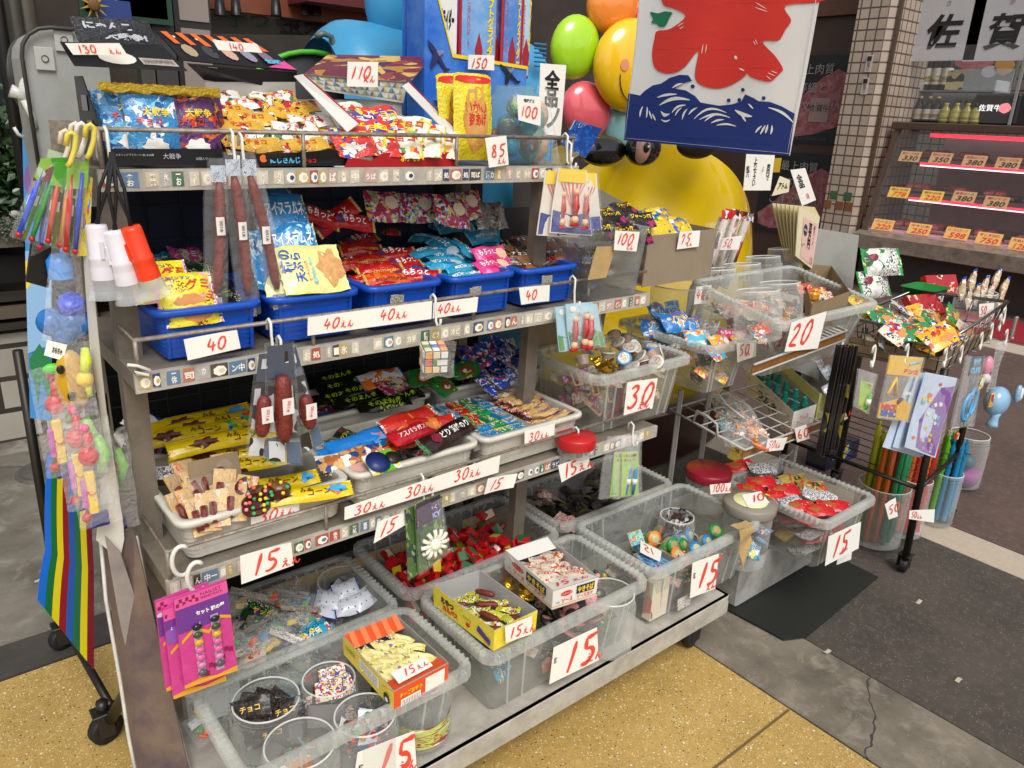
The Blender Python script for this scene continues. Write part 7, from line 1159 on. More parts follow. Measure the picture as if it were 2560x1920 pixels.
for px,py,z,r_,tp in((1500,578,1.40,0,55),(1556,582,1.39,0,62),(1530,545,1.46,4,30),(1598,588,1.39,0,65),(1510,535,1.50,8,25),(1600,550,1.47,-14,45),(1560,522,1.53,10,30),(1480,556,1.45,3,50)): inst(BJP,'black_snack_pack','black snack pack with yellow lettering in the square clear tub','sweets pack','black packs in the square tub',at(px,py,y=z),(R(tp),0,R(r_)))
for i in range(12): inst([BJP,DGM[1],KTS][i%3],'packed_sweet','dark pack seen through the square clear tub','sweets pack','lower packs in the square tub',((a.x+b.x)/2+rnd.uniform(-.06,.06),1.45+rnd.uniform(-.04,.05),1.07+i*.009),(R(rnd.uniform(10,80)),0,R(rnd.uniform(-30,30))),.85)
c=[at(1478,618,y=1.335),at(1540,616,y=1.335),at(1515,694,y=1.335),at(1470,700,y=1.335)]; q=M(); quadplate(q,[c[0]+V((.02,0,0)),c[1],c[2],c[3]],mat('tan_card'),.002); tag(q.build('tan_flap'),'tan card flap hanging over the front of the square tub','card')
# tube bag with red/white sticks
for i in range(9):
    q=M(); b_=at(1762+i*8,720,y=1.72); tp=at(1812+i*9 if i<8 else 1862,552+rnd.uniform(-8,8),y=1.72); q.tube([b_+V((0,i%3*.022,0)),tp+V((0,i%3*.022,0))],.014,prt('stick_tube','c8b8ae',['a81c28','5a3a34','e8e0da'],3,mask=.5,txt=.4,tc='201818'),8)
    q.add([tp+V((-.02,0,0)),tp+V((.02,0,0)),tp+V((.026,.005,.03)),tp+V((-.012,.01,.035))],[(0,1,2,3)],prt('redstripe','b81c28',['e8e0dc','301818'],6,mask=.45,txt=0))
    tag(q.build('snack_stick'),'long snack stick with red striped wrapper top in the bundle beside the cardboard box','snack stick','bundled long snack sticks')
q=M(); c=[at(1765,560,y=1.68),at(1885,535,y=1.68),at(1850,620,y=1.68),at(1765,700,y=1.68)]
q.grid(lambda u,v:c[3].lerp(c[2],u).lerp(c[0].lerp(c[1],u),v)+V((0,-.02*math.sin(math.pi*u),.004*math.sin(v*20))),10,10,FILM2); tag(q.build('clear_bag'),'clear bag wrapped round the red and white snack sticks','bag')
# booklets
for i in range(7):
    c=[at(1931+i*11,508+i*1.5,y=1.62-i*.016),at(2038+i*2,518+i*4,y=1.62-i*.016),at(2030,672,y=1.62-i*.016),at(1965+i*4,652-i*2,y=1.62-i*.016)]; q=M(); n=quadplate(q,c,mat('cream_paper','d8ccA0'.lower(),.6,var=.2,vs=14,vcol='c8b880') if i<6 else mat('cream_front','ddd2b0',.6),.004)
    if i==6:
        f=lambda x,y,k=0:(c[3].lerp(c[2],x).lerp(c[0].lerp(c[1],x),y))+n*(.0015+k*.0001); q.poly([f(x,y) for x,y in((.25,.05),(.95,.05),(.95,.85),(.25,.85))],mat('pink_tint','e0b8b0',.5)); q.poly([f(.38+.1*math.cos(k*.5),.62+.12*math.sin(k*.5),4) for k in range(13)],mat('slate_oval','3a4048',.5)); text(q,'100000',lambda x,y,k=0:f(x,y,9),.38,.62,WH,w=.16,h=.05); text(q,'百万円',lambda x,y,k=0:f(x,y,9),.6,.55,INK,w=.16,h=.5,vert=True,bold=.05); text(q,'焼カード',lambda x,y,k=0:f(x,y,9),.8,.6,INK,w=.09,h=.4,vert=True); text(q,'15',lambda x,y,k=0:f(x,y,9),.85,.12,RD,h=.12,w=.14); q.poly([f(.34+.08*math.cos(k*.8),.3+.05*math.sin(k*1.3),5) for k in range(8)],GRN)
    tag(q.build('booklet'),'cream packet with pink printed front standing foremost behind the 20 bin' if i==6 else 'plain cream packet standing in the row behind the pink printed one','packet',None if i==6 else 'cream packets behind the 20 bin')
q=M(); c=[at(2040,570,y=1.6),at(2148,588,y=1.6),at(2130,735,y=1.55),at(2022,700,y=1.55)]; quadplate(q,c,GBRD,.003); tag(q.build('grey_card_board'),'plain grey card board standing between the 20 bin and the basket','board')
# ================= price cards =================
C_=card; Y1,Y2,Y3=1.43,1.352,1.303
def C2(l,cs,t,y,**k): return card('white price card reading '+l,cs,t,dict(y=y),**k)
C2('130 en in red on the first black display box',[(161,108),(297,108),(316,137),(182,137)],[('130',.55,.15,.68),('えん',2.9,.1,.7)],1.46,curl=.001,lift=.003)
C2('140 in red on the lid of the striped box',[(530,99),(642,110),(656,132),(546,125)],[('140',1.2,.12,.7)],1.58,curl=.001)
C2('110 en in red on the raised patterned lid',[(869,154),(945,155),(944,218),(867,216)],[('110',.12,.32,.5),('えん',.78,.2,.42)],1.62,curl=.001)
C2('150 in red on the blue glider box',[(1171,137),(1235,138),(1235,176),(1170,173)],[('150',.18,.1,.68)],1.68,curl=.001)
C2('85 en in red hanging on the top rail',[(1212,345),(1265,339),(1272,412),(1221,419)],[('85',.14,.32,.42),('えん',.42,.08,.3)],Y1-.008,curl=.002)
def gx(mm,fn,A): text(mm,'地球グミ',fn,A*.5,.82,INK,h=.14,bold=.03)
C2('100 in red with black writing above, on the round jar',[(1291,237),(1351,242),(1351,315),(1293,300)],[('100',.1,.2,.42)],1.44,extra=gx)
def g2(mm,fn,A): text(mm,'全品',fn,A*.48,.66,INK,w=A*.62,vert=True,bold=.04); text(mm,'ノ',fn,A*.6,.25,mat('stroke_grey','5a5a58',.5),h=.3,bold=.03)
C2('all goods in black brush writing beside the blue ride',[(1351,158),(1416,163),(1402,340),(1345,335)],[],1.62,extra=g2,curl=0,name='brush_sign',group='brush written signs',cat='sign')
C2('40 in pale red hanging over the leftmost blue crate',[(458,848),(591,824),(601,870),(468,900)],[('40',.95,.2,.62)],Y2)
C2('40 en twice, long strip on the middle rail',[(769,794),(1080,752),(1078,797),(768,839)],[('40えん',.85,.22,.58),('40えん',4.2,.3,.58)],Y2,curl=.002)
C2('40 en once, shorter strip right of the long one',[(1083,757),(1195,742),(1190,779),(1082,797)],[('40えん',.3,.25,.6)],Y2-.003,curl=.002)
C2('40 in pale red under the rightmost blue crate',[(1296,719),(1373,712),(1373,753),(1300,761)],[('40',.42,.22,.58)],Y2)
C2('30 en on the left front white crate',[(627,1277),(749,1252),(747,1290),(627,1325)],[('30',.4,.2,.66),('えん',1.55,.3,.62)],1.322,curl=.001)
C2('15 en, large, under the left white crate',[(599,1389),(727,1355),(734,1413),(602,1459)],[('15',.35,.15,.74),('えん',1.4,.1,.52)],Y3-.012,curl=.003)
C2('30 en three times, long strip on the third rail',[(861,1268),(1250,1138),(1246,1181),(860,1299)],[('30えん',.6,.12,.68),('30えん',4.0,.2,.68),('30えん',7.6,.25,.68)],Y3-.006,curl=.002)
C2('30 en on the right front white crate',[(1311,1078),(1387,1058),(1385,1095),(1311,1115)],[('30えん',.3,.22,.55)],1.322,curl=.001)
C2('15, curled, behind the purple toy card',[(942,1304),(1022,1277),(1012,1312),(932,1357)],[('15',.25,.15,.75)],Y3-.012,curl=.004)
C2('15, half torn, left of the third shelf middle',[(1219,1196),(1293,1183),(1282,1218),(1210,1236)],[('15',.3,.15,.7)],Y3-.012,curl=.003)
C2('15 en hanging at the right end of the third shelf',[(1394,1163),(1469,1138),(1478,1169),(1402,1205)],[('15えん',.2,.12,.8)],Y3-.012,curl=.003)
C2('30 en in tall figures on the clear bin above the jars',[(1568,956),(1644,945),(1631,1021),(1558,1041)],[('30',.1,.2,.68),('えん',.62,.1,.36)],1.318,curl=.001)
def g3(mm,fn,A): text(mm,'税込',fn,.1,.62,INK,w=.09,vert=True,bold=.03)
C2('15 en on the right front clear bin',[(1731,1407),(1797,1384),(1787,1471),(1725,1496)],[('15',.2,.2,.66),('えん',.62,.05,.28)],1.072,extra=g3,curl=.001)
C2('15 en on the middle front clear bin',[(1384,1619),(1492,1568),(1496,1650),(1373,1711)],[('15',.36,.1,.78),('えん',1.08,.1,.4)],1.066,extra=g3,curl=.001)
C2('15 en, cut by the lower picture edge, on the nearest bin',[(894,1881),(1035,1827),(1044,1955),(877,1990)],[('15',.35,.3,.62),('えん',.85,.3,.3)],1.066,curl=.001,extra=g3)
C2('50 hanging at the left of the lower wire shelf',[(1919,1098),(1969,1093),(1957,1125),(1913,1129)],[('50えん',.18,.25,.6)],1.19,curl=.001)
C2('60 hanging in the middle of the lower wire shelf',[(1986,1071),(2015,1061),(2024,1096),(1993,1106)],[('60',.12,.2,.6)],1.19,curl=.001)
C2('70 en hanging at the right of the lower wire shelf',[(2062,1039),(2107,1016),(2120,1046),(2074,1069)],[('70えん',.2,.2,.6)],1.18,curl=.002)
C2('15 en on the bin standing on the white cabinet',[(2071,1341),(2152,1304),(2145,1370),(2062,1415)],[('15',.28,.15,.72),('えん',.85,.2,.28)],.945,curl=.002)
C2('50 on the jar of green tubes',[(2211,1261),(2238,1244),(2242,1290),(2222,1299)],[('50',.1,.3,.45)],.90,curl=.003)
C2('50 en on the jar of red and green spiral tubes',[(2273,1276),(2336,1273),(2333,1306),(2271,1297)],[('50えん',.35,.2,.65)],.92,curl=.003)
C2('100 en on the square clear tub of black packs',[(1538,576),(1599,580),(1591,629),(1534,625)],[('100',.12,.3,.58),('えん',.95,.08,.4)],1.325,curl=.001)
C2('75 en on the cardboard box',[(1699,580),(1750,576),(1745,616),(1692,624)],[('75',.2,.28,.58),('えん',.8,.12,.4)],1.405,curl=.002)
C2('50 en on the bag of snack sticks',[(1808,595),(1854,589),(1845,624),(1799,625)],[('50',.25,.25,.6),('えん',.85,.12,.36)],1.6,curl=.002)
C2('50 en on the bin left of the 20 bin',[(1841,857),(1891,850),(1890,891),(1842,906)],[('50',.18,.3,.55),('えん',.68,.2,.36)],1.268,curl=.002)
C2('20 in large figures on the big clear bin',[(1978,806),(2066,778),(2044,871),(1959,879)],[('20',.1,.18,.7)],1.165,curl=.003)
C2('50 on the jar of wrapped breads in the basket',[(2447,760),(2485,757),(2481,790),(2448,793)],[('50',.22,.2,.6)],.99,curl=.002)
def g4(mm,fn,A):
    for i,s in enumerate(('店内で','御一緒に','上り下さい','喫茶')): text(mm,s,fn,A*(.82-.24*i),.52,INK,w=A*.13,vert=True,bold=.02)
C2('black notes in four columns hanging under the banner',[(1866,385),(1937,388),(1926,476),(1858,476)],[],1.75,extra=g4,curl=0,name='brush_sign',group='brush written signs',cat='sign')
def g5(mm,fn,A): text(mm,'全品',fn,A*.4,.66,INK,w=A*.4,vert=True,bold=.03); text(mm,'8',fn,A*.55,.2,RD,h=.16)
C2('all goods beside the cream packets, tilted',[(1976,425),(2013,420),(2040,500),(2005,515)],[],1.7,extra=g5,curl=0,name='brush_sign',group='brush written signs',cat='sign')
for i,(px,py,y,w) in enumerate(((1500,905,1.36,.04),)): pass
for i,(px,py,y,l) in enumerate(((993,748,1.378,'third'),(1188,728,1.374,'fourth'),(1368,698,1.374,'rightmost'))):
    o=inst(carton(.034,.020,.001,prt('barcode_crate','b8b4a8',['302c28'],9,mask=.6,txt=.8)),'barcode_label','small bar code label on the %s blue crate'%l,'label',None,at(px,py,y=y),(R(88),0,0))
# ================= hooks and hanging goods on the stand =================
def hang(label,cs,y,m,name,cat,extra=None,th=.002,group=None,amp=.002,grid=(8,10)):
    "flat pack hanging from a rail; photo corners on a plane of constant y (or x)"
    pl=dict(y=y) if not isinstance(y,dict) else y; C=[at(a,b,**pl) for a,b in cs]; n=(C[2]-C[3]).cross(C[0]-C[3]).normalized(); fl=n.dot(CAM-C[0])<0; n=-n if fl else n; sd=rnd.random()*9
    fn=lambda x,y_,k=0:C[3].lerp(C[2],x).lerp(C[0].lerp(C[1],x),y_)+n*(.001+k*.0001+amp*math.sin(x*7+sd)*math.cos(y_*5+sd))
    q=M(); q.grid((lambda u,v:fn(u,v,-8)) if not fl else (lambda u,v:fn(1-u,v,-8)),grid[0],grid[1],m,True,None,th)
    if extra: extra(q,fn,n,C)
    return tag(q.build(name),label,cat,group)
# long salamis
def sal(q,a,b,r,bend=.0,n=12):
    P=[]; R_=[]
    for i in range(n+1): t_=i/n; P.append(a.lerp(b,t_)+V((bend*math.sin(t_*3.1),.0,0))); R_.append(r*(1-.0*t_)*(.55 if i in(0,n) else .9 if i in(1,n-1) else 1+.05*math.sin(i*2.1)))
    q.tube(P,R_,SAU,12)
for i,(a,b,sl,g) in enumerate((((548,455),(542,733),(530,768),0),((585,440),(620,738),(650,790),1),((625,440),(692,722),(700,760),2))):
    y=1.405-.006*i; A_=at(*a,y=y); B_=at(*b,y=y); t=thing('long_salami_pack',['leftmost long salami in a clear sleeve hanging from the top rail','middle long salami in a clear sleeve hanging from the top rail','rightmost long salami slanting down from the top rail'][i],'salami pack',A_,0,'long salamis hanging from the top rail')
    q=M(); sal(q,A_,B_,.0095,.004); q.build('salami',t)
    q=M(); d=(B_-A_); s_=V((.021,0,0)); T0=at(a[0]-8,a[1]-60,y=y); E_=B_+d*.17
    q.grid(lambda u,v:T0.lerp(E_,1-v)+s_*(u*2-1)*(.6+.4*min(1,(1-v)*4))+V((0,-.010*math.sin(math.pi*u)-.002,0)),6,14,FILM); q.grid(lambda u,v:T0.lerp(E_,1-v)+s_*(u*2-1)*(.6+.4*min(1,(1-v)*4))+V((0,.006,0)),2,8,FILM); q.build('sleeve',t)
    q=M(); m_=A_.lerp(B_,.38+.06*i); q.grid(lambda u,v:m_+V(((u-.5)*.015,-.0125-.002*math.sin(math.pi*u),(v-.5)*.032)),3,3,mat('tag_white','e4e0dc',.5)); text(q,'¥100',lambda x,y_,k=0:m_+V((x,-.0155,y_)),0,0,INK,h=.006,w=.02,rot=R(90)); q.build('price_label',t)
    q=M(); q.grid(lambda u,v:E_+V(((u-.5)*.028-.003,-.004,v*.03-.004)),2,2,prt('barlabel','c8ccd0',['50545c'],9,mask=.55,txt=.7)); q.grid(lambda u,v:T0+V(((u-.5)*.026,-.006,-.012-v*.028)),3,3,prt('blue_white_top','c8d4e4',['3a5a9a','e8eef4'],3,mask=.55,txt=.4)); q.build('backing_label',t)
hook(at(577,335,y=1.432)+V((0,0,.0)),'left white hook holding the long salamis'); hook(at(600,345,y=1.432),'right white hook holding the long salamis')
for i,(a,b,cs) in enumerate((((655,985),(648,1085),[(640,880),(720,870),(700,1150),(612,1145)]),((700,935),(705,1098),[(660,858),(735,852),(758,1165),(665,1160)]),((755,985),(770,1065),[(700,870),(740,860),(812,1110),(752,1145)]))):
    y=1.318-.006*(i==1); A_=at(*a,y=y); B_=at(*b,y=y)
    def ex(q,fn,n,C,i=i,A_=A_,B_=B_):
        sal(q,A_+V((0,-.012,0)),B_+V((0,-.012,0)),.0165 if i==1 else .014,0,8); q.poly([fn(x,y_,4) for x,y_ in((.08,.72),(.92,.72),(.92,.98),(.08,.98))],prt('slate_header','4a5262',['6a7080','b8707a','3a4250'],3,mask=.5,txt=.3,tc='c8c8d0')); q.poly([fn(x,y_,4) for x,y_ in((.55,.02),(.95,.02),(.95,.2),(.55,.2))],mat('slate_corner','5a6a82',.4)); q.poly([fn(x,y_,6) for x,y_ in((.08,.03),(.5,.03),(.5,.2),(.08,.2))],prt('barlabel')); q.poly([fn(x,y_,6) for x,y_ in((.2,.84),(.75,.84),(.75,.93),(.2,.93))],prt('barlabel'))
        for x0 in(.08,.72): q.poly([fn(x,y_,5) for x,y_ in((x0,.28),(x0+.18,.28),(x0+.18,.66),(x0,.66))],prt('finetype','b8b8bc',['8a8a90'],3,mask=.5,txt=.8,tc='44444c'))
        m_=A_.lerp(B_,.42)+V((.002,-.030 if i==1 else -.027,0)); q.grid(lambda u,v:m_+V(((u-.5)*.022,0,(v-.5)*.032)),2,2,mat('tag_white')); text(q,'¥100',lambda x,y_,k=0:m_+V((x,-.001,y_)),0,0,RD,h=.0065,w=.022,rot=R(80))
    hang(['left','front middle','right'][i]+' short salami pack hanging from the middle rail',cs,y,FILM,'short_salami_pack','salami pack',ex,th=0,group='short salamis hanging from the middle rail')
hook(at(672,808,y=1.355),'left hook holding the short salamis'); hook(at(697,850,y=1.35),'right hook holding the short salamis')
# keychains (2 stacks)
def kc(cols,name):
    def ex(q,fn,n,C):
        if cols:
            q.poly([fn(x,y_,3) for x,y_ in((.05,.8),(.95,.8),(.95,1),(.05,1))],mat('print_yellow')); text(q,'ストラップ',lambda x,y_,k=0:fn(x,y_,6),.4,.95,INK,w=.4,h=.03); text(q,'天才',lambda x,y_,k=0:fn(x,y_,6),.5,.85,INK,w=.4,h=.05)
            for i in range(7): a=-.9+i*.3; q.poly([fn(.5,.35,2),fn(.5+.5*math.sin(a)*.96,min(.79,.35+.45*math.cos(a)+.25*abs(math.sin(a))),2),fn(.5+.5*math.sin(a+.14)*.96,min(.79,.35+.45*math.cos(a+.14)+.25*abs(math.sin(a+.14))),2)],mat('pale_red_ray','d86a60',.4))
            q.poly([fn(x,y_,4) for x,y_ in((.02,.02),(.98,.02),(.98,.36),(.5,.30),(.02,.36))],mat('royal_blue','2a3f90',.4))
        else: q.poly([fn(x,y_,3) for x,y_ in((.02,.02),(.98,.02),(.98,.35),(.6,.42),(.3,.3),(.02,.38))],prt('green_patch','5a9a50',['8ac070','f0e8e0','3a7a5a'],3,mask=.5,txt=.1)); q.poly([fn(.25+.13*math.cos(k),.88+.07*math.sin(k),4) for k in range(7)],WH); text(q,'天才',lambda x,y_,k=0:fn(x,y_,6),.6,.75,RD,w=.5,h=.1)
        p=fn(.5,.5,0)+n*.012; q.tube([p+V((0,0,.02)),p+V((.002,0,-.01)),p+V((.0,0,-.03))],[.006,.009,.006],mat('toy_red','b81c20',.3),8); q.ball(p+V((0,0,.026)),.008,mat('toy_tan','e0b890',.4),8,6); q.ball(p+V((.0,0,-.04)),.010,mat('toy_tan'),8,6); q.box(p+V((0,0,-.052)),(.022,.014,.008),mat('toy_red'),None,.002)
        q.grid(lambda u,v:fn(u,v*.98,0)+n*(.006+.014*math.sin(math.pi*u)*math.sin(math.pi*v)),6,8,FILM)
    return ex
KB=mat('keychain_card','e6dfd2',.4); KG=mat('keychain_sky','a8d0e0',.4)
for i,(dx,dy,y) in enumerate(((-32,6,1.40),(26,8,1.395),(0,0,1.385))): hang(['left','right','front'][i]+' keychain card with red rays and blue base at the end of the top rail',[(1395+dx,420+dy),(1465+dx,425+dy),(1480+dx,590+dy),(1382+dx+(-8),582+dy)],y,KB,'keychain_card','keychain',kc(1,''),group='red and blue keychain cards')
for i,(dx,dy,y) in enumerate(((-26,8,1.335),(12,4,1.33),(0,0,1.325))): hang(['left','right','front'][i]+' keychain card with light blue sky and green ground below the middle shelf end',[(1412+dx,760+dy),(1480+dx,755+dy),(1500+dx,862+dy),(1425+dx,872+dy)],y,KG,'keychain_card','keychain',kc(0,''),group='light blue keychain cards')
hook(at(1413,342,y=1.43),'left hook holding the red and blue keychain cards',.055); hook(at(1422,362,y=1.42),'right hook holding the red and blue keychain cards',.05); hook(at(1432,698,y=1.355),'hook holding the light blue keychain cards',.06); hook(at(1440,1075,y=1.318),'empty hook at the right end of the third rail')
# puzzle cube
q=M(); p=at(1085,893,y=1.315); T=Matrix.Translation(p)@Matrix.Rotation(R(-22),4,'Z')@Matrix.Rotation(R(8),4,'X'); q.box((0,0,0),(.052,.052,.052),mat('cube_black','141414',.35),T,.003); cc=['e8d8b0','c83a30','e8e8e8','3a8a48','e0a030','3a60b0']
for f_ in range(3):
    for i in(-1,0,1):
        for j in(-1,0,1):
            a=[(i*.0168,-.0265,j*.0168),(-.0265,i*.0168,j*.0168),(i*.0168,j*.0168,.0265)][f_]; d_=[(.0145,.002,.0145),(.002,.0145,.0145),(.0145,.0145,.002)][f_]; c=cc[(i*2+j*3+f_*4+9)%6]; q.box(a,d_,mat('sq'+c,c,.35),T,.0006)
q.grid(lambda u,v:T@V(((u-.5)*.075,-.036-.006*math.sin(u*9+v*5),(v-.5)*.085+.012)),8,8,FILM2); q.box((.012,-.0285,-.0),(.022,.001,.012),mat('tag_white'),T); tag(q.build('puzzle_cube'),'colourful puzzle cube in a clear bag hanging from the middle rail','toy'); hook(at(1083,745,y=1.355),'white hook holding the puzzle cube',.05)
# purple toy card
def stk(q,fn,n,C):
    q.poly([fn(x,y_,2) for x,y_ in((.03,.66),(.97,.66),(.97,.98),(.03,.98))],prt('purple_top','40304e',['5a4a68','2a2436'],2,mask=.5,txt=0)); text(q,'STICKY',lambda x,y_,k=0:fn(x,y_,6),.5,.72,mat('sticky_print','a8a8e8',.4),w=.85,h=.09,bold=.06); text(q,'くっつく',lambda x,y_,k=0:fn(x,y_,6),.5,.84,mat('pale_violet','c8a8e8',.4),w=.6,h=.07,bold=.05)
    c=fn(.48,.36,0)+n*.014; q.ball(c,.016,mat('glow_white','e8ecd8',.3),12,8); 
    for i in range(12): a=i*.5236; d=V((math.cos(a),0,math.sin(a))); q.tube([c+d*.012,c+d*.026+n*.004,c+d*.036],[.005,.0045,.005],mat('glow_white'),8)
    for i in range(6): a=i*1.05+.3; d=V((math.cos(a),0,math.sin(a))); q.ball(c+d*.03+n*.006,.0022,mat('print_red'),6,4)
    q.grid(lambda u,v:fn(u,v*.95,0)+n*(.006+.022*math.sin(math.pi*u)*math.sin(math.pi*v)),6,8,FILM)
for i,(dx,dy) in enumerate(((-24,14),(0,0))): hang(['dark edge of a second purple toy card behind the front one','purple and green toy card with a white spiky ball hanging from the third rail'][i],[(1062+dx,1232+dy),(1108+dx,1250+dy),(1122+dx,1375+dy),(1042+dx,1435+dy)] if 0 else [(1035+dx,1262+dy),(1100+dx,1232+dy),(1122+dx,1378+dy),(1045+dx,1438+dy)],1.285-.008*i,prt('green_rock','4a6a3a',['2f5040','8aa060','3a3a50'],2.5,mask=.48,txt=0),'toy_card','toy card',stk if i else None,group='purple toy cards')
hook(at(1053,1193,y=1.318),'left white hook holding the purple toy card',.05); hook(at(1076,1215,y=1.31),'right white hook holding the purple toy card')
# green pen bag
def pen(q,fn,n,C,col='2a80c0'):
    q.poly([fn(x,y_,3) for x,y_ in((.28,.02),(.9,.02),(.9,.74),(.28,.74))],mat('pen_card','a8c840',.4,var=.6,vs=30,vcol='58a868')); text(q,'くるくる回転',lambda x,y_,k=0:fn(x,y_,6),.58,.68,mat('maroon_print'),w=.5,h=.05,bold=.03); text(q,'ボールペン',lambda x,y_,k=0:fn(x,y_,6),.58,.61,mat('maroon_print'),w=.45,h=.05,bold=.03); text(q,'6歳',lambda x,y_,k=0:fn(x,y_,6),.38,.07,INK,w=.14,h=.04)
    a=fn(.72,.5,0)+n*.01; b=fn(.62,.06,0)+n*.01; q.tube([a,a.lerp(b,.1),a.lerp(b,.5),b],[.002,.0055,.006,.004],mat('pen_'+col,col,.3),10); m_=a.lerp(b,.5); q.tube([m_+V((0,0,.008)),m_-V((0,0,.008))],.0072,mat('print_white'),10); q.grid(lambda u,v:fn(u,v,0)+n*(.004+.016*math.sin(math.pi*u)*math.sin(math.pi*v)*(1+.3*math.sin(u*11+v*13))),8,10,FILM)
for i,(dx,y) in enumerate(((-22,1.31),(0,1.30))): hang(['back one of the two green ball pen bags hanging from the third shelf','front green ball pen bag with a blue pen hanging from the third shelf'][i],[(1538+dx,1090),(1602+dx*.3,1086),(1602+dx*.4,1238),(1530+dx*1.6,1248)],y,FILM,'pen_bag','pen bag',pen,th=0,group='green pen bags')
hook(at(1578,1062,y=1.32),'hook holding the green pen bags',.05)
# nail sets
def nail(q,fn,n,C):
    mg=mat('nail_magenta','c83a88',.35,var=.25,vs=60,vcol='e070b0')
    q.poly([fn(x,y_,2) for x,y_ in((0,.62),(1,.62),(1,.88),(0,.88))],prt('nail_purple','6a3290',['8a50b0','d8c8e8','5a2a7a'],3,mask=.5,txt=.1)); q.poly([fn(x,y_,2) for x,y_ in((0,.88),(1,.88),(1,1),(0,1))],mat('nail_pink','e05aa0',.35)); text(q,'NAILSET',lambda x,y_,k=0:fn(x,y_,6),.68,.965,mat('plum_print','5a1a50',.4),w=.4,h=.03); text(q,'WANO KATA',lambda x,y_,k=0:fn(x,y_,6),.68,.925,mat('plum_print'),w=.42,h=.026); text(q,'ネイルセット 和の型',lambda x,y_,k=0:fn(x,y_,6),.5,.78,WH,w=.8,h=.05,bold=.05)
    for i in range(7):
        for j in range(2):
            if (i+j)%2==0: q.poly([fn(.02+i*.06+a,.905+j*.04+b,4) for a,b in((0,0),(.06,0),(.06,.04),(0,.04))],mat('check_maroon','8a1c48',.4)); q.poly([fn(.4+i*.08+a,.06+j*.05+i*.03+b,4) for a,b in((0,0),(.08,0),(.08,.05),(0,.05))],mat('check_maroon'))
    q.poly([fn(x,y_,3) for x,y_ in((0,0),(1,0),(1,.06),(.6,.03),(.3,.07),(0,.04))],mat('nail_gold','e0a030',.35)); q.poly([fn(x,y_,3) for x,y_ in((.05,.5),(.3,.6),(.55,.52),(.8,.64),(1,.6),(1,.63),(.8,.68),(.55,.56),(.3,.64),(.05,.54))],mat('nail_gold'))
    for j,x0 in enumerate((.34,.68)):
        q.poly([fn(x,y_,4) for x,y_ in((x0-.07,.08),(x0+.08,.08),(x0+.08,.68+j*.03),(x0-.07,.68+j*.03))],mat('nail_window','b8a8b8',.3))
        for i,c in enumerate(('181c18','3a4a20','d8a020','d85a9a','d85a9a','c878a8','585058')): p=fn(x0+.005,.64-i*.085+j*.03,0)+n*.004; q.ball(p,.0088,mat('nailcol'+c,c,.2),8,6,(1,.5,.72))
for i,(dx,dy,y) in enumerate(((-46,6,1.262),(-28,26,1.25),(0,0,1.236))):
    cs=[(440+dx,1490+dy-28),(566+dx,1440+dy+10),(594+dx,1675+dy),(464+dx,1722+dy)]; cs=[(434+dx,1500+dy),(566+dx,1452+dy),(594+dx,1674+dy),(462+dx,1722+dy)]
    hang(['rearmost','middle','front'][i]+' pink and purple nail set pack hanging at the lower left',cs,y,mat('nail_magenta','c83a88',.35,var=.25,vs=60,vcol='e070b0'),'nail_set','nail set',nail,th=.008,group='pink nail set packs',amp=.0008)
for px,py,l in((452,1378,'left'),(490,1418,'right')): 
    p=at(px,py,y=1.29 if px<470 else 1.262); q=M(); q.tube([p+V((math.cos(a)*.017,0,math.sin(a)*.030-.02)) for a in[.9+i*.28 for i in range(17)]],.0042,HOOK,8); tag(q.build('s_hook'),l+' thick white ring hook holding the pink nail sets','hook','plastic S hooks')
q=M(); q.tube([at(a,b,y=1.35) for a,b in((318,912),(345,915),(375,925),(372,938),(335,930),(345,938))],.0028,HOOK,8); tag(q.build('s_hook'),'white S hook lying on the left end of the middle shelf','hook','plastic S hooks')
# torches
for i,(px,py,c,y) in enumerate(((240,560,'d8d4dc',1.40),(285,575,'dcd8e0',1.385),(325,565,'f0401c',1.372))):
    p=at(px,py,y=y); t=thing('toy_torch',['white toy torch, left of the three, hanging by a black cord','white toy torch, middle of the three, hanging by a black cord','orange toy torch hanging by a black cord'][i],'toy torch',p,0,'toy torches hanging at the left corner'); ax=V((.012*i,-.0,-.10)); T=Matrix.Translation((0,0,0))
    q=M(); Q=ax.to_track_quat('Z','Y').to_matrix().to_4x4(); mm_=mat('torch'+c,c,.3,sub=0); q.lathe([(0,0),(.015,.001),(.0165,.006),(.0165,.05),(.018,.052),(.018,.058),(.0175,.06),(.018,.065),(.0175,.067),(.018,.07),(.019,.09)],mm_,20,Q); q.box((0,-.0185,.04),(.006,.004,.03),mm_,Q,.001); q.build('body',t,True)
    q=M(); P=[(.0185,.088),(.0195,.10)]+[(.021,.108),(.026,.118),(.027,.122)]; q.lathe(P,clear('torch_clear','f0f4f8',.3,.05),16,Q,smooth=False); q.build('clear_head',t,True)
    q=M(); tp=at(277,380,y=1.40)-p; q.tube([(0,0,.0),tp*.5+V((.006,0,0)),tp],.0028,mat('black_cord','141316',.7),6); q.tube([(0.003,0,.0),tp*.5+V((-.006,0,0)),tp+V((.004,0,0))],.0028,mat('black_cord'),6); q.build('cord',t,True)
hook(at(263,330,y=1.432),'long white hook holding the toy torches',.065)
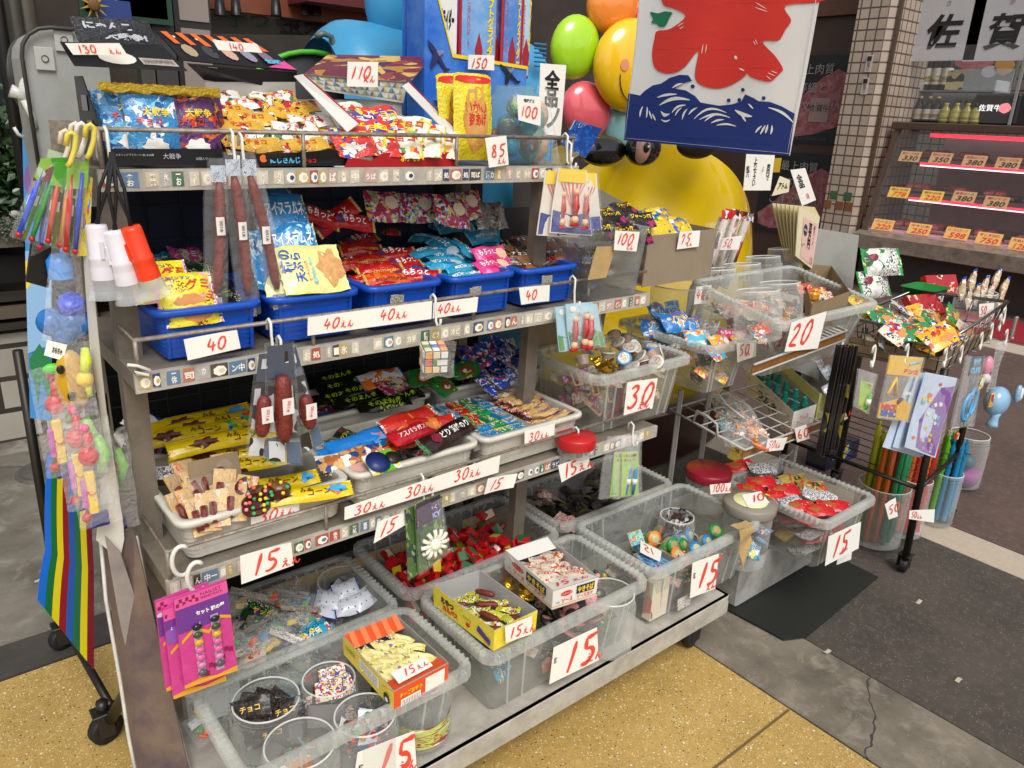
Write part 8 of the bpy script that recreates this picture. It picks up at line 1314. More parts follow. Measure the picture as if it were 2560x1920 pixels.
# ================= left toy rack =================
XP=.19
t=thing('toy_rack','narrow black wheeled rack at the left carrying hanging toys','rack',(.2,1.8,0)); q=M(); q.tube([(.255,1.44,1.0),(.258,1.50,.35),(.235,1.74,.07)],.014,DK,10); q.build('post',t); q=M(); q.tube([(.215,2.18,.08),(.22,2.16,.9)],.012,DK,10); q.build('post',t); q=M(); q.tube([(.24,1.75,.1),(.215,2.18,.1)],.01,DK); q.build('brace',t)
caster((.223,1.755,0),.04,t,fork=.03); caster((.209,2.195,0),.035,t,fork=.03)
t=thing('side_bracket','rusty cream bracket holding hooks at the left end of the top shelf','bracket',(.29,1.5,1.4)); q=M(); a=at(125,300,y=1.5); b=at(258,330,y=1.44); quadplate(q,[at(122,300,y=1.5),at(200,302,y=1.5),at(205,400,y=1.5),at(132,390,y=1.5)],RUST,.003); q.tube([at(165,312,y=1.52),at(255,328,y=1.44)],.0045,RUST); q.build('plate',t)
for i,(px,py,c) in enumerate(((150,330,'d8ccb0'),(175,312,'d8ccb0'),(190,312,'dcdad2'),(212,315,'d8c850'),(165,335,'d8c850'))):
    q=M(); s=[(px,py+30),(px+4,py+2),(px+14,py-4),(px+24,py+4),(px+22,py+38),(px+12,py+70),(px+4,py+82)]; q.tube([at(a_,b_,y=1.44-.012*i) for a_,b_ in s],.0042,mat('hk'+c,c,.35),8); tag(q.build('s_hook'),['first beige','second beige','white','large yellow','small yellow'][i]+' hook on the bracket above the hanging toys','hook','hooks on the left bracket')
xp=lambda y:dict(y=y)
# cards/boards standing at lower left
def board(label,pts,y,m,name='board',th=.003,mb=None,ex=None):
    P=[at(a,b,y=yy) for (a,b),yy in zip(pts,y)]; q=M(); quadplate(q,P,m,th,mb); 
    if ex: ex(q,P)
    return tag(q.build(name),label,'board')
SHW=mat('smoky_board','77665a',.22,var=1,vs=6,vcol='453c50',bump=.5,bs=14)
board('tall smoky brown plastic wrapped board leaning at the lower left',[(250,1330),(335,1330),(480,1960),(340,1960)],[1.47,1.40,1.33,1.40],SHW)
board('black board edge leaning behind the smoky one',[(335,1400),(372,1480),(470,1960),(440,1960)],[1.44,1.40,1.36,1.40],mat('black_board','131213',.4))
board('white edged board with light blue print beside the third shelf end',[(318,1345),(352,1400),(345,1545),(322,1530)],[1.46,1.44,1.42,1.43],mat('sky_board','8ab8d0',.4))
for pp,l in((((250,1330),(262,1500),(300,1700),(318,1840),(345,1960)),'left'),(((340,1340),(372,1520),(425,1740),(482,1960)),'right')):
    q=M(); q.tube([at(a+(i%2)*3,b,y=1.455-.03*i+(-.02 if l=='right' else .0)) for i,(a,b) in enumerate(pp)],.0035,mat('torn_white_edge','d0cdc4',.7,var=.5,vs=50),6); tag(q.build('torn_edge'),l+' torn white paper edge of the smoky board','paper edge')
def wv(label,pts,y0,m,name,amp=4,th=.002,n=14,x_off=0):
    L=[at(a,b,y=y0) for a,b in pts[0]]; Rr=[at(a,b,y=y0-.02) for a,b in pts[1]]
    def sm(A,t_): t_*=len(A)-1; i=min(int(t_),len(A)-2); return A[i].lerp(A[i+1],t_-i)
    q=M(); q.grid(lambda u,v:sm(L,1-v).lerp(sm(Rr,1-v),u),6,n,m,True,None,th); return tag(q.build(name),label,'board')
wv('curled white backing board of the hanging toys',[[(205,600),(225,880),(262,1100),(240,1350)],[(222,600),(262,1000),(312,1340),(300,1400)]],1.43,mat('white_backing','c8c4ba',.6),'backing_board')
wv('white torn poster strip hanging down to the floor at the left',[[(262,1340),(300,1560),(350,1760),(385,1950)],[(300,1380),(340,1500),(400,1700),(440,1950)]],1.42,mat('torn_poster','9a928a',.5,var=.6,vs=8,vcol='5c5268'),'poster_strip')
# rainbow striped curved panel
q=M(); cols=['1f6ad0','1a6a3a','d8c820','8a2030','2a5aa8','2a6a48','d8c820','7a2030']
for k,c in enumerate(cols):
    f0,f1=k/8,(k+1)/8
    def e(f,v): 
        top=V(at(118+f*105,1130+f*60,y=1.72)); mid=V(at(130+f*105,1370+f*60,y=1.70)); bot=V(at(95+f*140,1500+f*175,y=1.68))
        a=top.lerp(mid,min(1,v*2)) if v<.5 else mid.lerp(bot,(v-.5)*2); return a+V((-.012*math.sin(v*3.1)*(1-f),0,0))
    q.grid(lambda u,v:e(f0+(f1-f0)*u,1-v),2,14,mat('stripe'+c,c,.25),True,None,.0015)
tag(q.build('rainbow_panel'),'curved plastic panel striped blue, green, yellow and red at the lower left','panel')
q=M(); Cb=[at(55,325,y=1.80),at(130,330,y=1.78),at(128,1052,y=1.76),at(75,1045,y=1.78)]; n=quadplate(q,Cb,mat('poster_sky','3a86c4',.35),.003,mat('print_white')); f=bil(Cb)
q.poly([f(x,y_) for x,y_ in((0,.24),(1,.28),(1,.62),(0,.6))],mat('poster_light','8ab4dc',.35)); q.poly([f(x,y_,3) for x,y_ in((.05,.22),(.5,.28),(1,.22),(1,.06),(.8,.1),(.5,.16),(.4,.05),(.25,.14),(.1,.16))],mat('poster_green','1f7a4a',.35)); q.poly([f(.0+.22*max(0,math.cos(i*.5)),.52+.05*math.sin(i*.5),3) for i in range(13)],YEL)
q.poly([f(.3+.28*math.cos(i*.5),.84+.055*math.sin(i*.5),3) for i in range(13)],mat('poster_violet','7a5a9a',.35)); q.poly([f(.75+.24*math.cos(i*.5),.86+.06*math.sin(i*.5),3) for i in range(13)],mat('poster_peach','d8a070',.35)); text(q,'風',f,.3,.84,YEL,w=.35,h=.06,bold=.05); text(q,'船',f,.75,.86,GRN,w=.36,h=.07,bold=.05); q.poly([f(x,y_,2) for x,y_ in((0,.76),(1,.78),(1,.72),(0,.70))],mat('poster_green')); brush(q,'40えん',lambda x,y_,k=0:f(x,y_*.35+.93,k),.12,.02,.16,INK,aspect=1.2)
tag(q.build('balloon_poster'),'tall blue balloon poster with green hill and yellow sun at the left edge','poster')
# sword toy bags
def sword(c1,c2):
    def ex(q,fn,n,C):
        for x0,c in((.25,c1),(.72,c2)):
            a=fn(x0,.88,0)+n*.008; b=fn(x0-.02,.06,0)+n*.008; q.tube([a,a.lerp(b,.3),a.lerp(b,.34),b],[.0028,.003,.0045,.0036],mat('sword'+c,c,.3),8); q.ball(b,.005,mat('toy_red'),8,6)
        q.poly([fn(x,y_,90) for x,y_ in((.0,.72),(1,.72),(1,1),(0,1))],prt('bamboo_head','b8c8a8',['4a9a30','8ab850','e8ece0','7a3a40'],4,mask=.42,txt=.15)); q.poly([fn(x,y_,2) for x,y_ in((.42,.02),(.56,.02),(.56,.78),(.42,.78))],prt('bamboo','5a8a28',['a8c830','2a4a18'],6,mask=.5,txt=0)); q.poly([fn(x,y_,14) for x,y_ in((.12,.42),(.5,.42),(.5,.54),(.12,.54))],mat('tag_white'))
        q.grid(lambda u,v:fn(u,v,0)+n*(.006+.014*math.sin(math.pi*u)*math.sin(math.pi*v)*(1+.3*math.sin(u*9+v*17))),8,12,FILM)
    return ex
for i,(cs,y,c) in enumerate((([(118,372),(178,388),(160,600),(75,640)],1.46,('2a4ad0','c8302c')),([(100,395),(165,392),(95,615),(22,590)],1.445,('2a50d8','2a9a40')),([(135,405),(195,408),(165,632),(100,605)],1.43,('c8502a','d89030')),([(165,410),(220,398),(200,645),(148,630)],1.42,('c83a2a','2a4ac0')))):
    hang(['back blue','leftmost blue','orange','rightmost red'][i]+' toy sword bag with bamboo print hanging at the upper left',cs,y,FILM,'toy_sword_bag','toy bag',sword(*c),th=0,group='toy sword bags')
board('yellow and white toy card hanging right of the sword bags',[(205,430),(232,445),(222,640),(192,640)],[1.42]*4,prt('yellow_toy_card','e8d040',['e8e8e8','40a0d8','e86030'],2,mask=.5,txt=.1),'toy_card')
board('black folded toy part hanging under the sword bags',[(80,600),(145,620),(120,720),(66,705)],[1.47]*4,mat('black_fold','121214',.3),'black_toy_part',.012)
# bubble pots in bags
t=thing('bubble_toy','blue bubble pot toy in a clear bag hanging at the left','toy',at(170,790,y=1.45)); BT=clear('bubble_blue','2f80d0',.6,.12); BS=mat('bubble_cap','1c4ad8',.25)
q=M(); p=at(150,665,y=1.46); q.lathe([(.02,-.02),(.02,.01),(.012,.02),(0,.021)],mat('bubble_cap2','2a8ae0',.25),18,Matrix.Translation(p)); p=at(178,772,y=1.45); q.lathe([(0,.024),(.018,.023),(.021,.016),(.021,0),(.015,-.004)],BS,20,Matrix.Translation(p)@Matrix.Rotation(R(35),4,'X')); q.tube([at(185,740,y=1.45),at(172,748,y=1.45)],.004,mat('bubble_cap2')); q.build('caps',t)
q=M(); p=at(170,810,y=1.45); q.ball(p+V((.008,0,0)),.028,BT,14,10); q.ball(p+V((-.022,.01,.004)),.024,BT,14,10); q.ball(p+V((-.006,0,-.018)),.02,BT,12,8); q.tube([at(165,590,y=1.46),at(150,650,y=1.46)],.0035,mat('bubble_cap2')); q.build('pots',t)
q=M(); C=[at(130,590,y=1.45),at(200,560,y=1.43),at(215,850,y=1.43),at(105,850,y=1.44)]; f=bil(C,.0); nn=V((0,-1,0)); q.grid(lambda u,v:f(u,v)+nn*(.03*math.sin(math.pi*u)*(1-.5*v)+.004*math.sin(u*12+v*9)),10,14,FILM2); q.build('bag',t)
q=M(); C=[at(118,850,y=1.44),at(168,862,y=1.43),at(158,902,y=1.43),at(110,888,y=1.44)]; n=quadplate(q,C,mat('print_white'),.001); f=bil(C); text(q,'おもちゃ',f,.6,.5,INK,w=.5,h=.4,bold=.04); tag(q.build('toy_label'),'white label with black writing under the blue bubble toy','label')
t=thing('yellow_toy','yellow spotted squeeze toy with a neon animal in a clear bag','toy',at(205,960,y=1.43)); q=M(); a=at(205,900,y=1.43); b=at(205,1010,y=1.42); q.ball(a.lerp(b,.5)+V((-.012,.012,0)),.06,mat('amber_toy','c89a18',.3),16,12,(.45,.3,.95)); 
for dx,dz in((-.03,.03),(-.02,-.02),(-.012,-.045)): q.ball(a.lerp(b,.5)+V((dx,-.008,dz)),.0065,mat('toy_spot','201a10',.3),8,6,(1,.4,1.3))
q.build('spotted_body',t); q=M(); NE=mat('neon_yellow','d8e818',.35); q.tube([at(212,870,y=1.42),at(215,905,y=1.41),at(212,930,y=1.41)],[.006,.009,.008],NE); q.ball(at(212,948,y=1.41),.014,mat('print_yellow'),12,8); q.tube([at(218,960,y=1.41),at(225,990,y=1.41)],[.006,.005],NE); q.build('neon_animal',t); q=M(); C=[at(155,865,y=1.42),at(225,850,y=1.41),at(245,1040,y=1.40),at(180,1040,y=1.41)]; f=bil(C,0); q.grid(lambda u,v:f(u,v)+nn*(.02*math.sin(math.pi*u)*math.sin(math.pi*v)+.004*math.sin(u*12+v*9)),10,12,FILM2); q.build('bag',t)
q=M(); q.ball(at(130,922,y=1.44),.012,mat('neon_green','50d020',.3),10,8,(1.2,.6,.8)); tag(q.build('green_toy'),'small neon green toy in the bag under the white label','toy')
def whistle(px,py,y,label,s=1):
    p=at(px,py,y=y); t=thing('whistle_set',label,'toy set',p,0,'red and pink toy whistle sets'); q=M()
    q.ball(p,.018*s,mat('whistle_red','d02030',.25),14,10,(1,.8,1.1)); q.tube([p+V((.002,0,.012)),p+V((.004,0,.045*s))],[.008,.007],mat('whistle_red')); q.ball(p+V((.0,0,.055*s)),.008,mat('whistle_pink','e83a80',.3)); q.build('whistle',t)
    q=M(); c=p+V((.018,.008,-.005)); q.tube([c+V((0,0,.035)),c+V((.006,0,0)),c+V((-.002,0,-.04))],[.008,.013,.004],mat('lime_toy','8ad050',.35)); q.build('green_case',t)
    q=M(); b=p+V((-.004,0,-.075*s)); q.box(b,(.016,.008,.09*s),YEL,None,.002); q.box(b+V((-.010,.002,-.0)),(.012,.012,.06*s),mat('violet_toy','c05ab0',.35),None,.004); q.box(b+V((.004,-.002,-.055*s)),(.034,.006,.032*s),mat('navy_toy','1c2a70',.4),None,.002); q.ball(b+V((-.014,-.004,-.045*s)),.009,mat('toy_red'),8,6); q.tube([b+V((.007*math.cos(a_),-.0055,.008+.009*math.sin(a_))) for a_ in[3.3+i*.3 for i in range(10)]],.0009,RD,6); q.build('recorder',t)
    q=M(); q.grid(lambda u,v:p+V(((u-.5)*.07,-.024-.005*math.sin(u*9+v*14),(v-.62)*.21*s)),8,12,FILM2); q.build('bag',t)
whistle(140,1010,1.45,'upper left whistle set with yellow smile recorder in a clear bag',.95); whistle(192,1095,1.42,'middle whistle set in a clear bag, left of the pink one',.95); whistle(222,1140,1.40,'lowest whistle set with pink whistle beside the white board',.95); whistle(272,1170,1.46,'rear whistle set half hidden behind the white board',.9)
# ================= upper right: balloons, banner, ride =================
OBL=mat('balloon_orange','f08a30',.14,coat=.6); YBL=mat('balloon_yellow','f4c010',.14,coat=.6); GBL=mat('balloon_lime','a8d820',.14,coat=.6); PBL=mat('balloon_pink','e8606a',.14,coat=.6); BBL=mat('balloon_aqua','90c8c8',.14,coat=.6)
t=thing('flower_balloon','smiling inflated flower balloon with a yellow face behind the banner','balloon',at(1590,170,y=2.12)); fc=at(1570,166,y=2.14)
U=rt2.copy(); U.z=0; U.normalize(); U=(V((math.cos(R(-12)),math.sin(R(-12)),0))); Vv=V((0,0,1)); Nn=U.cross(Vv); 
def lobe(ang,rad,w,l,m,name):
    c=fc+U*math.cos(ang)*rad+Vv*math.sin(ang)*rad-Nn*(.045*(1 if Nn.dot(CAM-fc)>0 else -1)); q=M(); d=U*math.cos(ang)+Vv*math.sin(ang); s=U*-math.sin(ang)+Vv*math.cos(ang)
    P=[];fs=[];n1,n2=28,12
    for j in range(n2+1):
        a=math.pi*j/n2
        for i in range(n1): 
            b=2*math.pi*i/n1; pk=1+.04*math.sin(b*14)*math.sin(a)**6; P.append(c+(d*math.cos(b)*l+s*math.sin(b)*w)*math.sin(a)*pk+Nn*math.cos(a)*.05)
    for j in range(n2):
        for i in range(n1): fs.append((j*n1+i,j*n1+(i+1)%n1,(j+1)*n1+(i+1)%n1,(j+1)*n1+i))
    q.add(P,fs,m,True); return q.build(name,t)
for a_,m in((106,OBL),(166,GBL),(229,PBL),(285,BBL),(48,PBL),(345,GBL)): lobe(R(a_),.215,.112,.10,m,'petal')
q=M(); q.ball((0,0,0),.163,YBL,32,18,(1,.42,1),Matrix.Translation(fc+Nn*.02)@Matrix.Rotation(R(-12),4,'Z')); q.build('face',t)
sgn=1 if Nn.dot(CAM-fc)>0 else -1
def onf(x,z,e=.0015): k=max(0,1-(x/.163)**2-(z/.163)**2)**.5; return fc+Nn*(.02+sgn*(.163*.42*k+e))+U*x+Vv*z
q=M()
def disc(q,cx,cz,r,rz,m,e): q.poly([onf(cx+r*math.cos(i*.3),cz+rz*math.sin(i*.3),e) for i in range(21)],m)
disc(q,-.006,.0,.022,.025,mat('eye_black','121010',.3),.003); disc(q,.006,.003,.006,.007,WH,.005); disc(q,-.072,-.002,.016,.020,mat('cheek_pink','e8906a',.3),.003); q.tube([onf(-.085+.1*(1-math.cos(i*.16)),-.034-.1*math.sin(i*.16),.003) for i in range(10)],.0018,mat('eye_black')); q.build('smile_print',t)
t=thing('black_foil_balloon','glossy black balloon with a pinkish eye patch below the flower balloon','balloon',at(1560,385,y=1.95)); q=M(); BF=mat('balloon_black','0e0d10',.12,coat=.6); p=at(1500,378,y=1.98); q.ball(p+V((.02,0,0)),.085,BF,20,12,(1.3,.5,.62)); p2=at(1608,372,y=1.93); q.ball(p2,.085,BF,24,14,(1,.5,.72)); q.build('body',t); q=M(); q.ball(p2+V((-.03,-.012,.0)),.05,mat('balloon_flesh','c89a8c',.15),18,12,(.8,.72,1.0)); q.ball(p2+V((-.035,-.046,.006)),.015,mat('eye_black'),12,8,(1,.4,1.2)); q.ball(p2+V((-.033,-.053,.010)),.005,WH,8,6,(1,.4,1)); q.build('eye_patch',t)
q=M(); C=[at(1440,300,y=1.9),at(1505,322,y=1.9),at(1465,395,y=1.9),at(1405,362,y=1.9)]; quadplate(q,C,prt('blue_pack_back','1c4a9a',['2a60b8'],2,mask=.5,txt=.4,tc='a8b8d8'),.006); tag(q.build('blue_package'),'blue toy package leaning under the pink petal','toy package')
# banner (shaved-ice style cloth) hanging in the plane x=2.05
BX=2.02; TLp,TRp,BRp,BLp=at(1599,0,x=BX),at(2048,0,x=BX),at(1974,389,x=BX),at(1561,350,x=BX)
TLp=TLp+(TLp-BLp)*.25; TRp=TRp+(TRp-BRp)*.25
def bf(px,py,e=.0015):
    "banner point from photo pixel, clipped to the cloth"
    p=at(px,py,x=BX); return p+V((-e+wv_(p),0,0))
def wv_(p): return .0025*math.sin(p.y*22)+.0018*math.sin(p.z*17+p.y*9)
q=M(); CW=mat('cloth_white','efece8',.8,bump=.25,bs=500); CN=mat('cloth_navy','1d3278',.8,bump=.25,bs=500); CR=mat('cloth_red','e0382c',.8,bump=.25,bs=500); CG=mat('cloth_green','1c7a50',.8)
q.grid(lambda u,v:(lambda p:p+V((wv_(p),0,0)))(BLp.lerp(BRp,u).lerp(TLp.lerp(TRp,u),v)),30,30,CW,True,None,.0012); 
def sh(pts,m,e,den=4,sp=1):
    P=[]; 
    for i in range(len(pts)):
        L_=len(pts); z,a,b,c=pts[i-1],pts[i],pts[(i+1)%L_],pts[(i+2)%L_]
        for k in range(den):
            t=k/den; h=[a[m]+(b[m]-a[m])*t for m in(0,1)] if not sp else [.5*(2*a[m]+(b[m]-z[m])*t+(2*z[m]-5*a[m]+4*b[m]-c[m])*t*t+(3*a[m]-z[m]-3*b[m]+c[m])*t**3) for m in(0,1)]; P.append(tuple(h))
    import mathutils.geometry as mg
    tri=mg.tessellate_polygon([[V((a,b,0)) for a,b in P]]); 
    # refine interior by fanning on a grid strip: project each triangle with a midpoint split
    V0=[tuple(p) for p in P]; T=[tuple(t_) for t_ in tri]
    for _ in range(3):
        N2=[]; mid={}
        def mp(i,j):
            k=(min(i,j),max(i,j))
            if k not in mid: V0.append(((V0[i][0]+V0[j][0])/2,(V0[i][1]+V0[j][1])/2)); mid[k]=len(V0)-1
            return mid[k]
        for a,b,c in T: x,y_,z=mp(a,b),mp(b,c),mp(c,a); N2+=[(a,x,z),(x,b,y_),(z,y_,c),(x,y_,z)]
        T=N2
    q.add([bf(a,b,e) for a,b in V0],T,m,True)
# pixel outlines (photo px) of the dyed figures
Z=lambda pts:[(1360+x/3.16,y/3.16) for x,y in pts]
sh(Z([(915,-200),(2230,-200),(2225,0),(1920,45),(1960,160),(1915,235),(1860,320),(1735,330),(1830,440),(1890,540),(1870,575),(1840,605),(1780,645),(1640,610),(1580,545),(1600,590),(1480,670),(1360,700),(1240,670),(1200,590),(1225,405),(1130,520),(1040,575),(940,575),(870,530),(850,420),(870,300),(890,245),(1000,225),(1120,130),(1030,70),(960,50),(930,0)]),CR,.0022)
sh(Z([(838,95),(900,105),(950,90),(1000,95),(1015,105),(990,140),(960,200),(915,212),(880,185),(845,180),(860,150)]),CG,.0026,3)
sh(Z([(672,735),(760,755),(800,715),(860,675),(930,660),(1000,615),(1080,592),(1150,595),(1180,640),(1120,655),(1040,700),(1130,715),(1200,760),(1240,810),(1380,835),(1480,825),(1560,800),(1590,745),(1660,775),(1700,800),(1790,805),(1880,840),(1985,900),(1940,1228),(1600,1210),(1100,1150),(638,1108)]),CN,.0022,sp=0)
for cx,cy,r in((1183,683,16),(1457,793,16),(1543,790,16),(1572,710,16),(1740,775,16)): sh(Z([(cx+r*math.cos(i*.7),cy+r*math.sin(i*.7)) for i in range(9)]),CN,.0024,1)
def leaf(a,b,w,bend=0):
    n_=7; P=[];Q=[]
    for i in range(n_+1):
        t_=i/n_; dx,dy=b[0]-a[0],b[1]-a[1]; L=math.hypot(dx,dy); nx_,ny_=-dy/L,dx/L; cx=a[0]+dx*t_+nx_*bend*math.sin(math.pi*t_); cy=a[1]+dy*t_+ny_*bend*math.sin(math.pi*t_); ww=w*math.sin(math.pi*(.08+.84*t_)); P.append((cx+nx_*ww,cy+ny_*ww)); Q.append((cx-nx_*ww,cy-ny_*ww))
    q.add([bf(*p,.0036) for pr in zip(Z(P),Z(Q)) for p in pr],[(2*i,2*i+1,2*i+3,2*i+2) for i in range(n_)],CW,True)
for a,b,w,bd in(((785,840),(762,925),7,5),((820,845),(812,930),7,-3),((835,875),(855,940),7,0),((860,900),(885,952),7,0),((900,770),(1060,745),10,-8),((920,830),(1160,790),14,-30),((930,880),(1000,900),14,20),((1020,890),(1130,830),9,-18),((1045,915),(1100,850),6,-8),((1100,945),(1140,860),7,-8),((1150,905),(1215,850),7,-6),((1190,940),(1440,890),9,-55),((1230,945),(1470,930),9,-35),((1270,958),(1370,900),7,-8),((1320,972),(1420,945),8,-8),((1360,990),(1520,998),8,-14),((1780,850),(1975,970),11,-22),((1680,1050),(1730,995),8,-4),((1720,1060),(1758,990),8,0),((1760,1055),(1778,985),8,0),((1800,1062),(1810,990),8,4),((1510,870),(1650,920),16,10),((1560,900),(1600,960),9,0),((930,945),(1005,945),7,14),((1025,695),(1110,660),9,-6),((1620,820),(1660,860),7,0),((1255,425),(1265,350),3,0),((1283,420),(1293,350),3,0),((1055,210),(1110,180),3,0),((1075,230),(1110,210),3,0),((1665,325),(1680,355),3,0),((1680,312),(1697,352),3,0),((1515,440),(1525,470),12,0),((1765,600),(1800,630),3,0),((1775,575),(1830,600),3,0),((1800,560),(1850,580),3,0),((1545,540),(1590,560),6,0),((1675,60),(1780,95),3,0),((1680,20),(1770,75),3,0)): leaf(a,b,w,bd)
for a,b in(((1561,350),(1974,389)),):
    q.tube([bf(a[0]+(b[0]-a[0])*i/30,a[1]-5+(b[1]-a[1])*i/30,.003) for i in range(31)],.0006,mat('stitch','c8ccd8',.7),4)
q.tube([bf(1600-(39)*i/12,0+350*i/12,.003)+V((0,-.006,0)) for i in range(13)],.0006,mat('stitch'),4); q.tube([bf(2046-(72)*i/12,0+385*i/12,.003)+V((0,.006,0)) for i in range(13)],.0006,mat('stitch'),4)
tag(q.build('cloth_banner'),'hanging white cloth banner with red brush shape, green bird and navy waves','banner')
# yellow ride
t=thing('yellow_ride','big glossy yellow moulded ride with a scooped front and dark opening, behind the banner','ride',(2.6,2.1,0)); YR=mat('ride_yellow','d6b406',.16,coat=.5,var=.25,vs=5,vcol='a08406'); q=M()
def yb(u,v):
    x=1.88+1.62*u; zt=.55+.88*math.sin(math.pi*min(1,max(0,.14+u*.78)))**.55; z=.22+(zt-.22)*v; bul=.30*math.sin(math.pi*u)**.6*(math.sin(math.pi*(.12+.76*v)))**.7
    dx,dz=(u-.47)/.26,(v-.68)/.36; d=math.exp(-(dx*dx+dz*dz)**1.4*1.1); return V((x,2.32-bul*1.1+.26*d,z))
q.grid(yb,48,36,YR); q.grid(lambda u,v:(lambda p:V((p.x,2.34+.2*v,p.z)))(yb(u,1)),48,4,YR); q.build('shell',t)
q=M(); p=at(1775,385,y=2.05); q.ball(V((p.x,2.12,p.z+.03)),.10,mat('dark_opening','120e0a',.4),24,12,(1.3,.3,.55)); q.build('opening',t)
q=M(); q.grid(lambda u,v:V((1.95+1.45*u,2.28-.27*math.sin(math.pi*u)**.6,.02+.24*v)),30,3,mat('brown_band','2e1512',.35),True,None,.004); q.build('base_band',t)
q=M(); C=[at(1945,395,y=1.98),at(1975,398,y=1.98),at(1962,490,y=1.98),at(1932,488,y=1.98)]; q.box((C[0].x-.01,1.975,C[0].z-.03),(.06,.002,.06),mat('peeled_sticker','b8941c',.6)); C=[at(1950,440,y=1.975),at(1975,450,y=1.975),at(1972,480,y=1.975),at(1930,490,y=1.975)]; n=quadplate(q,C,mat('cream_print'),.001,None); text(q,'アトム',bil(C),.5,.5,INK,w=.7,h=.4,bold=.04); q.build('sticker',t)
# ================= basket goods =================
GRB=pack(.20,.12,.06,prt('green_bread','e0e0d8',['f0f0ec','c8ccc4','2a7a3a'],1.4,mask=.5,txt=.5,tc='505058'),prt('green_top','1f8a3c',['e8e8e0','d8c030','2a9a50'],3,mask=.5,txt=0),.16,.05,nx=16,blob=[(-.06,.012,.02,.016,mat('maroon_print'),.05)])
for i,(px,py,z,r_) in enumerate(((2205,655,.98,-22),(2185,710,.93,-8))): inst(GRB,'bread_bag',['upper','lower'][i]+' large green and white snack bag standing at the back of the basket','snack bag','green and white snack bags',at(px,py,y=1.40),(R(60),0,R(r_)),.95)
RXP=carton(.17,.09,.03,prt('red_carton_print','a81420',['c83038','e8c8a0','6a0c18'],2,mask=.5,txt=.25,tc='f0d8a0'),bm=REDC)
inst(RXP,'red_carton','red carton standing behind the green tub in the basket','carton',None,at(2350,715,y=1.34),(R(60),0,R(-20))); inst(RXP,'red_carton','long dark red carton lying in front of the green tub','carton',None,at(2310,765,y=1.24),(R(45),0,R(-14)))
q=M(); p=at(2310,735,y=1.30); loops(q,[[V(a)+p for a in rr(.13,.10,.02,-.04)],[V(a)+p for a in rr(.17,.13,.03,.03)],[V(a)+p for a in rr(.18,.14,.03,.03)]],mat('green_tub','1b7a34',.35)); q.box(p+V((0,-.062,-.01)),(.07,.002,.025),mat('print_white')); tag(q.build('green_tub'),'green plastic tub with a white label in the basket','tub')
VAR=[pack(.13,.085,.018,m,None,.07,.05,[('ポテト',.0,.012,RD,.022)],nx=12,ny=8,blob=[(.01,-.018,.03,.014,mat('tan_print'),.2)]) for m in w3([('e0d8c8',['f0a020','d83028','2040a0','f0f0e8']),('e8d030',['d82828','f8f0d0','2a8a40','202020']),('d8dce0',['1c3a9a','e8e8e8','30a060']),('f0b020',['e84a20','fff0c0','3a2a80']),('2a8a48',['f0f0e0','e0d040','1c4a9a'])],'vp',sc=2.2,txt=.3)]
for i in range(40):
    u,v=rnd.random(),rnd.random(); inst(VAR[i%5],'mixed_snack_pack',['cream','yellow','white and blue','orange','green'][i%5]+' printed snack pack heaped in the wire basket','snack pack',['cream','yellow','white and blue','orange','green'][i%5]+' packs heaped in the basket',(2.72+.37*u,1.03+.22*v,.76+.07*rnd.random()+.03*u+.02*v),(R(rnd.uniform(5,45)),R(rnd.uniform(-25,25)),R(rnd.uniform(-60,50))),.85)
for px,py,r_ in((2150,755,10),(2205,790,-20),(2250,770,30),(2290,830,-30),(2350,840,-15),(2240,830,5),(2330,800,20),(2180,780,-40)): inst(rnd.choice(VAR),'mixed_snack_pack','printed snack pack on top of the heap in the wire basket','snack pack','top packs in the basket',at(px,py,z=.875),(R(30),R(rnd.uniform(-20,20)),R(r_)))
q=M(); q.prism([(2.69,.985,.74),(3.18,1.005,.78),(3.18,1.005,.83),(2.69,.985,.79)],(0,.004,0),CARD_); q.prism([(2.69,.985,.74),(2.69,1.3,.73),(2.69,1.3,.79),(2.69,.985,.79)],(.004,0,0),CARD_); q.prism([(2.69,.99,.742),(3.17,1.01,.772),(3.17,1.31,.765),(2.69,1.31,.735)],(0,0,.003),CARD_); tag(q.build('card_tray'),'brown cardboard tray lining the wire basket','card tray')
p=at(2440,800,y=1.10); jar('wide clear jar of wrapped bread sweets in the right end of the basket',(p.x,1.12,.80),.075,.13,neck=.95)
TWS=pack(.10,.035,.022,prt('bread_wrap','e0c8a8',['f0e8d8','e0a060','e8b0a0','f4f0ec'],1.6,mask=.5,txt=.05,rough=.15,bump=.9),prt('bluecr','1c4aa8',['3a70d0','e8e8f0'],6,mask=.5,txt=0),.2,.06)
for i,(px,py,r_) in enumerate(((2405,725,8),(2430,705,-4),(2460,720,-12),(2490,700,-25),(2510,720,-30),(2440,740,0),(2475,735,-18),(2420,750,10),(2500,750,-20))): inst(TWS,'wrapped_bread','small bread sweet in clear wrap with blue twisted end, standing in the basket jar','sweet','wrapped breads in the basket jar',at(px,py,y=1.11),(R(90),R(80-r_),0),1.0)
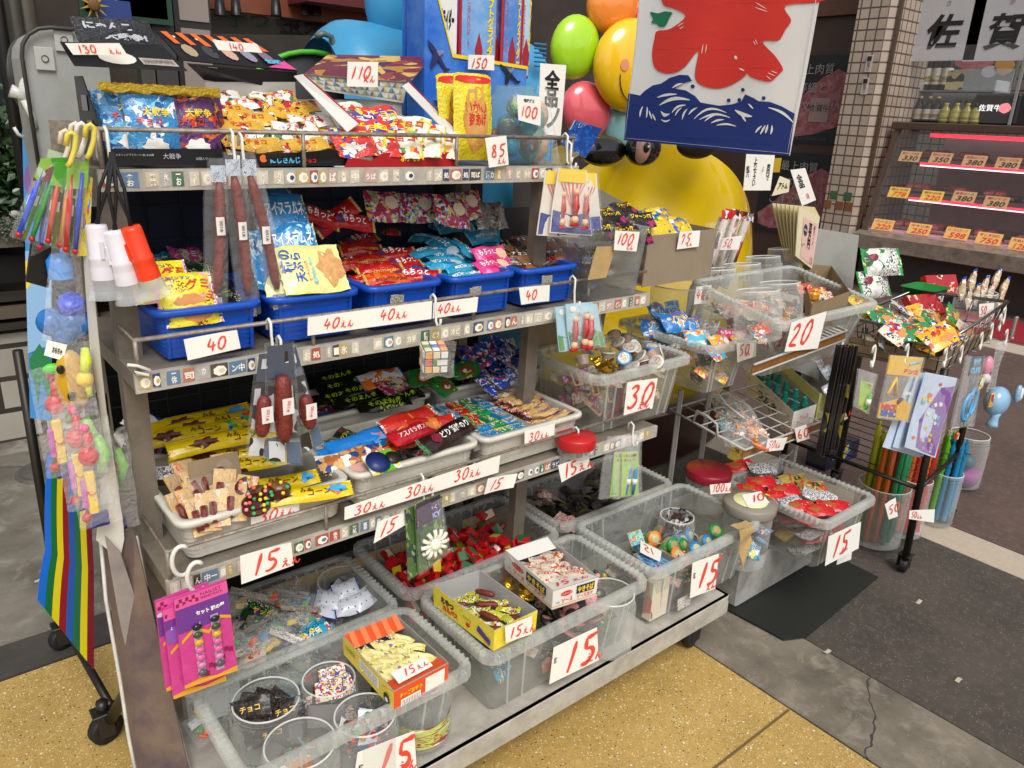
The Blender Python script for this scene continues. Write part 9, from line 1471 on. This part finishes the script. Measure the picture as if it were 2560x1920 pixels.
# hanging from the basket
for i,(px,py) in enumerate(((2182,872),(2265,868),(2362,878),(2402,870),(2452,838),(2478,815),(2500,792),(2510,775),(2068,800),(2515,830))): 
    yy=.955 if px<2400 else .97; xx=None; q=M(); p=at(px,py,y=.94) if px<2390 and px>2100 else at(px,py,y=.965) if px>=2390 else at(px+35,py+38,y=1.19); q.tube([p+V((0,0,-.012)),p+V((.002,0,.004)),p+V((.010,0,.008)),p+V((.016,0,.0)),p+V((.012,-.004,-.03)),p+V((.0,-.008,-.052)),p+V((-.012,-.010,-.046)),p+V((-.016,-.010,-.03))],.0034,HOOK,8); tag(q.build('s_hook'),['first white hook on the front of the basket','second white hook on the front of the basket, holding the yellow toy','third white hook on the front of the basket, holding the purple card','white hook at the front corner of the basket','first hook along the right side of the basket','second hook along the right side of the basket','third hook along the right side of the basket','farthest hook along the right side of the basket','white hook at the right end of the upper wire shelf','low hook beside the pink balloon'][i],'hook','white hooks on the basket')
def pg(q,fn,n,C): pen(q,fn,n,C,'3fae28')
hang('green pen pack hanging left of the yellow toy pack',[(2142,920),(2192,935),(2168,1035),(2132,1015)],.95,FILM,'pen_bag','pen bag',pg,th=0)
def nice(q,fn,n,C):
    q.poly([fn(x,y_,3) for x,y_ in((.02,.7),(.98,.7),(.98,.99),(.02,.99))],mat('nice_yellow','e8b818',.35)); text(q,'パチンコ',lambda x,y_,k=0:fn(x,y_,7),.6,.77,RD,w=.6,h=.08,bold=.06); q.poly([fn(.25+.16*math.cos(i*.7),.88+.05*math.sin(i*.7),5) for i in range(9)],mat('brown_print2')); q.tube([fn(.6,.88,14),fn(.9,.93,14)],.003,LBL); q.tube([fn(.15,.4,40),fn(.3,.65,40),fn(.4,.4,40)],.005,mat('nice_yellow'))
    q.poly([fn(x,y_,3) for x,y_ in((.02,.02),(.98,.02),(.98,.28),(.6,.36),(.02,.24))],mat('nice_yellow')); q.poly([fn(.62+.13*math.cos(i*.7),.3+.07*math.sin(i*.7),6) for i in range(9)],mat('brown_print2')); text(q,'NICE',lambda x,y_,k=0:fn(x,y_,9),.3,.2,RD,w=.48,h=.1,bold=.06); text(q,'SHOT!!',lambda x,y_,k=0:fn(x,y_,9),.5,.1,BLU,w=.85,h=.11,bold=.06); q.poly([fn(x,y_,8) for x,y_ in((.62,.42),(.85,.42),(.85,.47),(.62,.47))],mat('tag_white'))
    q.grid(lambda u,v:fn(u,v,0)+n*(.005+.02*math.sin(math.pi*u)*math.sin(math.pi*v)*(1+.3*math.sin(u*9+v*11))),8,10,FILM)
hang('yellow slingshot toy pack reading NICE SHOT hanging on the basket',[(2222,886),(2310,893),(2268,1056),(2190,1045)],.93,FILM,'toy_pack','toy pack',nice,th=0)
def bm(q,fn,n,C):
    q.poly([fn(x,y_,3) for x,y_ in((.55,.02),(.95,.02),(.98,.9),(.6,.85),(.2,.4),(.3,.05))],mat('violet_print','8a5aa8',.35)); 
    for i in range(22):
        a,b,r=rnd.uniform(.12,.85),rnd.uniform(.05,.9),rnd.uniform(.05,.09); c=[YEL,WH,LBL,mat('violet2','b890d0',.35),ORG][i%5]; q.poly([fn(a+r*math.cos(k*1.57+.4+i),b+r*.5*math.sin(k*1.57+.4+i),5+i*.6) for k in range(4)] if i%2 else [fn(a+r*.8*math.cos(k*.7),b+r*.35*math.sin(k*.7),5+i*.6) for k in range(9)],c)
    text(q,'HELLO!',lambda x,y_,k=0:fn(x,y_,24),.75,.1,WH,w=.1,h=.12,rot=R(0)); q.grid(lambda u,v:fn(u,v,0)+n*(.004+.006*math.sin(u*5+v*9)),6,10,FILM)
for i,(dx,y) in enumerate(((-34,.955),(-18,.945),(0,.925))): hang(['rear','middle','front'][i]+' pale blue and purple bookmark card hanging on the basket',[(2312+dx,930),(2392+dx*.6,945),(2338+dx,1145),(2262+dx*1.6,1118)],y,mat('bookmark_blue','c8d8ec',.35),'bookmark_card','bookmark card',bm if i==2 else None,group='bookmark cards on the basket')
def cuffs(q,fn,n,C):
    q.poly([fn(x,y_,3) for x,y_ in((.35,.72),(.98,.72),(.98,1),(.35,1))],mat('black_head','101418',.3)); text(q,'手錠',lambda x,y_,k=0:fn(x,y_,7),.68,.92,LBL,w=.4,h=.09,bold=.06); text(q,'CUFFS',lambda x,y_,k=0:fn(x,y_,7),.68,.80,LBL,w=.5,h=.08,bold=.06)
    for cx,cy in((.38,.3),(.62,.38)):
        c=fn(cx,cy,0)+n*.01; q.tube([c+V((.032*math.cos(a),-.002,.048*math.sin(a))) for a in[i*.35 for i in range(18)]],.0062,mat('cuff_blue','4aa8e0',.3),8,True)
    text(q,'JUNIOR CUFFS',lambda x,y_,k=0:fn(x,y_,0)+n*.02,.5,.42,mat('navy_print'),w=.9,h=.06,rot=R(55),bold=.04); q.grid(lambda u,v:fn(u,v,0)+n*(.006+.016*math.sin(math.pi*u)*math.sin(math.pi*v)),8,10,FILM)
hang('light blue toy handcuffs in a bag with black header on the basket corner',[(2412,890),(2460,888),(2430,1065),(2375,1070)],.945,FILM,'toy_handcuffs','toy',cuffs,th=0)
t=thing('elephant_balloon','light blue inflated elephant head hanging at the right of the basket','balloon',at(2490,1010,y=.97)); EB=mat('elephant_blue','8ab4d4',.14,coat=.6); c=at(2492,1003,y=.97); q=M(); q.ball(c,.064,EB,22,14,(1,.7,.95)); q.tube([c+V((-.014,-.01,-.03)),c+V((-.02,-.012,-.06)),c+V((-.024,-.012,-.085)),c+V((-.024,-.012,-.094))],[.024,.016,.020,.024],EB,14); q.build('head',t)
q=M(); e_=at(2545,985,y=.965); q.ball(e_,.036,EB,18,10,(.6,.4,1.1)); q.ball(e_+V((.006,-.010,0)),.026,mat('ear_white','dce4e8',.2),14,8,(.6,.3,1.1)); q.build('ear',t); q=M(); q.ball(c+V((.014,-.036,.008)),.005,mat('eye_black'),8,6,(1,.5,1.3)); q.ball(c+V((-.034,-.03,.0)),.004,mat('eye_black'),8,6,(1,.5,1.3)); q.tube([c+V((-.022+.004*i,-.036,-.026-.003*math.sin(i*1.0))) for i in range(5)],.0007,mat('eye_black'),5); q.build('face_print',t)
q=M(); c=at(2468,915,y=.97); q.ball(c,.028,mat('balloon_rose','e89ab4',.15,coat=.5),16,10,(1,.7,1.4)); q.ball(c+V((-.008,-.004,-.045)),.022,mat('balloon_pale','d8d0d4',.15),14,8); q.grid(lambda u,v:c+V(((u-.5)*.09,-.03-.004*math.sin(u*9+v*5),(v-.45)*.19)),8,10,FILM2); tag(q.build('pink_balloon_toy'),'pink and white balloon toy in a clear bag above the elephant','toy')
for i,(px,py,w,h,c,l) in enumerate(((2452,960,.03,.05,'e8c820','small yellow toy in a bag left of the elephant'),(2478,1000,.03,.06,'d8a850','tan and white toy strip before the elephant'),(2535,820,.02,.09,'8a8a88','clear bag strip on the farthest hooks'),(2392,1090,.018,.03,'d84a20','small orange folded toy hanging low under the basket'))): q=M(); p=at(px,py,y=.96); q.box(p,(w,.012,h),prt('tt'+c,c,['e8e8e0',c,'a83a2a'],3,mask=.5,txt=0),None,.004); tag(q.build('hanging_toy'),l,'toy')
for i in range(6): q=M(); a=at(2075+i*7,870,y=1.13-.008*i); b=at(2068+i*9,1125-i*4+(i%2)*10,y=1.13-.008*i); q.box(((a.x+b.x)/2,a.y,(a.z+b.z)/2),(.004,.022,a.z-b.z),prt('black_sticks','151518',['3a3a3c','8a8418','0c0c0e'],3,mask=.55,txt=.2,tc='b8b8b0'),None,.002); tag(q.build('hanging_toy'),'long thin black toy pack in the bundle hanging at the end of the wire shelves','toy','black toy packs at the end of the wire shelves')
# tubes in jars under the basket
def tubejar(label,px,py,yy,r,h,cols,n,top,spiral=False):
    p=at(px,py,y=yy); z0=.012; t=jar(label,(p.x,yy,z0),r,h,neck=.97,grp='tall clear jars of drink tubes'); 
    for i in range(n):
        a_=i*2.4; rr_=r*.72*((i+.5)/n)**.5; x,y=p.x+rr_*math.cos(a_),yy+rr_*math.sin(a_); c=cols[i%len(cols)]; hh=top*(1+rnd.uniform(-.06,.03)); q=M(); m=clear('tube_'+c,c,.72,.12)
        if spiral: q.lathe([(.010+.0022*(k%2),z0+.02+k*(hh-.02)/26) for k in range(26)]+[(.004,z0+hh+.01),(.007,z0+hh+.02),(0,z0+hh+.025)],m,8,None,(x,y,0))
        else: q.tube([(x,y,z0+.02),(x+rnd.uniform(-.008,.008),y,z0+hh),(x,y,z0+hh+.006),(x,y,z0+hh+.022)],[.011,.0105,.003,.006],m,8)
        tag(q.build('drink_tube'),{'2a8a58':'green','b8b828':'yellow green','d86a30':'orange','2a88b8':'blue','c83828':'red','6ab828':'lime'}[c]+(' spiral' if spiral else ' straight')+' frozen drink tube standing in a jar under the basket','drink tube',{'2a8a58':'green','b8b828':'yellow green','d86a30':'orange','2a88b8':'blue','c83828':'red','6ab828':'lime'}[c]+(' spiral' if spiral else ' straight')+' tubes')
tubejar('large clear jar of straight green, yellow and orange tubes',2170,1400,1.10,.095,.24,['2a8a58','b8b828','d86a30','2a8a58','b8b828'],22,.44)
tubejar('clear jar of red and orange spiral tubes behind the cart leg',2255,1350,1.05,.06,.24,['c83828','d86a30'],12,.38,True)
tubejar('clear jar of lime, yellow and blue spiral tubes',2330,1340,1.02,.058,.22,['6ab828','2a88b8','b8b828'],12,.36,True)
p=at(2360,1310,y=1.12); jar('clear jar with purple powder at the far right under the basket',(p.x+.04,1.12,.012),.085,.24,neck=.92); q=M(); q.lathe([(0,.03),(.072,.03),(.078,.06),(.078,.085),(0,.087)],mat('purple_powder','8a3a80',.6),24,Matrix.Translation((p.x+.04,1.12,0))); q.ball((p.x+.02,1.10,.13),.035,mat('teal_lump','1f5a60',.5),12,8); tag(q.build('purple_candy'),'purple and teal candy filling of the far right jar','candy')
q=M(); p=at(2090,1160,y=1.55); q.box((p.x+.05,1.6,p.z),(.30,.10,.16),prt('dark_blue_box','0c1830',['16306a','c8b030','0a0f1c'],1.4,mask=.55,txt=.15,tc='d8c040'),None,.002); fn=lambda x,y,k=0:V((p.x+.05+x,1.548,p.z+y)); text(q,'Superlighting',fn,-.02,.04,mat('pale_letter'),w=.16,bold=.03); tag(q.build('dark_blue_box'),'dark blue toy box with yellow print behind the right bin','box')
inst(carton(.075,.06,.001,mat('tag_white'),texts=[('原材料名 ゼリー',0,.015,INK,.005),('内容量 50g',0,0,INK,.005)]),'paper_label','white printed label on the large tube jar','label',None,at(2112,1385,y=.99),(R(85),0,R(-8)))
for o in list(COL.objects):   # the shop front across the street stands about 7.5 m away: built smaller and nearer, then scaled up about the camera
    if not o.parent and o.type!='CAMERA' and o.location.x>3.7 and 'label' in o: o.location=(o.location.x*2,o.location.y*2,o.location.z*2-1.5); o.scale=[s*2 for s in o.scale]
q=M(); q.box((6.9,7.7,1.5),(3.6,.1,4),INT); tag(q.build('gap_wall'),'added dark wall closing the gap between the two shops','wall')  # wall added to cover the sky gap seen from the side
for i,(x,y) in enumerate(((2.2,.55),(1.9,.3),(2.0,.85),(2.5,.8),(.2,2.6),(2.35,1.02))): q=M(); q.grid(lambda u,v:V((x+.03*u,y+.012*v,.0035+.003*math.sin(u*4+i))),3,2,mat('litter','b8b09c',.7),True,None,.0005); tag(q.build('paper_scrap'),'tiny pale paper scrap lying on the ground','litter','paper scraps on the ground')
